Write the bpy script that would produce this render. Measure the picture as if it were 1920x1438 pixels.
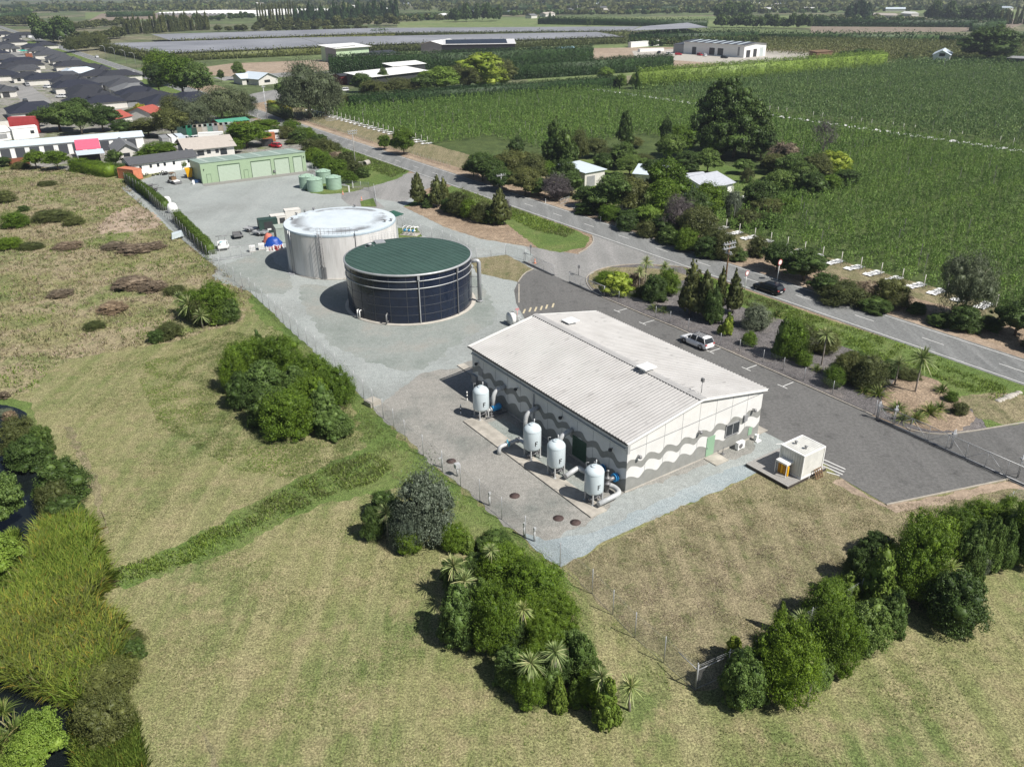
import bpy, math, random
import numpy as np
from mathutils import Vector, Matrix
random.seed(7)
for o in list(bpy.data.objects): bpy.data.objects.remove(o, do_unlink=True)
SC = bpy.context.scene
COL = SC.collection
R = math.radians
# ---------------------------------------------------------------- camera
F_PX, PITCH, ROLL, CAMZ = 1520.0, 0.4570, -0.0091, 42.0
fw = Vector((0, math.cos(PITCH), -math.sin(PITCH))); rt = Vector((1, 0, 0)); up = rt.cross(fw)
cr, sr = math.cos(ROLL), math.sin(ROLL)
CX = cr*rt + sr*up; CY = -sr*rt + cr*up
cd = bpy.data.cameras.new('camera'); cam = bpy.data.objects.new('camera', cd); COL.objects.link(cam)
m = Matrix((CX, CY, -fw)).transposed().to_4x4(); m.translation = Vector((0, 0, CAMZ)); cam.matrix_world = m
cd.sensor_width = 36; cd.lens = 36*F_PX/1920; cd.clip_start = 0.5; cd.clip_end = 30000
SC.camera = cam
SC.render.resolution_x = 1024; SC.render.resolution_y = 766
# ---------------------------------------------------------------- sky, sun, exposure
SUN_H = (0.68, -0.46)           # direction towards the sun on the ground, per unit height
SUN_EL = math.atan2(1, math.hypot(*SUN_H))
SUN_DIR = Vector((SUN_H[0], SUN_H[1], 1)).normalized()
W = bpy.data.worlds.new('World'); SC.world = W; W.use_nodes = True
nt = W.node_tree; sky = nt.nodes.new('ShaderNodeTexSky'); sky.sky_type = 'NISHITA'; sky.sun_disc = False
sky.sun_elevation = SUN_EL; sky.sun_rotation = math.atan2(SUN_H[0], SUN_H[1]); sky.air_density = 1; sky.dust_density = 1.0; sky.altitude = 50
bg = nt.nodes['Background']; bg.inputs['Strength'].default_value = 0.05; nt.links.new(sky.outputs[0], bg.inputs[0])
sd = bpy.data.lights.new('sun', 'SUN'); sd.energy = 5.0; sd.angle = R(0.53); sd.color = (1, .955, .89)
sun = bpy.data.objects.new('sun', sd); COL.objects.link(sun); sun.rotation_euler = SUN_DIR.to_track_quat('Z', 'Y').to_euler()
SC.view_settings.view_transform = 'Standard'; SC.view_settings.look = 'None'; SC.view_settings.exposure = 0.42; SC.view_settings.gamma = 1
SC.render.engine = 'CYCLES'
SC.cycles.max_bounces = 6; SC.cycles.transparent_max_bounces = 12; SC.cycles.volume_bounces = 0
# ---------------------------------------------------------------- geometry of the site
def G(x, y, z=0.0):             # ground point seen at a pixel of the 1920 wide photograph
    d = fw + CX*((x-960)/F_PX) - CY*((y-719)/F_PX)
    t = (z-CAMZ)/d.z
    return Vector((d.x*t, d.y*t, z))
def depth(p): return (Vector(p)-Vector((0, 0, CAMZ))).dot(fw)
def top_h(p, ty):               # height of a vertical thing standing at p whose top reaches pixel row ty
    lo, hi = 0.0, 60.0
    for _ in range(30):
        mid = (lo+hi)/2; q = Vector((p[0], p[1], mid-CAMZ)); y = 719-F_PX*q.dot(CY)/q.dot(fw)
        if y > ty: lo = mid
        else: hi = mid
    return lo
TH = 0.5994                     # the whole site is laid out on this bearing
U = Vector((math.cos(TH), math.sin(TH), 0)); V = Vector((-math.sin(TH), math.cos(TH), 0))
def S(t, s, z=0.0): return U*t + V*s + Vector((0, 0, z))
def TS(p): return (p[0]*U.x+p[1]*U.y, p[0]*V.x+p[1]*V.y)
# ---------------------------------------------------------------- object helpers
def setp(o, label=None, cat=None, group=None, kind=None):
    if label: o['label'] = label
    if cat: o['category'] = cat
    if group: o['group'] = group
    if kind: o['kind'] = kind
    return o
def thing(name, label, cat, loc=(0, 0, 0), rz=0.0, group=None):
    o = bpy.data.objects.new(name, None); COL.objects.link(o); o.location = loc; o.rotation_euler = (0, 0, rz)
    o.empty_display_size = .3
    return setp(o, label, cat, group)
class MB:
    def __init__(s): s.v = []; s.f = []; s.m = []; s.sm = []
    def add(s, vs, fs, m=0, sm=False):
        b = len(s.v); s.v += [tuple(v) for v in vs]
        for f in fs: s.f.append(tuple(i+b for i in f)); s.m.append(m); s.sm.append(sm)
        return s
    def box(s, x0, x1, y0, y1, z0, z1, m=0, T=None):
        vs = [(x, y, z) for z in (z0, z1) for y in (y0, y1) for x in (x0, x1)]
        if T: vs = [T @ Vector(v) for v in vs]
        return s.add(vs, [(0, 2, 3, 1), (4, 5, 7, 6), (0, 1, 5, 4), (2, 6, 7, 3), (0, 4, 6, 2), (1, 3, 7, 5)], m)
    def cbox(s, c, d, m=0, rz=0):
        T = Matrix.Translation(c) @ Matrix.Rotation(rz, 4, 'Z')
        return s.box(-d[0]/2, d[0]/2, -d[1]/2, d[1]/2, -d[2]/2, d[2]/2, m, T)
    def tube(s, pts, r, n=8, m=0, cap=True, sm=True):
        pts = [Vector(p) for p in pts]; rs = r if isinstance(r, (list, tuple)) else [r]*len(pts)
        vs = []; pv = None
        for i, p in enumerate(pts):
            d = (pts[min(i+1, len(pts)-1)]-pts[max(i-1, 0)]).normalized()
            if pv is None: a = d.orthogonal().normalized()
            else: a = (pv - d*pv.dot(d)).normalized()
            pv = a; b = d.cross(a)
            vs += [p + (a*math.cos(k*2*math.pi/n) + b*math.sin(k*2*math.pi/n))*rs[i] for k in range(n)]
        fs = [(i*n+k, i*n+(k+1) % n, (i+1)*n+(k+1) % n, (i+1)*n+k) for i in range(len(pts)-1) for k in range(n)]
        s.add(vs, fs, m, sm)
        if cap:
            b = len(s.v)-len(vs)
            for base in (0, (len(pts)-1)*n):
                s.f.append(tuple(b+base+k for k in (range(n-1, -1, -1) if base == 0 else range(n)))); s.m.append(m); s.sm.append(False)
        return s
    def lathe(s, prof, n=32, m=0, c=(0, 0), sm=True, a0=0, a1=None):
        full = a1 is None; a1 = 2*math.pi if full else a1; k = n if full else n+1
        vs = [(c[0]+r*math.cos(a0+(a1-a0)*j/n), c[1]+r*math.sin(a0+(a1-a0)*j/n), z) for r, z in prof for j in range(k)]
        fs = []
        for i in range(len(prof)-1):
            for j in range(n):
                j2 = (j+1) % k
                fs.append((i*k+j, i*k+j2, (i+1)*k+j2, (i+1)*k+j))
        return s.add(vs, fs, m, sm)
    def prism(s, poly, z0, z1, m=0, T=None):
        n = len(poly); vs = [(x, y, z0) for x, y in poly]+[(x, y, z1) for x, y in poly]
        if T: vs = [T @ Vector(v) for v in vs]
        return s.add(vs, [tuple(range(n-1, -1, -1)), tuple(range(n, 2*n))]+[(i, (i+1) % n, (i+1) % n+n, i+n) for i in range(n)], m)
    def build(s, name, mats, parent=None, loc=None, rz=None):
        me = bpy.data.meshes.new(name); me.from_pydata(s.v, [], s.f)
        for mt in (mats if isinstance(mats, (list, tuple)) else [mats]): me.materials.append(mt)
        me.polygons.foreach_set('material_index', s.m); me.polygons.foreach_set('use_smooth', s.sm); me.update()
        o = bpy.data.objects.new(name, me); COL.objects.link(o)
        if parent: o.parent = parent
        if loc is not None: o.location = loc
        if rz is not None: o.rotation_euler = (0, 0, rz)
        return o
def npmesh(name, v, q, mats, mi=None):
    me = bpy.data.meshes.new(name); n = len(q); k = q.shape[1]
    me.vertices.add(len(v)); me.vertices.foreach_set('co', np.asarray(v, np.float32).ravel())
    me.loops.add(n*k); me.loops.foreach_set('vertex_index', np.asarray(q, np.int32).ravel())
    me.polygons.add(n); me.polygons.foreach_set('loop_start', np.arange(0, n*k, k, dtype=np.int32))
    for mt in mats: me.materials.append(mt)
    if mi is not None: me.polygons.foreach_set('material_index', np.asarray(mi, np.int32))
    me.update(calc_edges=True); return me
def link(name, me, parent=None, loc=None, rz=0, sc=None):
    o = bpy.data.objects.new(name, me); COL.objects.link(o)
    if parent: o.parent = parent
    if loc is not None: o.location = loc
    o.rotation_euler = (0, 0, rz)
    if sc: o.scale = sc
    return o
def dup(root, loc=None, rz=None, label=None, sc=None):
    r = root.copy(); COL.objects.link(r)
    if loc is not None: r.location = loc
    if rz is not None: r.rotation_euler = (0, 0, rz)
    if sc is not None: r.scale = sc if isinstance(sc, (tuple, list)) else (sc, sc, sc)
    if label: r['label'] = label
    for ch in list(root.children):
        c = ch.copy(); COL.objects.link(c); c.parent = r
        for g in ch.children:
            d = g.copy(); COL.objects.link(d); d.parent = c
    return r
# labels that point at one thing of a set: the place of each thing from left to right is worked out at the end
REG = {}
ORD = 'leftmost second third fourth fifth sixth seventh eighth ninth tenth eleventh twelfth thirteenth fourteenth fifteenth sixteenth seventeenth eighteenth nineteenth twentieth'.split()
ORD += ['twenty-'+w for w in 'first second third fourth fifth sixth seventh eighth ninth'.split()]+['thirtieth']+['thirty-'+w for w in 'first second third fourth fifth sixth seventh eighth ninth'.split()]+['fortieth']+['forty-'+w for w in 'first second third fourth fifth sixth'.split()]
def reg(o, phrase, place, x): REG.setdefault((phrase, place), []).append((x, o)); o['label'] = phrase+' '+place; return o
def finish_labels():
    for (phrase, place), L in REG.items():
        L.sort(key=lambda a: a[0]); n = len(L)
        for i, (x, o) in enumerate(L):
            if n == 1: o['label'] = phrase+' '+place
            elif i == 0 or i == n-1: o['label'] = '%s %s %s' % ('leftmost' if i == 0 else 'rightmost', phrase, place)
            else: o['label'] = '%s %s from left %s' % (ORD[i], phrase, place)
# ---------------------------------------------------------------- materials
def new_mat(name):
    m = bpy.data.materials.new(name); m.use_nodes = True; return m, m.node_tree, m.node_tree.nodes['Principled BSDF']
def nd(nt, t, **k):
    n = nt.nodes.new('ShaderNode'+t)
    for a, b in k.items():
        if a.startswith('i_'): n.inputs[a[2:].replace('_', ' ')].default_value = b
        else: setattr(n, a, b)
    return n
def noise(nt, vec, scale, detail=4, rough=.6, stretch=None):
    if stretch is not None:
        mp = nd(nt, 'Mapping'); mp.inputs['Scale'].default_value = stretch[0]; mp.inputs['Rotation'].default_value = (0, 0, stretch[1]); nt.links.new(vec, mp.inputs[0]); vec = mp.outputs[0]
    n = nd(nt, 'TexNoise'); n.inputs['Scale'].default_value = scale; n.inputs['Detail'].default_value = detail; n.inputs['Roughness'].default_value = rough
    nt.links.new(vec, n.inputs['Vector']); return n.outputs['Fac']
def ramp(nt, fac, stops):
    r = nd(nt, 'ValToRGB'); el = r.color_ramp.elements
    while len(el) < len(stops): el.new(.5)
    for e, (p, c) in zip(el, stops): e.position = p; e.color = (c[0], c[1], c[2], 1)
    nt.links.new(fac, r.inputs[0]); return r.outputs[0]
def mix(nt, fac, a, b, mode='MIX'):
    n = nd(nt, 'MixRGB', blend_type=mode)
    for i, x in enumerate((fac, a, b)):
        if isinstance(x, (int, float)): n.inputs[i].default_value = x
        elif isinstance(x, tuple): n.inputs[i].default_value = (x[0], x[1], x[2], 1)
        else: nt.links.new(x, n.inputs[i])
    return n.outputs[0]
def bump(nt, h, strength, dist=.1):
    b = nd(nt, 'Bump'); b.inputs['Strength'].default_value = strength; b.inputs['Distance'].default_value = dist; nt.links.new(h, b.inputs['Height']); return b.outputs[0]
def pos(nt): return nd(nt, 'NewGeometry').outputs['Position']
def plain(name, c, rough=.6, metal=0, var=.12, scale=1.5, c2=None, obj=False, spec=.4):
    m, nt, b = new_mat(name); v = nd(nt, 'TexCoord').outputs['Object'] if obj else pos(nt)
    f = noise(nt, v, scale, 5, .65); lo = tuple(x*(1-var) for x in c); hi = c2 if c2 else tuple(min(1, x*(1+var)) for x in c)
    col = ramp(nt, f, [(.3, lo), (.7, hi)]); nt.links.new(col, b.inputs['Base Color'])
    b.inputs['Roughness'].default_value = rough; b.inputs['Metallic'].default_value = metal; b.inputs['Specular IOR Level'].default_value = spec
    return m
def ground_mat(name, big, fine, bigscale=.06, finescale=2.2, bs=.5, rough=.95, streak=None, mid=None, bdist=.08, k2a=.16):
    # big: ramp stops over a large noise; fine: (dark,light) multipliers
    m, nt, b = new_mat(name); p = pos(nt)
    n1 = noise(nt, p, bigscale, 6, .62); col = ramp(nt, n1, big)
    if mid:
        n3 = noise(nt, p, mid[0], 5, .7); f = ramp(nt, n3, [(mid[1], (0, 0, 0)), (mid[2], (1, 1, 1))]); col = mix(nt, f, col, mid[3])
    if streak:
        n4 = noise(nt, p, streak[0], 4, .6, ((1, .07, 1), streak[1])); f = ramp(nt, n4, [(.42, (0, 0, 0)), (.62, (streak[2],)*3)]); col = mix(nt, f, col, streak[3])
    n2 = noise(nt, p, finescale, 4, .85); n6 = noise(nt, p, finescale*3.1, 2, .8); k6 = ramp(nt, n6, [(.4, (1-.6*(1-fine[0]),)*3), (.6, (1+.6*(fine[1]-1),)*3)])
    k = ramp(nt, n2, [(.38, (fine[0],)*3), (.5, (.98,)*3), (.62, (fine[1],)*3)])
    n5 = noise(nt, p, finescale*.22, 4, .7); k2 = ramp(nt, n5, [(.38, (1-k2a,)*3), (.62, (1+k2a,)*3)])
    col = mix(nt, 1, col, k, 'MULTIPLY'); col = mix(nt, 1, col, k2, 'MULTIPLY'); col = mix(nt, 1, col, k6, 'MULTIPLY')
    nt.links.new(col, b.inputs['Base Color']); b.inputs['Roughness'].default_value = rough; b.inputs['Specular IOR Level'].default_value = .15
    nt.links.new(bump(nt, n2, bs, bdist), b.inputs['Normal']); return m
GREEN = (.105, .145, .042); TAN = (.30, .255, .14); STRAW = (.36, .31, .18); OLIVE = (.17, .185, .075)
M_lawn = ground_mat('mown_grass', [(.3, (.088, .13, .04)), (.42, (.13, .158, .056)), (.52, (.185, .188, .082)), (.62, (.135, .16, .06)), (.74, (.09, .133, .043))], (.38, 1.62), .05, 6.5, .18,
                    streak=(.6, R(-48), .6, (.27, .242, .133)), mid=(.35, .48, .68, (.235, .205, .112)))
M_lawn_lush = ground_mat('lush_grass', [(.3, (.075, .125, .032)), (.5, (.105, .15, .042)), (.7, (.16, .175, .07))], (.45, 1.6), .12, 7, .15)
M_dry = ground_mat('dry_lawn', [(.3, (.135, .13, .068)), (.46, (.20, .175, .105)), (.58, (.15, .142, .076)), (.7, (.24, .205, .13))], (.42, 1.6), .10, 7, .15,
                   streak=(.8, R(56), .5, (.28, .235, .15)), mid=(.6, .5, .66, (.115, .125, .055)))
M_rough = ground_mat('rough_grass', [(.3, (.11, .14, .05)), (.43, (.2, .195, .09)), (.54, (.28, .235, .15)), (.64, (.15, .175, .065)), (.75, (.26, .24, .12))], (.45, 1.5), .07, 3, .5, bdist=.2)
M_gravel = ground_mat('gravel', [(.28, (.215, .23, .22)), (.42, (.265, .285, .275)), (.55, (.31, .335, .325)), (.68, (.28, .30, .285)), (.8, (.37, .385, .365))], (.76, 1.24), .055, 8.0, .25, k2a=.08,
                      streak=(.25, R(20), .28, (.36, .375, .365)))
M_gravel_brown = ground_mat('brown_gravel', [(.3, (.225, .22, .203)), (.5, (.272, .265, .243)), (.7, (.285, .275, .25))], (.72, 1.28), .14, 8, .25, k2a=.09, mid=(.13, .5, .7, (.17, .18, .165)))
M_gravel_blue = ground_mat('blue_gravel', [(.3, (.235, .28, .295)), (.7, (.33, .365, .37))], (.7, 1.3), .2, 9, .3, k2a=.06)
M_gravel_dark = ground_mat('damp_gravel', [(.32, (.205, .232, .213)), (.5, (.255, .277, .26)), (.68, (.285, .283, .258))], (.76, 1.24), .16, 8, .25, k2a=.08)
M_asphalt = ground_mat('yard_asphalt', [(.3, (.12, .119, .115)), (.7, (.15, .148, .143))], (.85, 1.12), .05, 14, .15, streak=(.5, R(-34.3), .6, (.155, .153, .148)), mid=(.45, .54, .68, (.088, .087, .085)), rough=.85)
M_road = ground_mat('road_asphalt', [(.3, (.155, .16, .158)), (.7, (.20, .205, .20))], (.85, 1.14), .04, 14, .15, streak=(.75, R(-34.3), .7, (.235, .24, .235)), mid=(.3, .55, .7, (.135, .138, .136)), rough=.85)
M_apron = ground_mat('apron_asphalt', [(.3, (.20, .20, .192)), (.7, (.27, .268, .258))], (.85, 1.12), .08, 12, .15, streak=(.3, R(10), .5, (.33, .32, .31)), rough=.85)
M_mulch = ground_mat('bark_mulch', [(.3, (.22, .165, .115)), (.55, (.30, .23, .165)), (.72, (.37, .29, .21))], (.55, 1.4), .2, 4, .9)
M_mulch_grey = ground_mat('stone_mulch', [(.3, (.105, .098, .098)), (.55, (.15, .14, .138)), (.72, (.20, .178, .16))], (.55, 1.45), .2, 5, .9)
M_dirt = ground_mat('bare_dirt', [(.3, (.27, .205, .15)), (.7, (.37, .30, .23))], (.8, 1.2), .02, 1.2, .3)
M_soil = ground_mat('field_soil', [(.3, (.20, .165, .13)), (.7, (.26, .215, .17))], (.9, 1.1), .01, .5, .2)
M_pasture = ground_mat('pasture', [(.3, (.13, .18, .07)), (.55, (.165, .205, .085)), (.75, (.21, .22, .11))], (.8, 1.2), .012, .6, .3)
M_farland = ground_mat('farmland', [(.28, (.07, .095, .045)), (.42, (.13, .165, .07)), (.5, (.085, .11, .05)), (.58, (.2, .185, .12)), (.7, (.08, .105, .05))], (.7, 1.3), .0035, .12, .2)
M_orchfloor = ground_mat('orchard_floor', [(.3, (.05, .075, .025)), (.7, (.09, .12, .04))], (.6, 1.3), .2, 1.5, .3)
M_suburb = ground_mat('gardens', [(.3, (.16, .155, .13)), (.5, (.26, .25, .23)), (.62, (.13, .15, .07)), (.75, (.33, .32, .30))], (.7, 1.3), .12, .8, .2)
M_concrete = plain('concrete', (.40, .375, .33), .9, var=.22, scale=.8)
M_pad = plain('concrete_pad', (.37, .345, .30), .92, var=.35, scale=.55)
M_kerb = plain('kerb_concrete', (.36, .33, .28), .9, var=.2)
M_white = plain('white_paint', (.78, .78, .76), .5, var=.04)
M_line = plain('line_paint', (.62, .62, .6), .8, var=.15, scale=6)
M_yellow = plain('faded_yellow_paint', (.5, .44, .3), .8, var=.2, scale=6)
M_galv = plain('galvanised_steel', (.42, .43, .44), .45, .35, .12)
M_dgalv = plain('weathered_steel', (.22, .22, .225), .5, .4, .15)
M_pipe = plain('grey_painted_pipe', (.47, .48, .48), .4, .1, .08)
M_black = plain('black_rubber', (.018, .018, .018), .7, var=.3)
M_darkmetal = plain('dark_metal', (.05, .052, .055), .5, .2, .2)
M_blue = plain('blue_paint', (.03, .26, .55), .45, var=.12)
M_red = plain('red_paint', (.42, .06, .06), .4, var=.1)
M_orange = plain('orange_paint', (.55, .20, .11), .5, var=.12)
M_yel = plain('yellow_paint', (.8, .42, .01), .5, var=.08)
M_green_door = plain('mint_door_paint', (.25, .40, .27), .5, var=.05)
M_shed = plain('pale_green_cladding', (.31, .41, .27), .5, var=.05)
M_shed_door = plain('pale_roller_door', (.42, .50, .41), .5, var=.03)
M_shed_roof = plain('green_roof_sheet', (.27, .35, .30), .45, var=.06)
M_sky_light = plain('roof_light_sheet', (.42, .50, .44), .4, var=.05)
M_mint = plain('mint_plastic_tank', (.28, .40, .31), .55, var=.05)
M_navy = plain('navy_enamel_panel', (.008, .014, .032), .22, 0, .25, 2)
M_navy.node_tree.nodes['Principled BSDF'].inputs['Coat Weight'].default_value = .2
M_seam = plain('bolted_seam', (.045, .05, .06), .5, var=.3, scale=12)
M_groof = plain('green_tank_cover', (.038, .078, .064), .75, var=.14, scale=.35)
M_filter = plain('pale_blue_grey_paint', (.55, .62, .65), .35, var=.04)
M_glass = plain('window_glass', (.03, .035, .04), .12, 0, .2)
M_timber = plain('weathered_timber', (.30, .29, .275), .85, var=.15, scale=3)
M_wood = plain('brown_timber', (.16, .10, .055), .8, var=.3, scale=2)
M_dwood = plain('dark_timber', (.06, .05, .045), .85, var=.3)
M_brick = plain('brown_fence_board', (.22, .08, .045), .85, var=.3)
M_trunk = plain('bark', (.16, .13, .10), .95, var=.4, scale=3)
M_gtrunk = plain('pale_bark', (.26, .23, .20), .95, var=.3, scale=3)
M_sheetwhite = plain('white_ground_cloth', (.75, .75, .74), .7, var=.12, scale=1.2)
M_water = plain('stream_water', (.008, .011, .012), .06, 0, .3)
M_grey = plain('grey_cladding', (.26, .265, .27), .6, var=.1)
M_dkroof = [plain('charcoal_roof', (.030, .032, .040), .75, var=.12, spec=.3), plain('slate_roof', (.055, .058, .066), .75, var=.12, spec=.3), plain('blue_black_roof', (.022, .025, .038), .75, var=.12, spec=.3), plain('grey_roof', (.16, .165, .17), .7, var=.1, spec=.3)]
M_cream = plain('cream_wall', (.6, .58, .54), .8, var=.08)
M_redroof = plain('red_roof', (.36, .09, .065), .6, var=.15)
M_ltroof = plain('pale_metal_roof', (.55, .62, .68), .5, var=.05)
M_beigeroof = plain('beige_tile_roof', (.42, .38, .34), .75, var=.08)
M_pink = plain('faded_pink_canopy', (.72, .12, .19), .6, var=.1)
def leaf(name, a, b, c=None, rough=.55, trans=.22):
    m, nt, p = new_mat(name); g = nd(nt, 'NewGeometry'); oi = nd(nt, 'ObjectInfo')
    st = [(0, a), (.55, tuple((x+y)/2 for x, y in zip(a, b))), (1, b)]
    if c: st = [(0, a), (.6, b), (.85, b), (.93, c), (1, c)]
    col = ramp(nt, g.outputs['Random Per Island'], st)
    k = ramp(nt, oi.outputs['Random'], [(0, (.78, .82, .8)), (.5, (1, 1, 1)), (1, (1.22, 1.16, 1.05))]); col = mix(nt, 1, col, k, 'MULTIPLY')
    n = noise(nt, g.outputs['Position'], .35, 2, .5); k2 = ramp(nt, n, [(.3, (.82,)*3), (.7, (1.18,)*3)]); col = mix(nt, 1, col, k2, 'MULTIPLY')
    nt.links.new(col, p.inputs['Base Color']); p.inputs['Roughness'].default_value = rough; p.inputs['Specular IOR Level'].default_value = .35
    t = nd(nt, 'BsdfTranslucent'); nt.links.new(col, t.inputs[0]); mx = nd(nt, 'MixShader'); mx.inputs[0].default_value = trans
    nt.links.new(p.outputs[0], mx.inputs[1]); nt.links.new(t.outputs[0], mx.inputs[2]); nt.links.new(mx.outputs[0], nt.nodes['Material Output'].inputs[0])
    return m
L_kan = leaf('feathery_leaves', (.05, .10, .008), (.16, .25, .02))
L_broad = leaf('broad_leaves', (.06, .11, .022), (.17, .25, .06))
L_light = leaf('light_leaves', (.09, .15, .02), (.19, .26, .045))
L_dark = leaf('dark_leaves', (.035, .068, .014), (.105, .165, .036))
L_grey = leaf('grey_leaves', (.075, .10, .065), (.19, .23, .165))
L_olive = leaf('olive_leaves', (.06, .075, .02), (.145, .165, .05))
L_brown = leaf('brown_leaves', (.14, .105, .07), (.30, .235, .165))
L_purple = leaf('purple_grey_twigs', (.07, .06, .062), (.15, .13, .13))
L_sword = leaf('sword_leaves', (.12, .18, .05), (.36, .43, .17), (.5, .48, .25))
L_flax = leaf('flax_leaves', (.06, .11, .02), (.16, .21, .05), (.3, .27, .12))
L_orch = leaf('orchard_leaves', (.065, .14, .02), (.23, .35, .08))
L_orch2 = leaf('far_orchard_leaves', (.06, .125, .03), (.19, .28, .09))
L_hedge = leaf('hedge_leaves', (.02, .055, .012), (.05, .10, .022))
L_hedge2 = leaf('bright_hedge_leaves', (.11, .19, .02), (.24, .34, .06))
L_hedge3 = leaf('mid_hedge_leaves', (.06, .11, .015), (.14, .21, .03))
L_willow = leaf('willow_leaves', (.07, .09, .045), (.15, .18, .095))
L_gold = leaf('reed_leaves', (.09, .16, .02), (.27, .33, .06), (.38, .28, .06))
L_reedg = leaf('green_reeds', (.08, .15, .02), (.2, .27, .05))
L_straw = leaf('straw_tufts', (.2, .17, .085), (.42, .36, .21))
L_tuftg = leaf('green_tufts', (.08, .115, .03), (.19, .22, .075))
L_tuftb = leaf('brown_tufts', (.22, .165, .12), (.42, .34, .26))
L_ditch = leaf('ditch_grass', (.09, .16, .02), (.24, .33, .06))
L_lime = leaf('lime_leaves', (.16, .24, .02), (.30, .36, .05))
L_yellow = leaf('yellow_leaves', (.3, .3, .03), (.5, .45, .05))
# ---------------------------------------------------------------- ground sheets
def densify(P, step, jit, rng):
    out = []
    for i in range(len(P)):
        a, b = Vector(P[i]), Vector(P[(i+1) % len(P)]); n = max(1, min(500, int((b-a).length/min(step, .5))))
        for k in range(n):
            q = a.lerp(b, k/n)
            if jit and n > 1:
                nr = Vector((-(b-a).y, (b-a).x, 0)).normalized(); e = min(1, 4*k/n*(1-k/n)); w = jit*1.3*e*(math.sin(q.x*1.9+q.y*.7)+math.sin(q.y*2.3-q.x*1.1)+.6*math.sin(q.x*5.1+q.y*4.3))*.6
                q = q+nr*w+nr*rng.gauss(0, jit*.25)*e
            out.append(q)
    return out
def smooth_poly(P, it=2, closed=True):
    P = [Vector(p) for p in P]
    for _ in range(it):
        Q = []; n = len(P)
        for i in range(n if closed else n-1):
            a, b = P[i], P[(i+1) % n]; Q += [a.lerp(b, .25), a.lerp(b, .75)]
        P = Q if closed else [P[0]]+Q+[P[-1]]
    return P
SHC = [0]
def sheet(name, pts, z, mat, jit=0.0, step=1.0, sm=0, px=True, seed=1):
    SHC[0] += 1; z += .0003*(SHC[0] % 9)
    P = [G(*p) for p in pts] if px else [S(*p) for p in pts]
    if sm: P = smooth_poly(P, sm)
    if jit: P = densify(P, step, jit, random.Random(seed))
    me = bpy.data.meshes.new(name); me.from_pydata([(p.x, p.y, z) for p in P], [], [tuple(range(len(P)))])
    me.materials.append(mat); me.update()
    if me.polygons[0].normal.z < 0: me.flip_normals()
    o = bpy.data.objects.new(name, me); COL.objects.link(o); o['kind'] = 'structure'; return o
gm = MB(); gm.add([(-9000, -300, 0), (9000, -300, 0), (9000, 12000, 0), (-9000, 12000, 0)], [(0, 1, 2, 3)]); o = gm.build('farmland_ground', M_farland); o['kind'] = 'structure'
Z = .004
sheet('lawn', [(-160, -140), (160, -140), (160, 20), (97, 20), (97, 300), (-160, 300)], Z, M_lawn, px=False)
sheet('roadside_ground', [(75, -40), (116, -40), (116, 420), (75, 420)], 2*Z, M_mulch, px=False)
# far land use patches
sheet('suburb_ground', [(-20, 232), (94, 232), (94, 1400), (-700, 1400), (-700, 420), (-120, 300)], 2*Z, M_suburb, px=False)
sheet('orchard_ground', [(116, -60), (560, -60), (560, 279), (116, 312)], 2*Z, M_orchfloor, px=False)
sheet('pasture', [(760, 140), (1340, 96), (1760, 92), (1790, 70), (1330, 66), (1000, 64), (740, 66)], 2*Z, M_pasture)
sheet('pasture', [(745, 55), (1750, 52), (1500, 30), (900, 34), (745, 42)], 2*Z, M_pasture)
sheet('soil_field', [(1520, 62), (1880, 60), (1920, 46), (1920, 36), (1520, 44)], 3*Z, M_soil)
sheet('soil_field', [(165, 40), (440, 32), (300, 25), (190, 26)], 3*Z, M_soil)
sheet('far_field', [(160, 36), (440, 30), (340, 20), (160, 24)], 2*Z, M_pasture)
sheet('green_field', [(1480, 20), (1900, 30), (1920, 16), (1500, 12)], 2*Z, M_pasture)
sheet('dirt_yard', [(380, 148), (620, 136), (640, 118), (1110, 120), (1240, 135), (1270, 128), (1700, 108), (1640, 92), (1450, 92), (1180, 88), (900, 100), (620, 112), (370, 122)], 3*Z, M_dirt, sm=1)
sheet('farm_lane', [(995, 160), (1280, 133), (1290, 126), (985, 146)], 4*Z, M_pasture)
sheet('warehouse_yard', [(1190, 108), (1380, 122), (1560, 108), (1540, 100), (1460, 96), (1280, 92), (1185, 96)], 4*Z, M_concrete)
sheet('side_road', [(420, 152), (560, 143), (640, 140), (640, 134), (540, 136), (400, 146)], 4*Z, M_apron)
sheet('side_road', [(455, 198), (530, 186), (560, 172), (540, 165), (470, 176), (440, 186)], 4*Z, M_apron, sm=1)
# rough field on the left, mown paddocks
sheet('rough_field', [(-250, 300), (-60, 298), (150, 322), (236, 345), (300, 420), (388, 480), (470, 555), (455, 600), (330, 640), (160, 668), (95, 690), (60, 745), (-250, 745)], 2*Z, M_rough, .5, 1.2)
sheet('dirt_patch', [(215, 395), (262, 385), (300, 408), (306, 425), (230, 438), (170, 440), (190, 420)], 3*Z, M_dirt, .3, 1, sm=1)
sheet('dirt_patch', [(205, 372), (270, 392), (290, 410), (240, 425), (190, 432), (205, 400)], 2.5*Z, M_gravel_dark, .4, 1, sm=1)
sheet('lush_ground', [(200, 1072), (330, 1025), (480, 940), (600, 878), (700, 835), (760, 850), (800, 900), (740, 915), (600, 945), (420, 1040), (235, 1105)], 2*Z, M_lawn_lush, .4, 1)
sheet('lush_ground', [(462, 560), (475, 552), (570, 635), (700, 768), (830, 888), (985, 1013), (1050, 1066), (1100, 1120), (1050, 1110), (960, 1040), (860, 985), (780, 900), (690, 850), (660, 760), (560, 650), (490, 600)], 2.3*Z, M_lawn_lush, .4, 1, seed=8)
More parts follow.
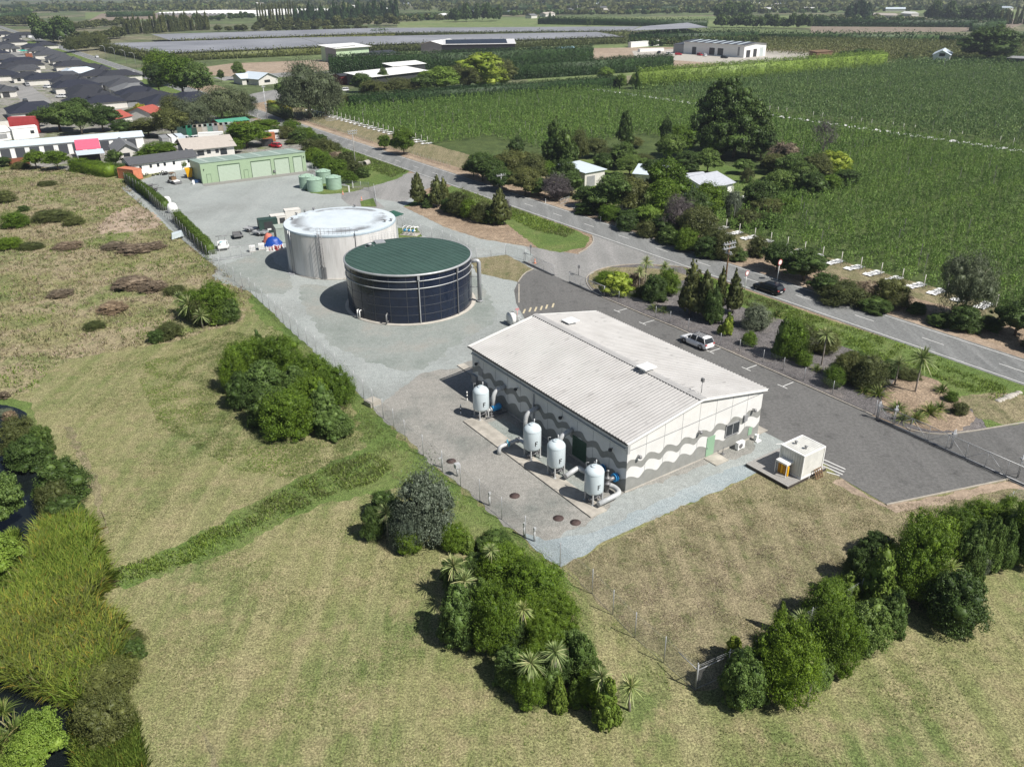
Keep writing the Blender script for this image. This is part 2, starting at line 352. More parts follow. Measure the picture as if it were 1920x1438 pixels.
sheet('worn_path', [(368, 1360), (372, 1358), (390, 1385), (404, 1415), (410, 1460), (400, 1460), (396, 1416), (384, 1388)], 2*Z, M_dry, .12, .5)
sheet('worn_path', [(118, 800), (135, 800), (165, 860), (190, 930), (205, 1000), (196, 1000), (178, 935), (150, 865)], 2*Z, M_dry, .3, .5)
# yard
sheet('gravel_yard', [(226, 352), (300, 326), (345, 297), (575, 285), (600, 318), (640, 345), (700, 338), (760, 372), (830, 372), (770, 385), (830, 425), (900, 448), (985, 462), (1084, 477), (1110, 503), (1133, 560), (1500, 722), (1560, 860), (1420, 884), (1130, 1016), (1052, 1063), (985, 1011), (900, 940), (830, 885), (700, 765), (470, 549), (388, 488)], 3*Z, M_gravel, .12, .6)
sheet('damp_gravel', [(540, 520), (600, 640), (720, 690), (790, 700), (860, 640), (940, 600), (915, 560), (890, 500), (700, 560)], 4*Z, M_gravel_dark, .35, 1, sm=2)
sheet('damp_gravel', [(395, 525), (520, 560), (560, 530), (500, 480), (520, 455), (560, 450), (540, 440), (470, 480), (405, 500)], 4*Z, M_gravel_dark, .3, 1, sm=1)
sheet('brown_gravel', [(700, 768), (790, 700), (860, 690), (900, 660), (960, 640), (1240, 760), (1420, 818), (1408, 850), (1330, 868), (1170, 925), (1110, 975), (1035, 1018), (985, 1010), (890, 935), (830, 885), (770, 830)], 5*Z, M_gravel_brown, .25, .8, seed=4)
sheet('blue_gravel', [(988, 1013), (1052, 1063), (1130, 1016), (1420, 886), (1406, 868), (1330, 893), (1230, 942), (1150, 985), (1095, 1003), (1020, 1014), (985, 1000)], 6*Z, M_gravel_blue, .2, .6, seed=5)
sheet('yard_asphalt', [(971, 529), (983, 513), (1000, 505), (1039, 517), (1133, 560), (1208, 592), (1265, 615), (1437, 692), (1508, 723), (1634, 779), (1766, 838), (1915, 906), (1891, 899), (1662, 946), (1575, 895), (1545, 868), (1420, 803), (1300, 760), (985, 600), (968, 569), (964, 545)], 7*Z, M_asphalt)
sheet('apron', [(1000, 505), (985, 495), (1000, 480), (985, 462), (1084, 477), (1100, 468), (1112, 455), (1110, 440), (1200, 470), (1300, 505), (1274, 500), (1196, 495), (1150, 499), (1120, 506), (1101, 517), (1098, 529), (1110, 545), (1133, 560)], 6*Z, M_apron)
sheet('driveway', [(1634, 779), (1709, 809), (1752, 815), (1793, 814), (1925, 792), (2100, 760), (2100, 900), (1915, 906)], 7*Z, M_asphalt)
sheet('driveway', [(640, 352), (700, 345), (770, 319), (842, 345), (800, 352), (750, 385), (690, 395), (640, 380)], 5*Z, M_apron, sm=1)
sheet('driveway', [(700, 372), (750, 380), (772, 396), (840, 430), (905, 452), (990, 470), (985, 495), (900, 470), (800, 440), (740, 405)], 5*Z, M_gravel, .1, .6)
sheet('driveway', [(1050, 385), (1095, 380), (1150, 396), (1120, 424)], 5*Z, M_apron)
# grass islands and planted strips
sheet('grass_island', [(560, 352), (600, 340), (660, 352), (690, 352), (655, 362), (590, 366)], 8*Z, M_lawn_lush, .1, .6, sm=1)
sheet('grass_island', [(675, 378), (700, 372), (706, 388), (678, 388)], 8*Z, M_lawn_lush)
sheet('grass_island', [(880, 486), (950, 478), (1000, 506), (983, 513), (971, 529), (893, 512)], 8*Z, M_dry, .1, .6)
sheet('grass_island', [(746, 428), (782, 428), (792, 444), (748, 450)], 7*Z, M_lawn_lush)
sheet('grass_island', [(600, 250), (643, 278), (724, 305), (768, 322), (745, 336), (690, 352), (655, 350), (600, 318), (560, 285)], 8*Z, M_lawn_lush, .15, .7)
sheet('mulch_island', [(756, 388), (800, 372), (860, 350), (921, 375), (1000, 403), (1084, 434), (1108, 446), (1100, 464), (1075, 473), (985, 461), (905, 447), (830, 424)], 8*Z, M_mulch, .1, .6)
sheet('grass_island', [(756, 388), (800, 365), (850, 348), (921, 375), (1000, 403), (1084, 434), (1106, 446), (1097, 464), (1050, 474), (1010, 466), (960, 428), (930, 405), (850, 372), (800, 385)], 9*Z, M_lawn_lush, .15, .7)
sheet('planted_strip', [(1101, 519), (1120, 507), (1150, 500), (1196, 496), (1280, 502), (1395, 545), (1546, 600), (1721, 660), (1840, 706), (1925, 735), (1925, 790), (1793, 812), (1752, 813), (1700, 803), (1634, 777), (1508, 721), (1437, 690), (1334, 645), (1265, 613), (1133, 558), (1104, 540)], 8*Z, M_mulch_grey, .06, .6)
sheet('mulch_bed', [(1660, 725), (1720, 690), (1790, 720), (1830, 770), (1815, 808), (1752, 810), (1690, 790), (1650, 760)], 9*Z, M_mulch, .2, .6, sm=1)
sheet('mulch_bed', [(1101, 519), (1120, 507), (1150, 500), (1250, 505), (1300, 520), (1240, 540), (1160, 545), (1110, 545)], 9*Z, M_dry, .1, .6, sm=1)
sheet('road_verge', [(1280, 502), (1395, 543), (1546, 597), (1721, 653), (1922, 722), (1960, 790), (1850, 802), (1830, 770), (1760, 715), (1690, 690), (1580, 650), (1500, 610), (1400, 580), (1330, 545)], 10*Z, M_lawn_lush, .1, .7)
sheet('road_verge', [(1850, 800), (1790, 745), (1830, 738), (1890, 738), (1960, 745), (1960, 785)], 11*Z, M_dry, .25, .7, sm=1)
sheet('dry_lawn', [(1060, 1060), (1135, 1020), (1425, 886), (1470, 905), (1540, 880), (1575, 895), (1662, 946), (1891, 899), (1990, 905), (1990, 1000), (1700, 1150), (1500, 1260), (1303, 1296), (1190, 1195)], 4*Z, M_dry, .2, .6)
sheet('bare_edge', [(1662, 948), (1891, 902), (1960, 902), (1960, 918), (1880, 918), (1680, 962), (1560, 905), (1580, 898)], 5*Z, M_dirt, .2, .6)
sheet('headland_grass', [(114.5, 20), (119.5, 20), (119.5, 318), (107.5, 318), (107.5, 200), (112, 90)], 3*Z, M_dry, .15, .8, px=False)
sheet('garden_lawn', [(1350, 312), (1440, 318), (1490, 340), (1440, 350), (1350, 330)], 4*Z, M_lawn_lush, .2, .8, sm=1)
sheet('garden_lawn', [(1030, 300), (1300, 290), (1420, 330), (1400, 400), (1100, 380)], 3*Z, M_lawn_lush, .2, .8)
# main road, straight along the site bearing
def strip(name, t0, t1, s0, s1, z, mat): return sheet(name, [(t0, s0), (t1, s0), (t1, s1), (t0, s1)], z, mat, px=False)
strip('main_road', 95.9, 103.5, -40, 2300, 12*Z, M_road)
def lines(name, rects, z, mat):
    b = MB()
    for t0, t1, s0, s1 in rects: b.add([S(t0, s0, z), S(t1, s0, z), S(t1, s1, z), S(t0, s1, z)], [(0, 1, 2, 3)])
    o = b.build(name, mat); o['kind'] = 'structure'; return o
lines('edge_line', [(96.4, 96.52, -40, 1300), (102.85, 102.97, -40, 1300)], 13*Z, M_line)
d0 = TS(G(1600, 592))[1]
lines('centre_dashes', [(99.6, 99.72, d0+k*10.0-3, d0+k*10.0) for k in range(-12, 75)], 13*Z, M_line)
strip('road_shoulder', 103.5, 105.4, -40, 430, 10*Z, M_dirt)
strip('road_shoulder', 93.5, 95.9, 300, 900, 10*Z, M_lawn_lush)
strip('road_berm', 85, 94.5, 300, 900, 9*Z, M_lawn_lush)
sheet('suburb_street', [(0, 92), (30, 95), (62, 110), (55, 122), (0, 112)], 4*Z, M_apron)
sheet('suburb_street', [(20, 160), (55, 160), (110, 200), (75, 215), (45, 198)], 4*Z, M_apron)
# parking bays: L marks along the lane
K0, K1 = G(1133, 560), G(1634, 779)
pl = []
for x, y, x2, y2 in [(1181, 581, 1157, 584), (1228, 601, 1205, 607), (1350, 653, 1331, 660), (1417, 684, 1399, 692), (1495, 720, 1467, 725)]:
    a, b2 = TS(G(x, y)), TS(G(x2, y2)); pl += [(b2[0], a[0], b2[1]-.06, b2[1]+.06), (b2[0]-.06, b2[0]+.06, b2[1]-.7, b2[1]+.7)]
lines('parking_bay_lines', pl, 8*Z, M_line)
yl_a, yl_b = G(973, 533), G(973, 568); ln_ = MB(); ln_.add([(yl_a.x-.1, yl_a.y, 8*Z), (yl_b.x-.1, yl_b.y, 8*Z), (yl_b.x+.1, yl_b.y, 8*Z), (yl_a.x+.1, yl_a.y, 8*Z)], [(0, 1, 2, 3)]); o = ln_.build('yard_line', M_kerb); o['kind'] = 'structure'
yl = []
for x, y in [(983, 584), (993, 581), (1005, 580), (1015, 578), (1025, 575), (1037, 571)]:
    p = TS(G(x, y)); yl.append((p[0]-.09, p[0]+.09, p[1]-1.0, p[1]+1.0))
b = MB()
for x, y in [(983, 584), (994, 581), (1004.5, 580), (1015, 578), (1025, 575.5), (1037, 573)]:
    p = G(x, y, 0); q = Matrix.Translation((p.x, p.y, 8*Z)) @ Matrix.Rotation(R(80), 4, 'Z')
    b.add([q @ Vector(v) for v in [(-.85, -.13, 0), (.85, -.13, 0), (.85, .13, 0), (-.85, .13, 0)]], [(0, 1, 2, 3)])
o = b.build('loading_bay_dashes', M_yellow); o['kind'] = 'structure'
b = MB()
for i in range(5):
    p = G(1460+i*22, 836+i*13); p2 = G(1505+i*22, 832+i*13+16)
    b.tube([(p.x, p.y, 8*Z), (p2.x, p2.y, 8*Z)], .01, 4)
hl = []
for i, (x, y, x2, y2) in enumerate([(1455, 833, 1480, 831), (1540, 867, 1583, 885), (1542, 873, 1580, 890), (1545, 862, 1585, 880), (1550, 885, 1574, 892)]):
    p, q = G(x, y), G(x2, y2); d = (q-p).normalized(); n = Vector((-d.y, d.x, 0))*.07
    hl.append([p-n, q-n, q+n, p+n])
b = MB()
for h in hl: b.add([(v.x, v.y, 8*Z) for v in h], [(0, 1, 2, 3)])
o = b.build('hatched_bay_lines', M_line); o['kind'] = 'structure'
# kerbs (real steps)
def kerb(name, pts, w=.14, h=.12, px=True, sm=0):
    P = [G(*p) for p in pts] if px else [S(*p) for p in pts]
    if sm: P = smooth_poly(P, sm, False)
    b = MB(); n = len(P); vs = []
    for i, p in enumerate(P):
        d = (P[min(i+1, n-1)]-P[max(i-1, 0)]).normalized(); q = Vector((-d.y, d.x, 0))*w/2
        vs += [p-q, p+q, p+q+Vector((0, 0, h)), p-q+Vector((0, 0, h))]
    fs = [(i*4+k, i*4+(k+1) % 4, i*4+4+(k+1) % 4, i*4+4+k) for i in range(n-1) for k in range(4)]
    b.add(vs, fs); o = b.build(name, M_kerb); o['kind'] = 'structure'; return o
kerb('kerb', [(1133, 559), (1208, 591), (1265, 614), (1334, 645), (1437, 691), (1508, 722), (1636, 779)])
kerb('kerb', [(1133, 560), (1110, 547), (1098, 529), (1101, 517), (1120, 506), (1150, 499), (1196, 495), (1274, 500), (1300, 505)], sm=2)
kerb('kerb', [(1111, 443), (1113, 455), (1100, 467), (1084, 476)], sm=2)
kerb('kerb', [(1700, 803), (1709, 808), (1752, 815), (1793, 814), (1925, 792), (2000, 778)], sm=1)
kerb('kerb', [(1662, 947), (1891, 899)])
kerb('kerb', [(1000, 505), (983, 513), (971, 530)], sm=1)
# stream
sheet('stream_bank', [(-140, 720), (60, 755), (70, 800), (60, 860), (120, 930), (110, 1000), (80, 1060), (60, 1150), (60, 1260), (110, 1300), (180, 1330), (210, 1400), (240, 1500), (-200, 1500)], 3*Z, M_lawn_lush, .2, .6)
sheet('stream', [(-140, 740), (48, 762), (55, 800), (45, 860), (104, 930), (92, 1000), (50, 1060), (10, 1150), (0, 1230), (20, 1290), (130, 1328), (172, 1345), (165, 1400), (140, 1500), (-150, 1500)], 5*Z, M_water, .1, .5, sm=2)
# ---------------------------------------------------------------- foliage
def rand_dirs(rng, n):
    v = rng.normal(size=(n, 3)); return v/np.linalg.norm(v, axis=1)[:, None]
def quads(C, N, L, Wd, rng, along=None):
    n = len(C); r = rand_dirs(rng, n) if along is None else along+rng.normal(size=(n, 3))*.25
    t = r-N*(r*N).sum(1)[:, None]; t /= np.linalg.norm(t, axis=1)[:, None]+1e-9; b = np.cross(N, t)
    L = np.broadcast_to(L, (n,))[:, None]; Wd = np.broadcast_to(Wd, (n,))[:, None]
    bend = N*L*.12
    return np.stack([C-t*L/2-bend, C+b*Wd/2+bend*.5, C+t*L/2-bend, C-b*Wd/2+bend*.5], 1).reshape(-1, 3)
def qidx(nv): return np.arange(nv).reshape(-1, 4)
ICO = None
def ico():
    global ICO
    if ICO is None:
        import bmesh
        bm = bmesh.new(); bmesh.ops.create_icosphere(bm, subdivisions=2, radius=1)
        ICO = (np.array([v.co[:] for v in bm.verts]), np.array([[v.index for v in f.verts] for f in bm.faces])); bm.free()
    return ICO
def crown_mesh(name, seed, lobes, mat, ntuft=26, nleaf=9000, tuft=.3, leafL=.03, leafW=.016, up=.25, core=.8, plume=0.0, droop=0.0, fill=.15):
    """lobes: [cx,cy,cz,rx,ry,rz]; unit-size crown; leaves sit in tufts over the lobes"""
    rng = np.random.default_rng(seed); lb = np.array(lobes, float)
    area = (lb[:, 3]*lb[:, 4]+lb[:, 4]*lb[:, 5]+lb[:, 3]*lb[:, 5]); area /= area.sum()
    TC = []; TR = []; TN = []
    tot = int(ntuft*len(lb))
    for i, l in enumerate(lb):
        k = max(6, int(round(tot*area[i]))); d = rand_dirs(rng, k*3); d = d[d[:, 2] > -.55][:k]
        p = l[:3]+d*l[3:]*rng.uniform(.78, 1.02, (len(d), 1)); nn = d/l[3:]; nn /= np.linalg.norm(nn, axis=1)[:, None]
        ok = np.ones(len(p), bool)
        for j, m2 in enumerate(lb):
            if j != i: ok &= (((p-m2[:3])/m2[3:])**2).sum(1) > .62
        TC.append(p[ok]); TN.append(nn[ok]); TR.append(np.full(ok.sum(), tuft*l[3:].min())*rng.uniform(.7, 1.3, ok.sum()))
    TC = np.concatenate(TC); TN = np.concatenate(TN); TR = np.concatenate(TR)
    per = max(8, nleaf//len(TC)); idx = np.repeat(np.arange(len(TC)), per); n = len(idx)
    d = rand_dirs(rng, n)+TN[idx]*.7; d /= np.linalg.norm(d, axis=1)[:, None]
    rr = TR[idx]*rng.uniform(.45, 1.1, n)
    C = TC[idx]+d*rr[:, None]
    if plume: C += (TN[idx]*.6+np.array([0, 0, .6]))*(plume*rng.random(n)**2)[:, None]*TR[idx][:, None]
    if droop: C[:, 2] -= droop*rng.random(n)**1.5*TR[idx]*2
    N = d*.75+rng.normal(size=(n, 3))*.45+np.array([0, 0, up]); N /= np.linalg.norm(N, axis=1)[:, None]
    sz = rng.uniform(.65, 1.35, n); al = None
    if plume: al = TN[idx]*.5+np.array([0, 0, 1.])
    if droop: al = np.tile(np.array([0, 0, -1.]), (n, 1))
    v1 = quads(C, N, leafL*sz, leafW*sz, rng, al)
    # sparse inner leaves so that gaps are not hollow
    k = int(n*fill); li = rng.choice(len(lb), k, p=area); C2 = lb[li, :3]+rand_dirs(rng, k)*lb[li, 3:]*rng.uniform(.5, .85, (k, 1))
    v2 = quads(C2, rand_dirs(rng, k), leafL*1.6, leafW*2, rng)
    v = np.concatenate([v1, v2]); q = [tuple(x) for x in []]
    quadsI = qidx(len(v))
    if core:
        iv, ifc = ico(); vs = [v]; tris = []
        b = len(v)
        for l in lb:
            pv = l[:3]+iv*l[3:]*core*(1+rng.normal(size=(len(iv), 1))*.10); vs.append(pv); tris.append(ifc+b); b += len(iv)
        tri = np.concatenate(tris); tri = np.concatenate([tri, tri[:, 2:3]], 1)
        v = np.concatenate(vs)
        me = bpy.data.meshes.new(name); nq = len(quadsI); nt_ = len(tri)
        me.vertices.add(len(v)); me.vertices.foreach_set('co', v.astype(np.float32).ravel())
        me.loops.add(nq*4+nt_*3); me.loops.foreach_set('vertex_index', np.concatenate([quadsI.ravel(), tri[:, :3].ravel()]).astype(np.int32))
        me.polygons.add(nq+nt_); me.polygons.foreach_set('loop_start', np.concatenate([np.arange(nq)*4, nq*4+np.arange(nt_)*3]).astype(np.int32))
        me.materials.append(mat); me.update(calc_edges=True)
        return me
    return npmesh(name, v, quadsI, [mat])
def blob(seed, n, spread=.28, flat=.8, r=(.2, .32), h=(.3, .68)):
    g = random.Random(seed); L = [[0, 0, (h[0]+h[1])/2*.95, .32, .32, (h[1]-h[0])*.9]]
    for i in range(n):
        a = i*2.399+g.uniform(-.3, .3); q = spread*math.sqrt((i+.6)/n); rr = g.uniform(*r); z = g.uniform(*h)
        L.append([q*math.cos(a)*1.05, q*math.sin(a)*1.05, z, rr, rr, rr*flat])
    L = [[x, y, max(z, rz*.95), rx, ry, rz] for x, y, z, rx, ry, rz in L]
    zt = max(l[2]+l[5] for l in L); xt = max(math.hypot(l[0], l[1])+l[3] for l in L)
    return [[l[0]*.5/xt, l[1]*.5/xt, l[2]/zt*.97, l[3]*.5/xt, l[4]*.5/xt, l[5]/zt*.97] for l in L]
def bush(seed, n=24, r=(.09, .15), dome=.33):
    """a shrub leafy down to the ground: a domed mass broken into many knobs"""
    g = random.Random(seed); L = [[0, 0, .42, dome, dome*.96, .46], [g.uniform(-.08, .08), g.uniform(-.08, .08), .3, dome*1.08, dome*1.08, .3]]
    for i in range(n):
        a = i*2.399+g.uniform(-.5, .5); f = (i+.5)/n; e = math.asin(min(.99, f**.9)); rr = g.uniform(*r); k = g.uniform(.8, 1.2)
        L.append([dome*k*math.cos(e)*math.cos(a), dome*k*math.cos(e)*math.sin(a), max(rr*.9, .40+.46*k*math.sin(e)-(.30 if f < .35 else .05)), rr, rr, rr*1.0])
    zt = max(l[2]+l[5] for l in L); xt = max(math.hypot(l[0], l[1])+l[3] for l in L)
    return [[l[0]*.5/xt, l[1]*.5/xt, l[2]/zt*.97, l[3]*.5/xt, l[4]*.5/xt, l[5]/zt*.97] for l in L]
def cone_lobes(seed, n=5, w=.5, top=.14):
    g = random.Random(seed); L = []
    for i in range(n):
        f = i/(n-1); r = w*(1-f)**.75+top*f; L.append([g.uniform(-.05, .05), g.uniform(-.05, .05), .16+f*.72, r*.95, r*.95, .2])
    for i in range(n*2):
        f = g.random()**1.3; r = (w*(1-f)**.8+.05); a = g.uniform(0, 6.28); L.append([r*.62*math.cos(a), r*.62*math.sin(a), .14+f*.66, r*.5, r*.5, .13])
    return L
T = {}     # templates: kind -> list of meshes, unit width and unit height
def tmpl(kind, n, fn): T[kind] = [fn(i) for i in range(n)]
tmpl('kanuka', 4, lambda i: crown_mesh('crown', 10+i, bush(10+i, 26, (.08, .14)), L_kan, 14, 24000, .5, .028, .010, .25, .62, plume=.9))
tmpl('broad', 4, lambda i: crown_mesh('crown', 30+i, bush(30+i, 16, (.12, .18)), L_broad, 20, 17000, .4, .028, .021, .2, .76))
tmpl('dark', 3, lambda i: crown_mesh('crown', 50+i, bush(50+i, 20, (.1, .16)), L_dark, 18, 17000, .45, .027, .017, .2, .76))
tmpl('light', 3, lambda i: crown_mesh('crown', 70+i, cone_lobes(70+i, 4, .46, .2), L_light, 24, 11000, .3, .045, .03, .3, .8))
tmpl('cone', 3, lambda i: crown_mesh('crown', 90+i, cone_lobes(90+i, 5, .44, .12), L_broad, 24, 12000, .26, .036, .02, .35, .84, plume=.6))
tmpl('olive_cone', 3, lambda i: crown_mesh('crown', 95+i, cone_lobes(95+i, 5, .44, .12), L_olive, 24, 12000, .26, .036, .02, .35, .84, plume=.6))
tmpl('grey', 2, lambda i: crown_mesh('crown', 110+i, bush(110+i, 30, (.07, .12)), L_grey, 12, 17000, .6, .03, .014, .3, .7, plume=.9))
tmpl('olive', 4, lambda i: crown_mesh('crown', 130+i, bush(130+i, 24, (.08, .14)), L_olive, 14, 15000, .55, .030, .012, .25, .7, plume=.7))
tmpl('brown', 2, lambda i: crown_mesh('crown', 150+i, bush(150+i, 18), L_brown, 14, 9000, .34, .04, .012, .4, .8, plume=1))
tmpl('lime', 2, lambda i: crown_mesh('crown', 170+i, bush(170+i, 20), L_lime, 16, 11000, .26, .032, .018, .3, .84))
tmpl('yellow', 1, lambda i: crown_mesh('crown', 175+i, bush(170+i, 14), L_yellow, 14, 5000, .3, .05, .03, .3, .75))
tmpl('purple', 2, lambda i: crown_mesh('crown', 180+i, blob(180+i, 9, .3, r=(.14, .24), h=(.25, .8)), L_purple, 22, 9000, .45, .05, .008, .3, .45, plume=1.0))
TREE = lambda n, r, h, f=.75: (lambda i: blob(i, n, .32, f, r, h))
tmpl('tree', 4, lambda i: crown_mesh('crown', 200+i, blob(200+i, 12, .34, .75, (.13, .21), (.35, .82)), L_broad, 22, 13000, .42, .030, .02, .3, .7))
tmpl('olive_tree', 3, lambda i: crown_mesh('crown', 220+i, blob(220+i, 13, .34, .8, (.12, .2), (.3, .84)), L_olive, 22, 13000, .45, .028, .016, .3, .66))
tmpl('willow', 3, lambda i: crown_mesh('crown', 240+i, blob(240+i, 14, .34, .9, (.12, .19), (.3, .85)), L_willow, 24, 15000, .5, .04, .008, .2, .62, droop=1.2))
tmpl('dark_tree', 4, lambda i: crown_mesh('crown', 260+i, blob(260+i, 10, .33, .8, (.14, .22), (.3, .82)), L_dark, 24, 12000, .36, .03, .02, .3, .78))
tmpl('bright_tree', 3, lambda i: crown_mesh('crown', 280+i, blob(280+i, 11, .33, .8, (.13, .21), (.3, .82)), L_hedge2, 24, 13000, .4, .03, .02, .3, .7))
tmpl('mid_tree', 3, lambda i: crown_mesh('crown', 290+i, blob(290+i, 11, .33, .8, (.13, .21), (.3, .82)), L_kan, 24, 13000, .4, .03, .018, .3, .72))
def pine_lobes(seed, n=22):
    g = random.Random(seed); L = [[0, 0, .5, .16, .16, .42]]
    for i in range(n):
        f = (i+.5)/n; a = i*2.4; r = .36*(1-f)**.55*g.uniform(.7, 1.1)+.03; L.append([r*math.cos(a), r*math.sin(a), .2+f*.74, .16*(1-f)+.07, .16*(1-f)+.07, .085])
    return L
tmpl('pine', 2, lambda i: crown_mesh('crown', 300+i, pine_lobes(300+i), L_dark, 16, 15000, .6, .032, .016, .2, .75, droop=.5))
tmpl('cypress', 2, lambda i: crown_mesh('crown', 320+i, cone_lobes(320+i, 6, .4, .06), L_dark, 16, 9000, .4, .045, .02, .5, .8, plume=1.2))
tmpl('poplar', 2, lambda i: crown_mesh('crown', 340+i, cone_lobes(340+i, 6, .34, .12), L_hedge3, 12, 3500, .5, .09, .05, .5, .6, plume=1))
tmpl('bare', 1, lambda i: crown_mesh('crown', 360+i, blob(360+i, 9, .3, r=(.14, .22), h=(.3, .8)), L_purple, 16, 1500, .6, .09, .008, .3, 0, plume=1.5, fill=.3))
tmpl('far', 4, lambda i: crown_mesh('crown', 380+i, blob(380+i, 6, .3, .85, (.17, .27), (.3, .78)), L_dark, 14, 1500, .5, .10, .07, .3, .8))
tmpl('farolive', 3, lambda i: crown_mesh('crown', 390+i, blob(390+i, 6, .3, .85, (.17, .27), (.3, .78)), L_olive, 14, 1500, .5, .10, .07, .3, .8))
tmpl('farpine', 3, lambda i: crown_mesh('crown', 400+i, cone_lobes(400+i, 5, .4, .08), L_hedge, 10, 1200, .5, .13, .07, .4, .85, plume=1))
tmpl('farpoplar', 2, lambda i: crown_mesh('crown', 410+i, cone_lobes(410+i, 5, .36, .12), L_olive, 8, 900, .5, .15, .08, .4, .7, plume=1))
# trunk with limbs, unit height
def trunk_mesh(seed, mat, nl=6, r=.035, hh=.55):
    g = random.Random(seed); b = MB(); b.tube([(0, 0, 0), (.01, 0, .2), (0, .01, hh)], [r, r*.75, r*.4], 7)
    for i in range(nl):
        a = i*2.4+g.random(); z = g.uniform(.12, .5); q = g.uniform(.18, .34)
        b.tube([(0, 0, z), (q*.5*math.cos(a), q*.5*math.sin(a), z+.16), (q*math.cos(a), q*math.sin(a), z+.3)], [r*.45, r*.28, r*.1], 5)
    o = b.build('trunk', mat); me = o.data; bpy.data.objects.remove(o); return me
TR = [trunk_mesh(i, M_trunk) for i in range(3)]; TRP = trunk_mesh(9, M_gtrunk)
cnt = {}
def plant(kind, x, yb, yt, w, label=None, place='', cat='shrub', name='shrub', group=None, trunk=None, wpx=True, back=.75, lift=0.0, zt=None):
    """a shrub or tree whose foliage meets the ground at pixel (x, yb), reaches up to row yt and is w pixels wide"""
    p = G(x, yb); dp = depth(p); wm = w*dp/F_PX if wpx else w
    f2 = Vector((p.x, p.y, 0)).normalized(); c = p+f2*(wm/2*back)
    h = top_h(c, yt) if zt is None else zt
    i = cnt.get(kind, 0); cnt[kind] = i+1; rz = (i*2.1+x*.37) % 6.28; me = T[kind][i % len(T[kind])]
    if not kind.startswith('far'): wm *= 1.22 if trunk is not None else 1.04
    h *= 1.03
    if trunk is None:
        o = link(name, me, loc=c, rz=rz, sc=(wm, wm, h)); setp(o, None, cat, group)
    else:
        o = thing(name, None, cat, c, rz, group)
        ch = h*(1-trunk)
        link('crown', me, o, (0, 0, h-ch), 0, (wm, wm, ch))
        tm = TRP if kind in ('bare', 'purple') else TR[i % 3]
        link('trunk', tm, o, (0, 0, 0), 0, (wm*.8, wm*.8, h*.95))
    reg(o, label, place, x); return o
# cabbage trees and flaxes: long sword leaves
def sword_mesh(name, seed, n, L, w, mat, up0, up1, droop, seg=3):
    rng = np.random.default_rng(seed); V_ = []; Q = []; b = 0
    for i in range(n):
        a = rng.uniform(0, 6.283); e = math.radians(rng.uniform(up0, up1)); l = L*rng.uniform(.7, 1.1)
        d = np.array([math.cos(a)*math.cos(e), math.sin(a)*math.cos(e), math.sin(e)]); s = np.array([-math.sin(a), math.cos(a), 0])
        s = s*math.cos(.5)+np.cross(d, s)*math.sin(rng.uniform(-.6, .6))
        for k in range(seg+1):
            f = k/seg; p = d*l*f; p = p+np.array([0, 0, -droop*l*f*f*rng.uniform(.8, 1.2)]); ww = w*(1-.85*f**2)*(0.6+.8*min(f*2, 1))/1.4
            V_ += [p-s*ww/2, p+s*ww/2]
            if k: Q.append([b+2*k-2, b+2*k-1, b+2*k+1, b+2*k])
        b += 2*(seg+1)
    return np.array(V_), np.array(Q)
def npobj(name, vq, mat): return npmesh(name, vq[0], vq[1], [mat])
SW = [npobj('leaves', sword_mesh('s', i, 150, 1.0, .07, L_sword, -35, 88, .22), L_sword) for i in range(3)]
def skirt(): 
    b = MB(); b.tube([(0, 0, 0), (.03, .02, .5), (0, 0, 1)], [.09, .07, .06], 7); o = b.build('trunk', M_gtrunk); me = o.data; bpy.data.objects.remove(o); return me
CT = skirt()
def cabbage(x, yc, w, place, yb=None, h=None, label='cabbage tree with spiky sword leaves'):
    """rosette centre at pixel (x, yc), w px wide; trunk foot at row yb or height h metres"""
    hh = h if h else 3.0
    if yb: p = G(x, yb); hh = max(.6, top_h(p, yc)); c = Vector((p.x, p.y, 0))
    else: c = G(x, yc, hh); c.z = 0
    dp = depth(Vector((c.x, c.y, hh))); r = w/2*dp/F_PX*1.2
    o = thing('cabbage_tree', None, 'cabbage tree', c, x*.7, 'cabbage trees')
    i = cnt.get('cab', 0); cnt['cab'] = i+1
    link('leaves', SW[i % 3], o, (0, 0, hh), 0, (r, r, r)); link('trunk', CT, o, (0, 0, 0), 0, (1.2, 1.2, hh))
    reg(o, label, place, x); return o
FX = [npobj('leaves', sword_mesh('f', 20+i, 110, 1.0, .05, L_flax, 25, 85, .45), L_flax) for i in range(3)]
TU = [npobj('leaves', sword_mesh('f', 30+i, 160, 1.0, .02, L_tuftg, 35, 88, .5), L_tuftg) for i in range(2)]
def flax(x, yb, w, place, label='flax clump of arching strap leaves', T_=None, zs=1.0):
    p = G(x, yb); r = w/2*depth(p)/F_PX*1.25; c = p+Vector((p.x, p.y, 0)).normalized()*r*.6
    i = cnt.get('flax', 0); cnt['flax'] = i+1
    o = link('flax', (T_ or FX)[i % len(T_ or FX)], loc=c, rz=x*.3, sc=(r*1.2, r*1.2, r*1.35*zs)); setp(o, None, 'flax', 'flax and tussock clumps'); reg(o, label, place, x); return o
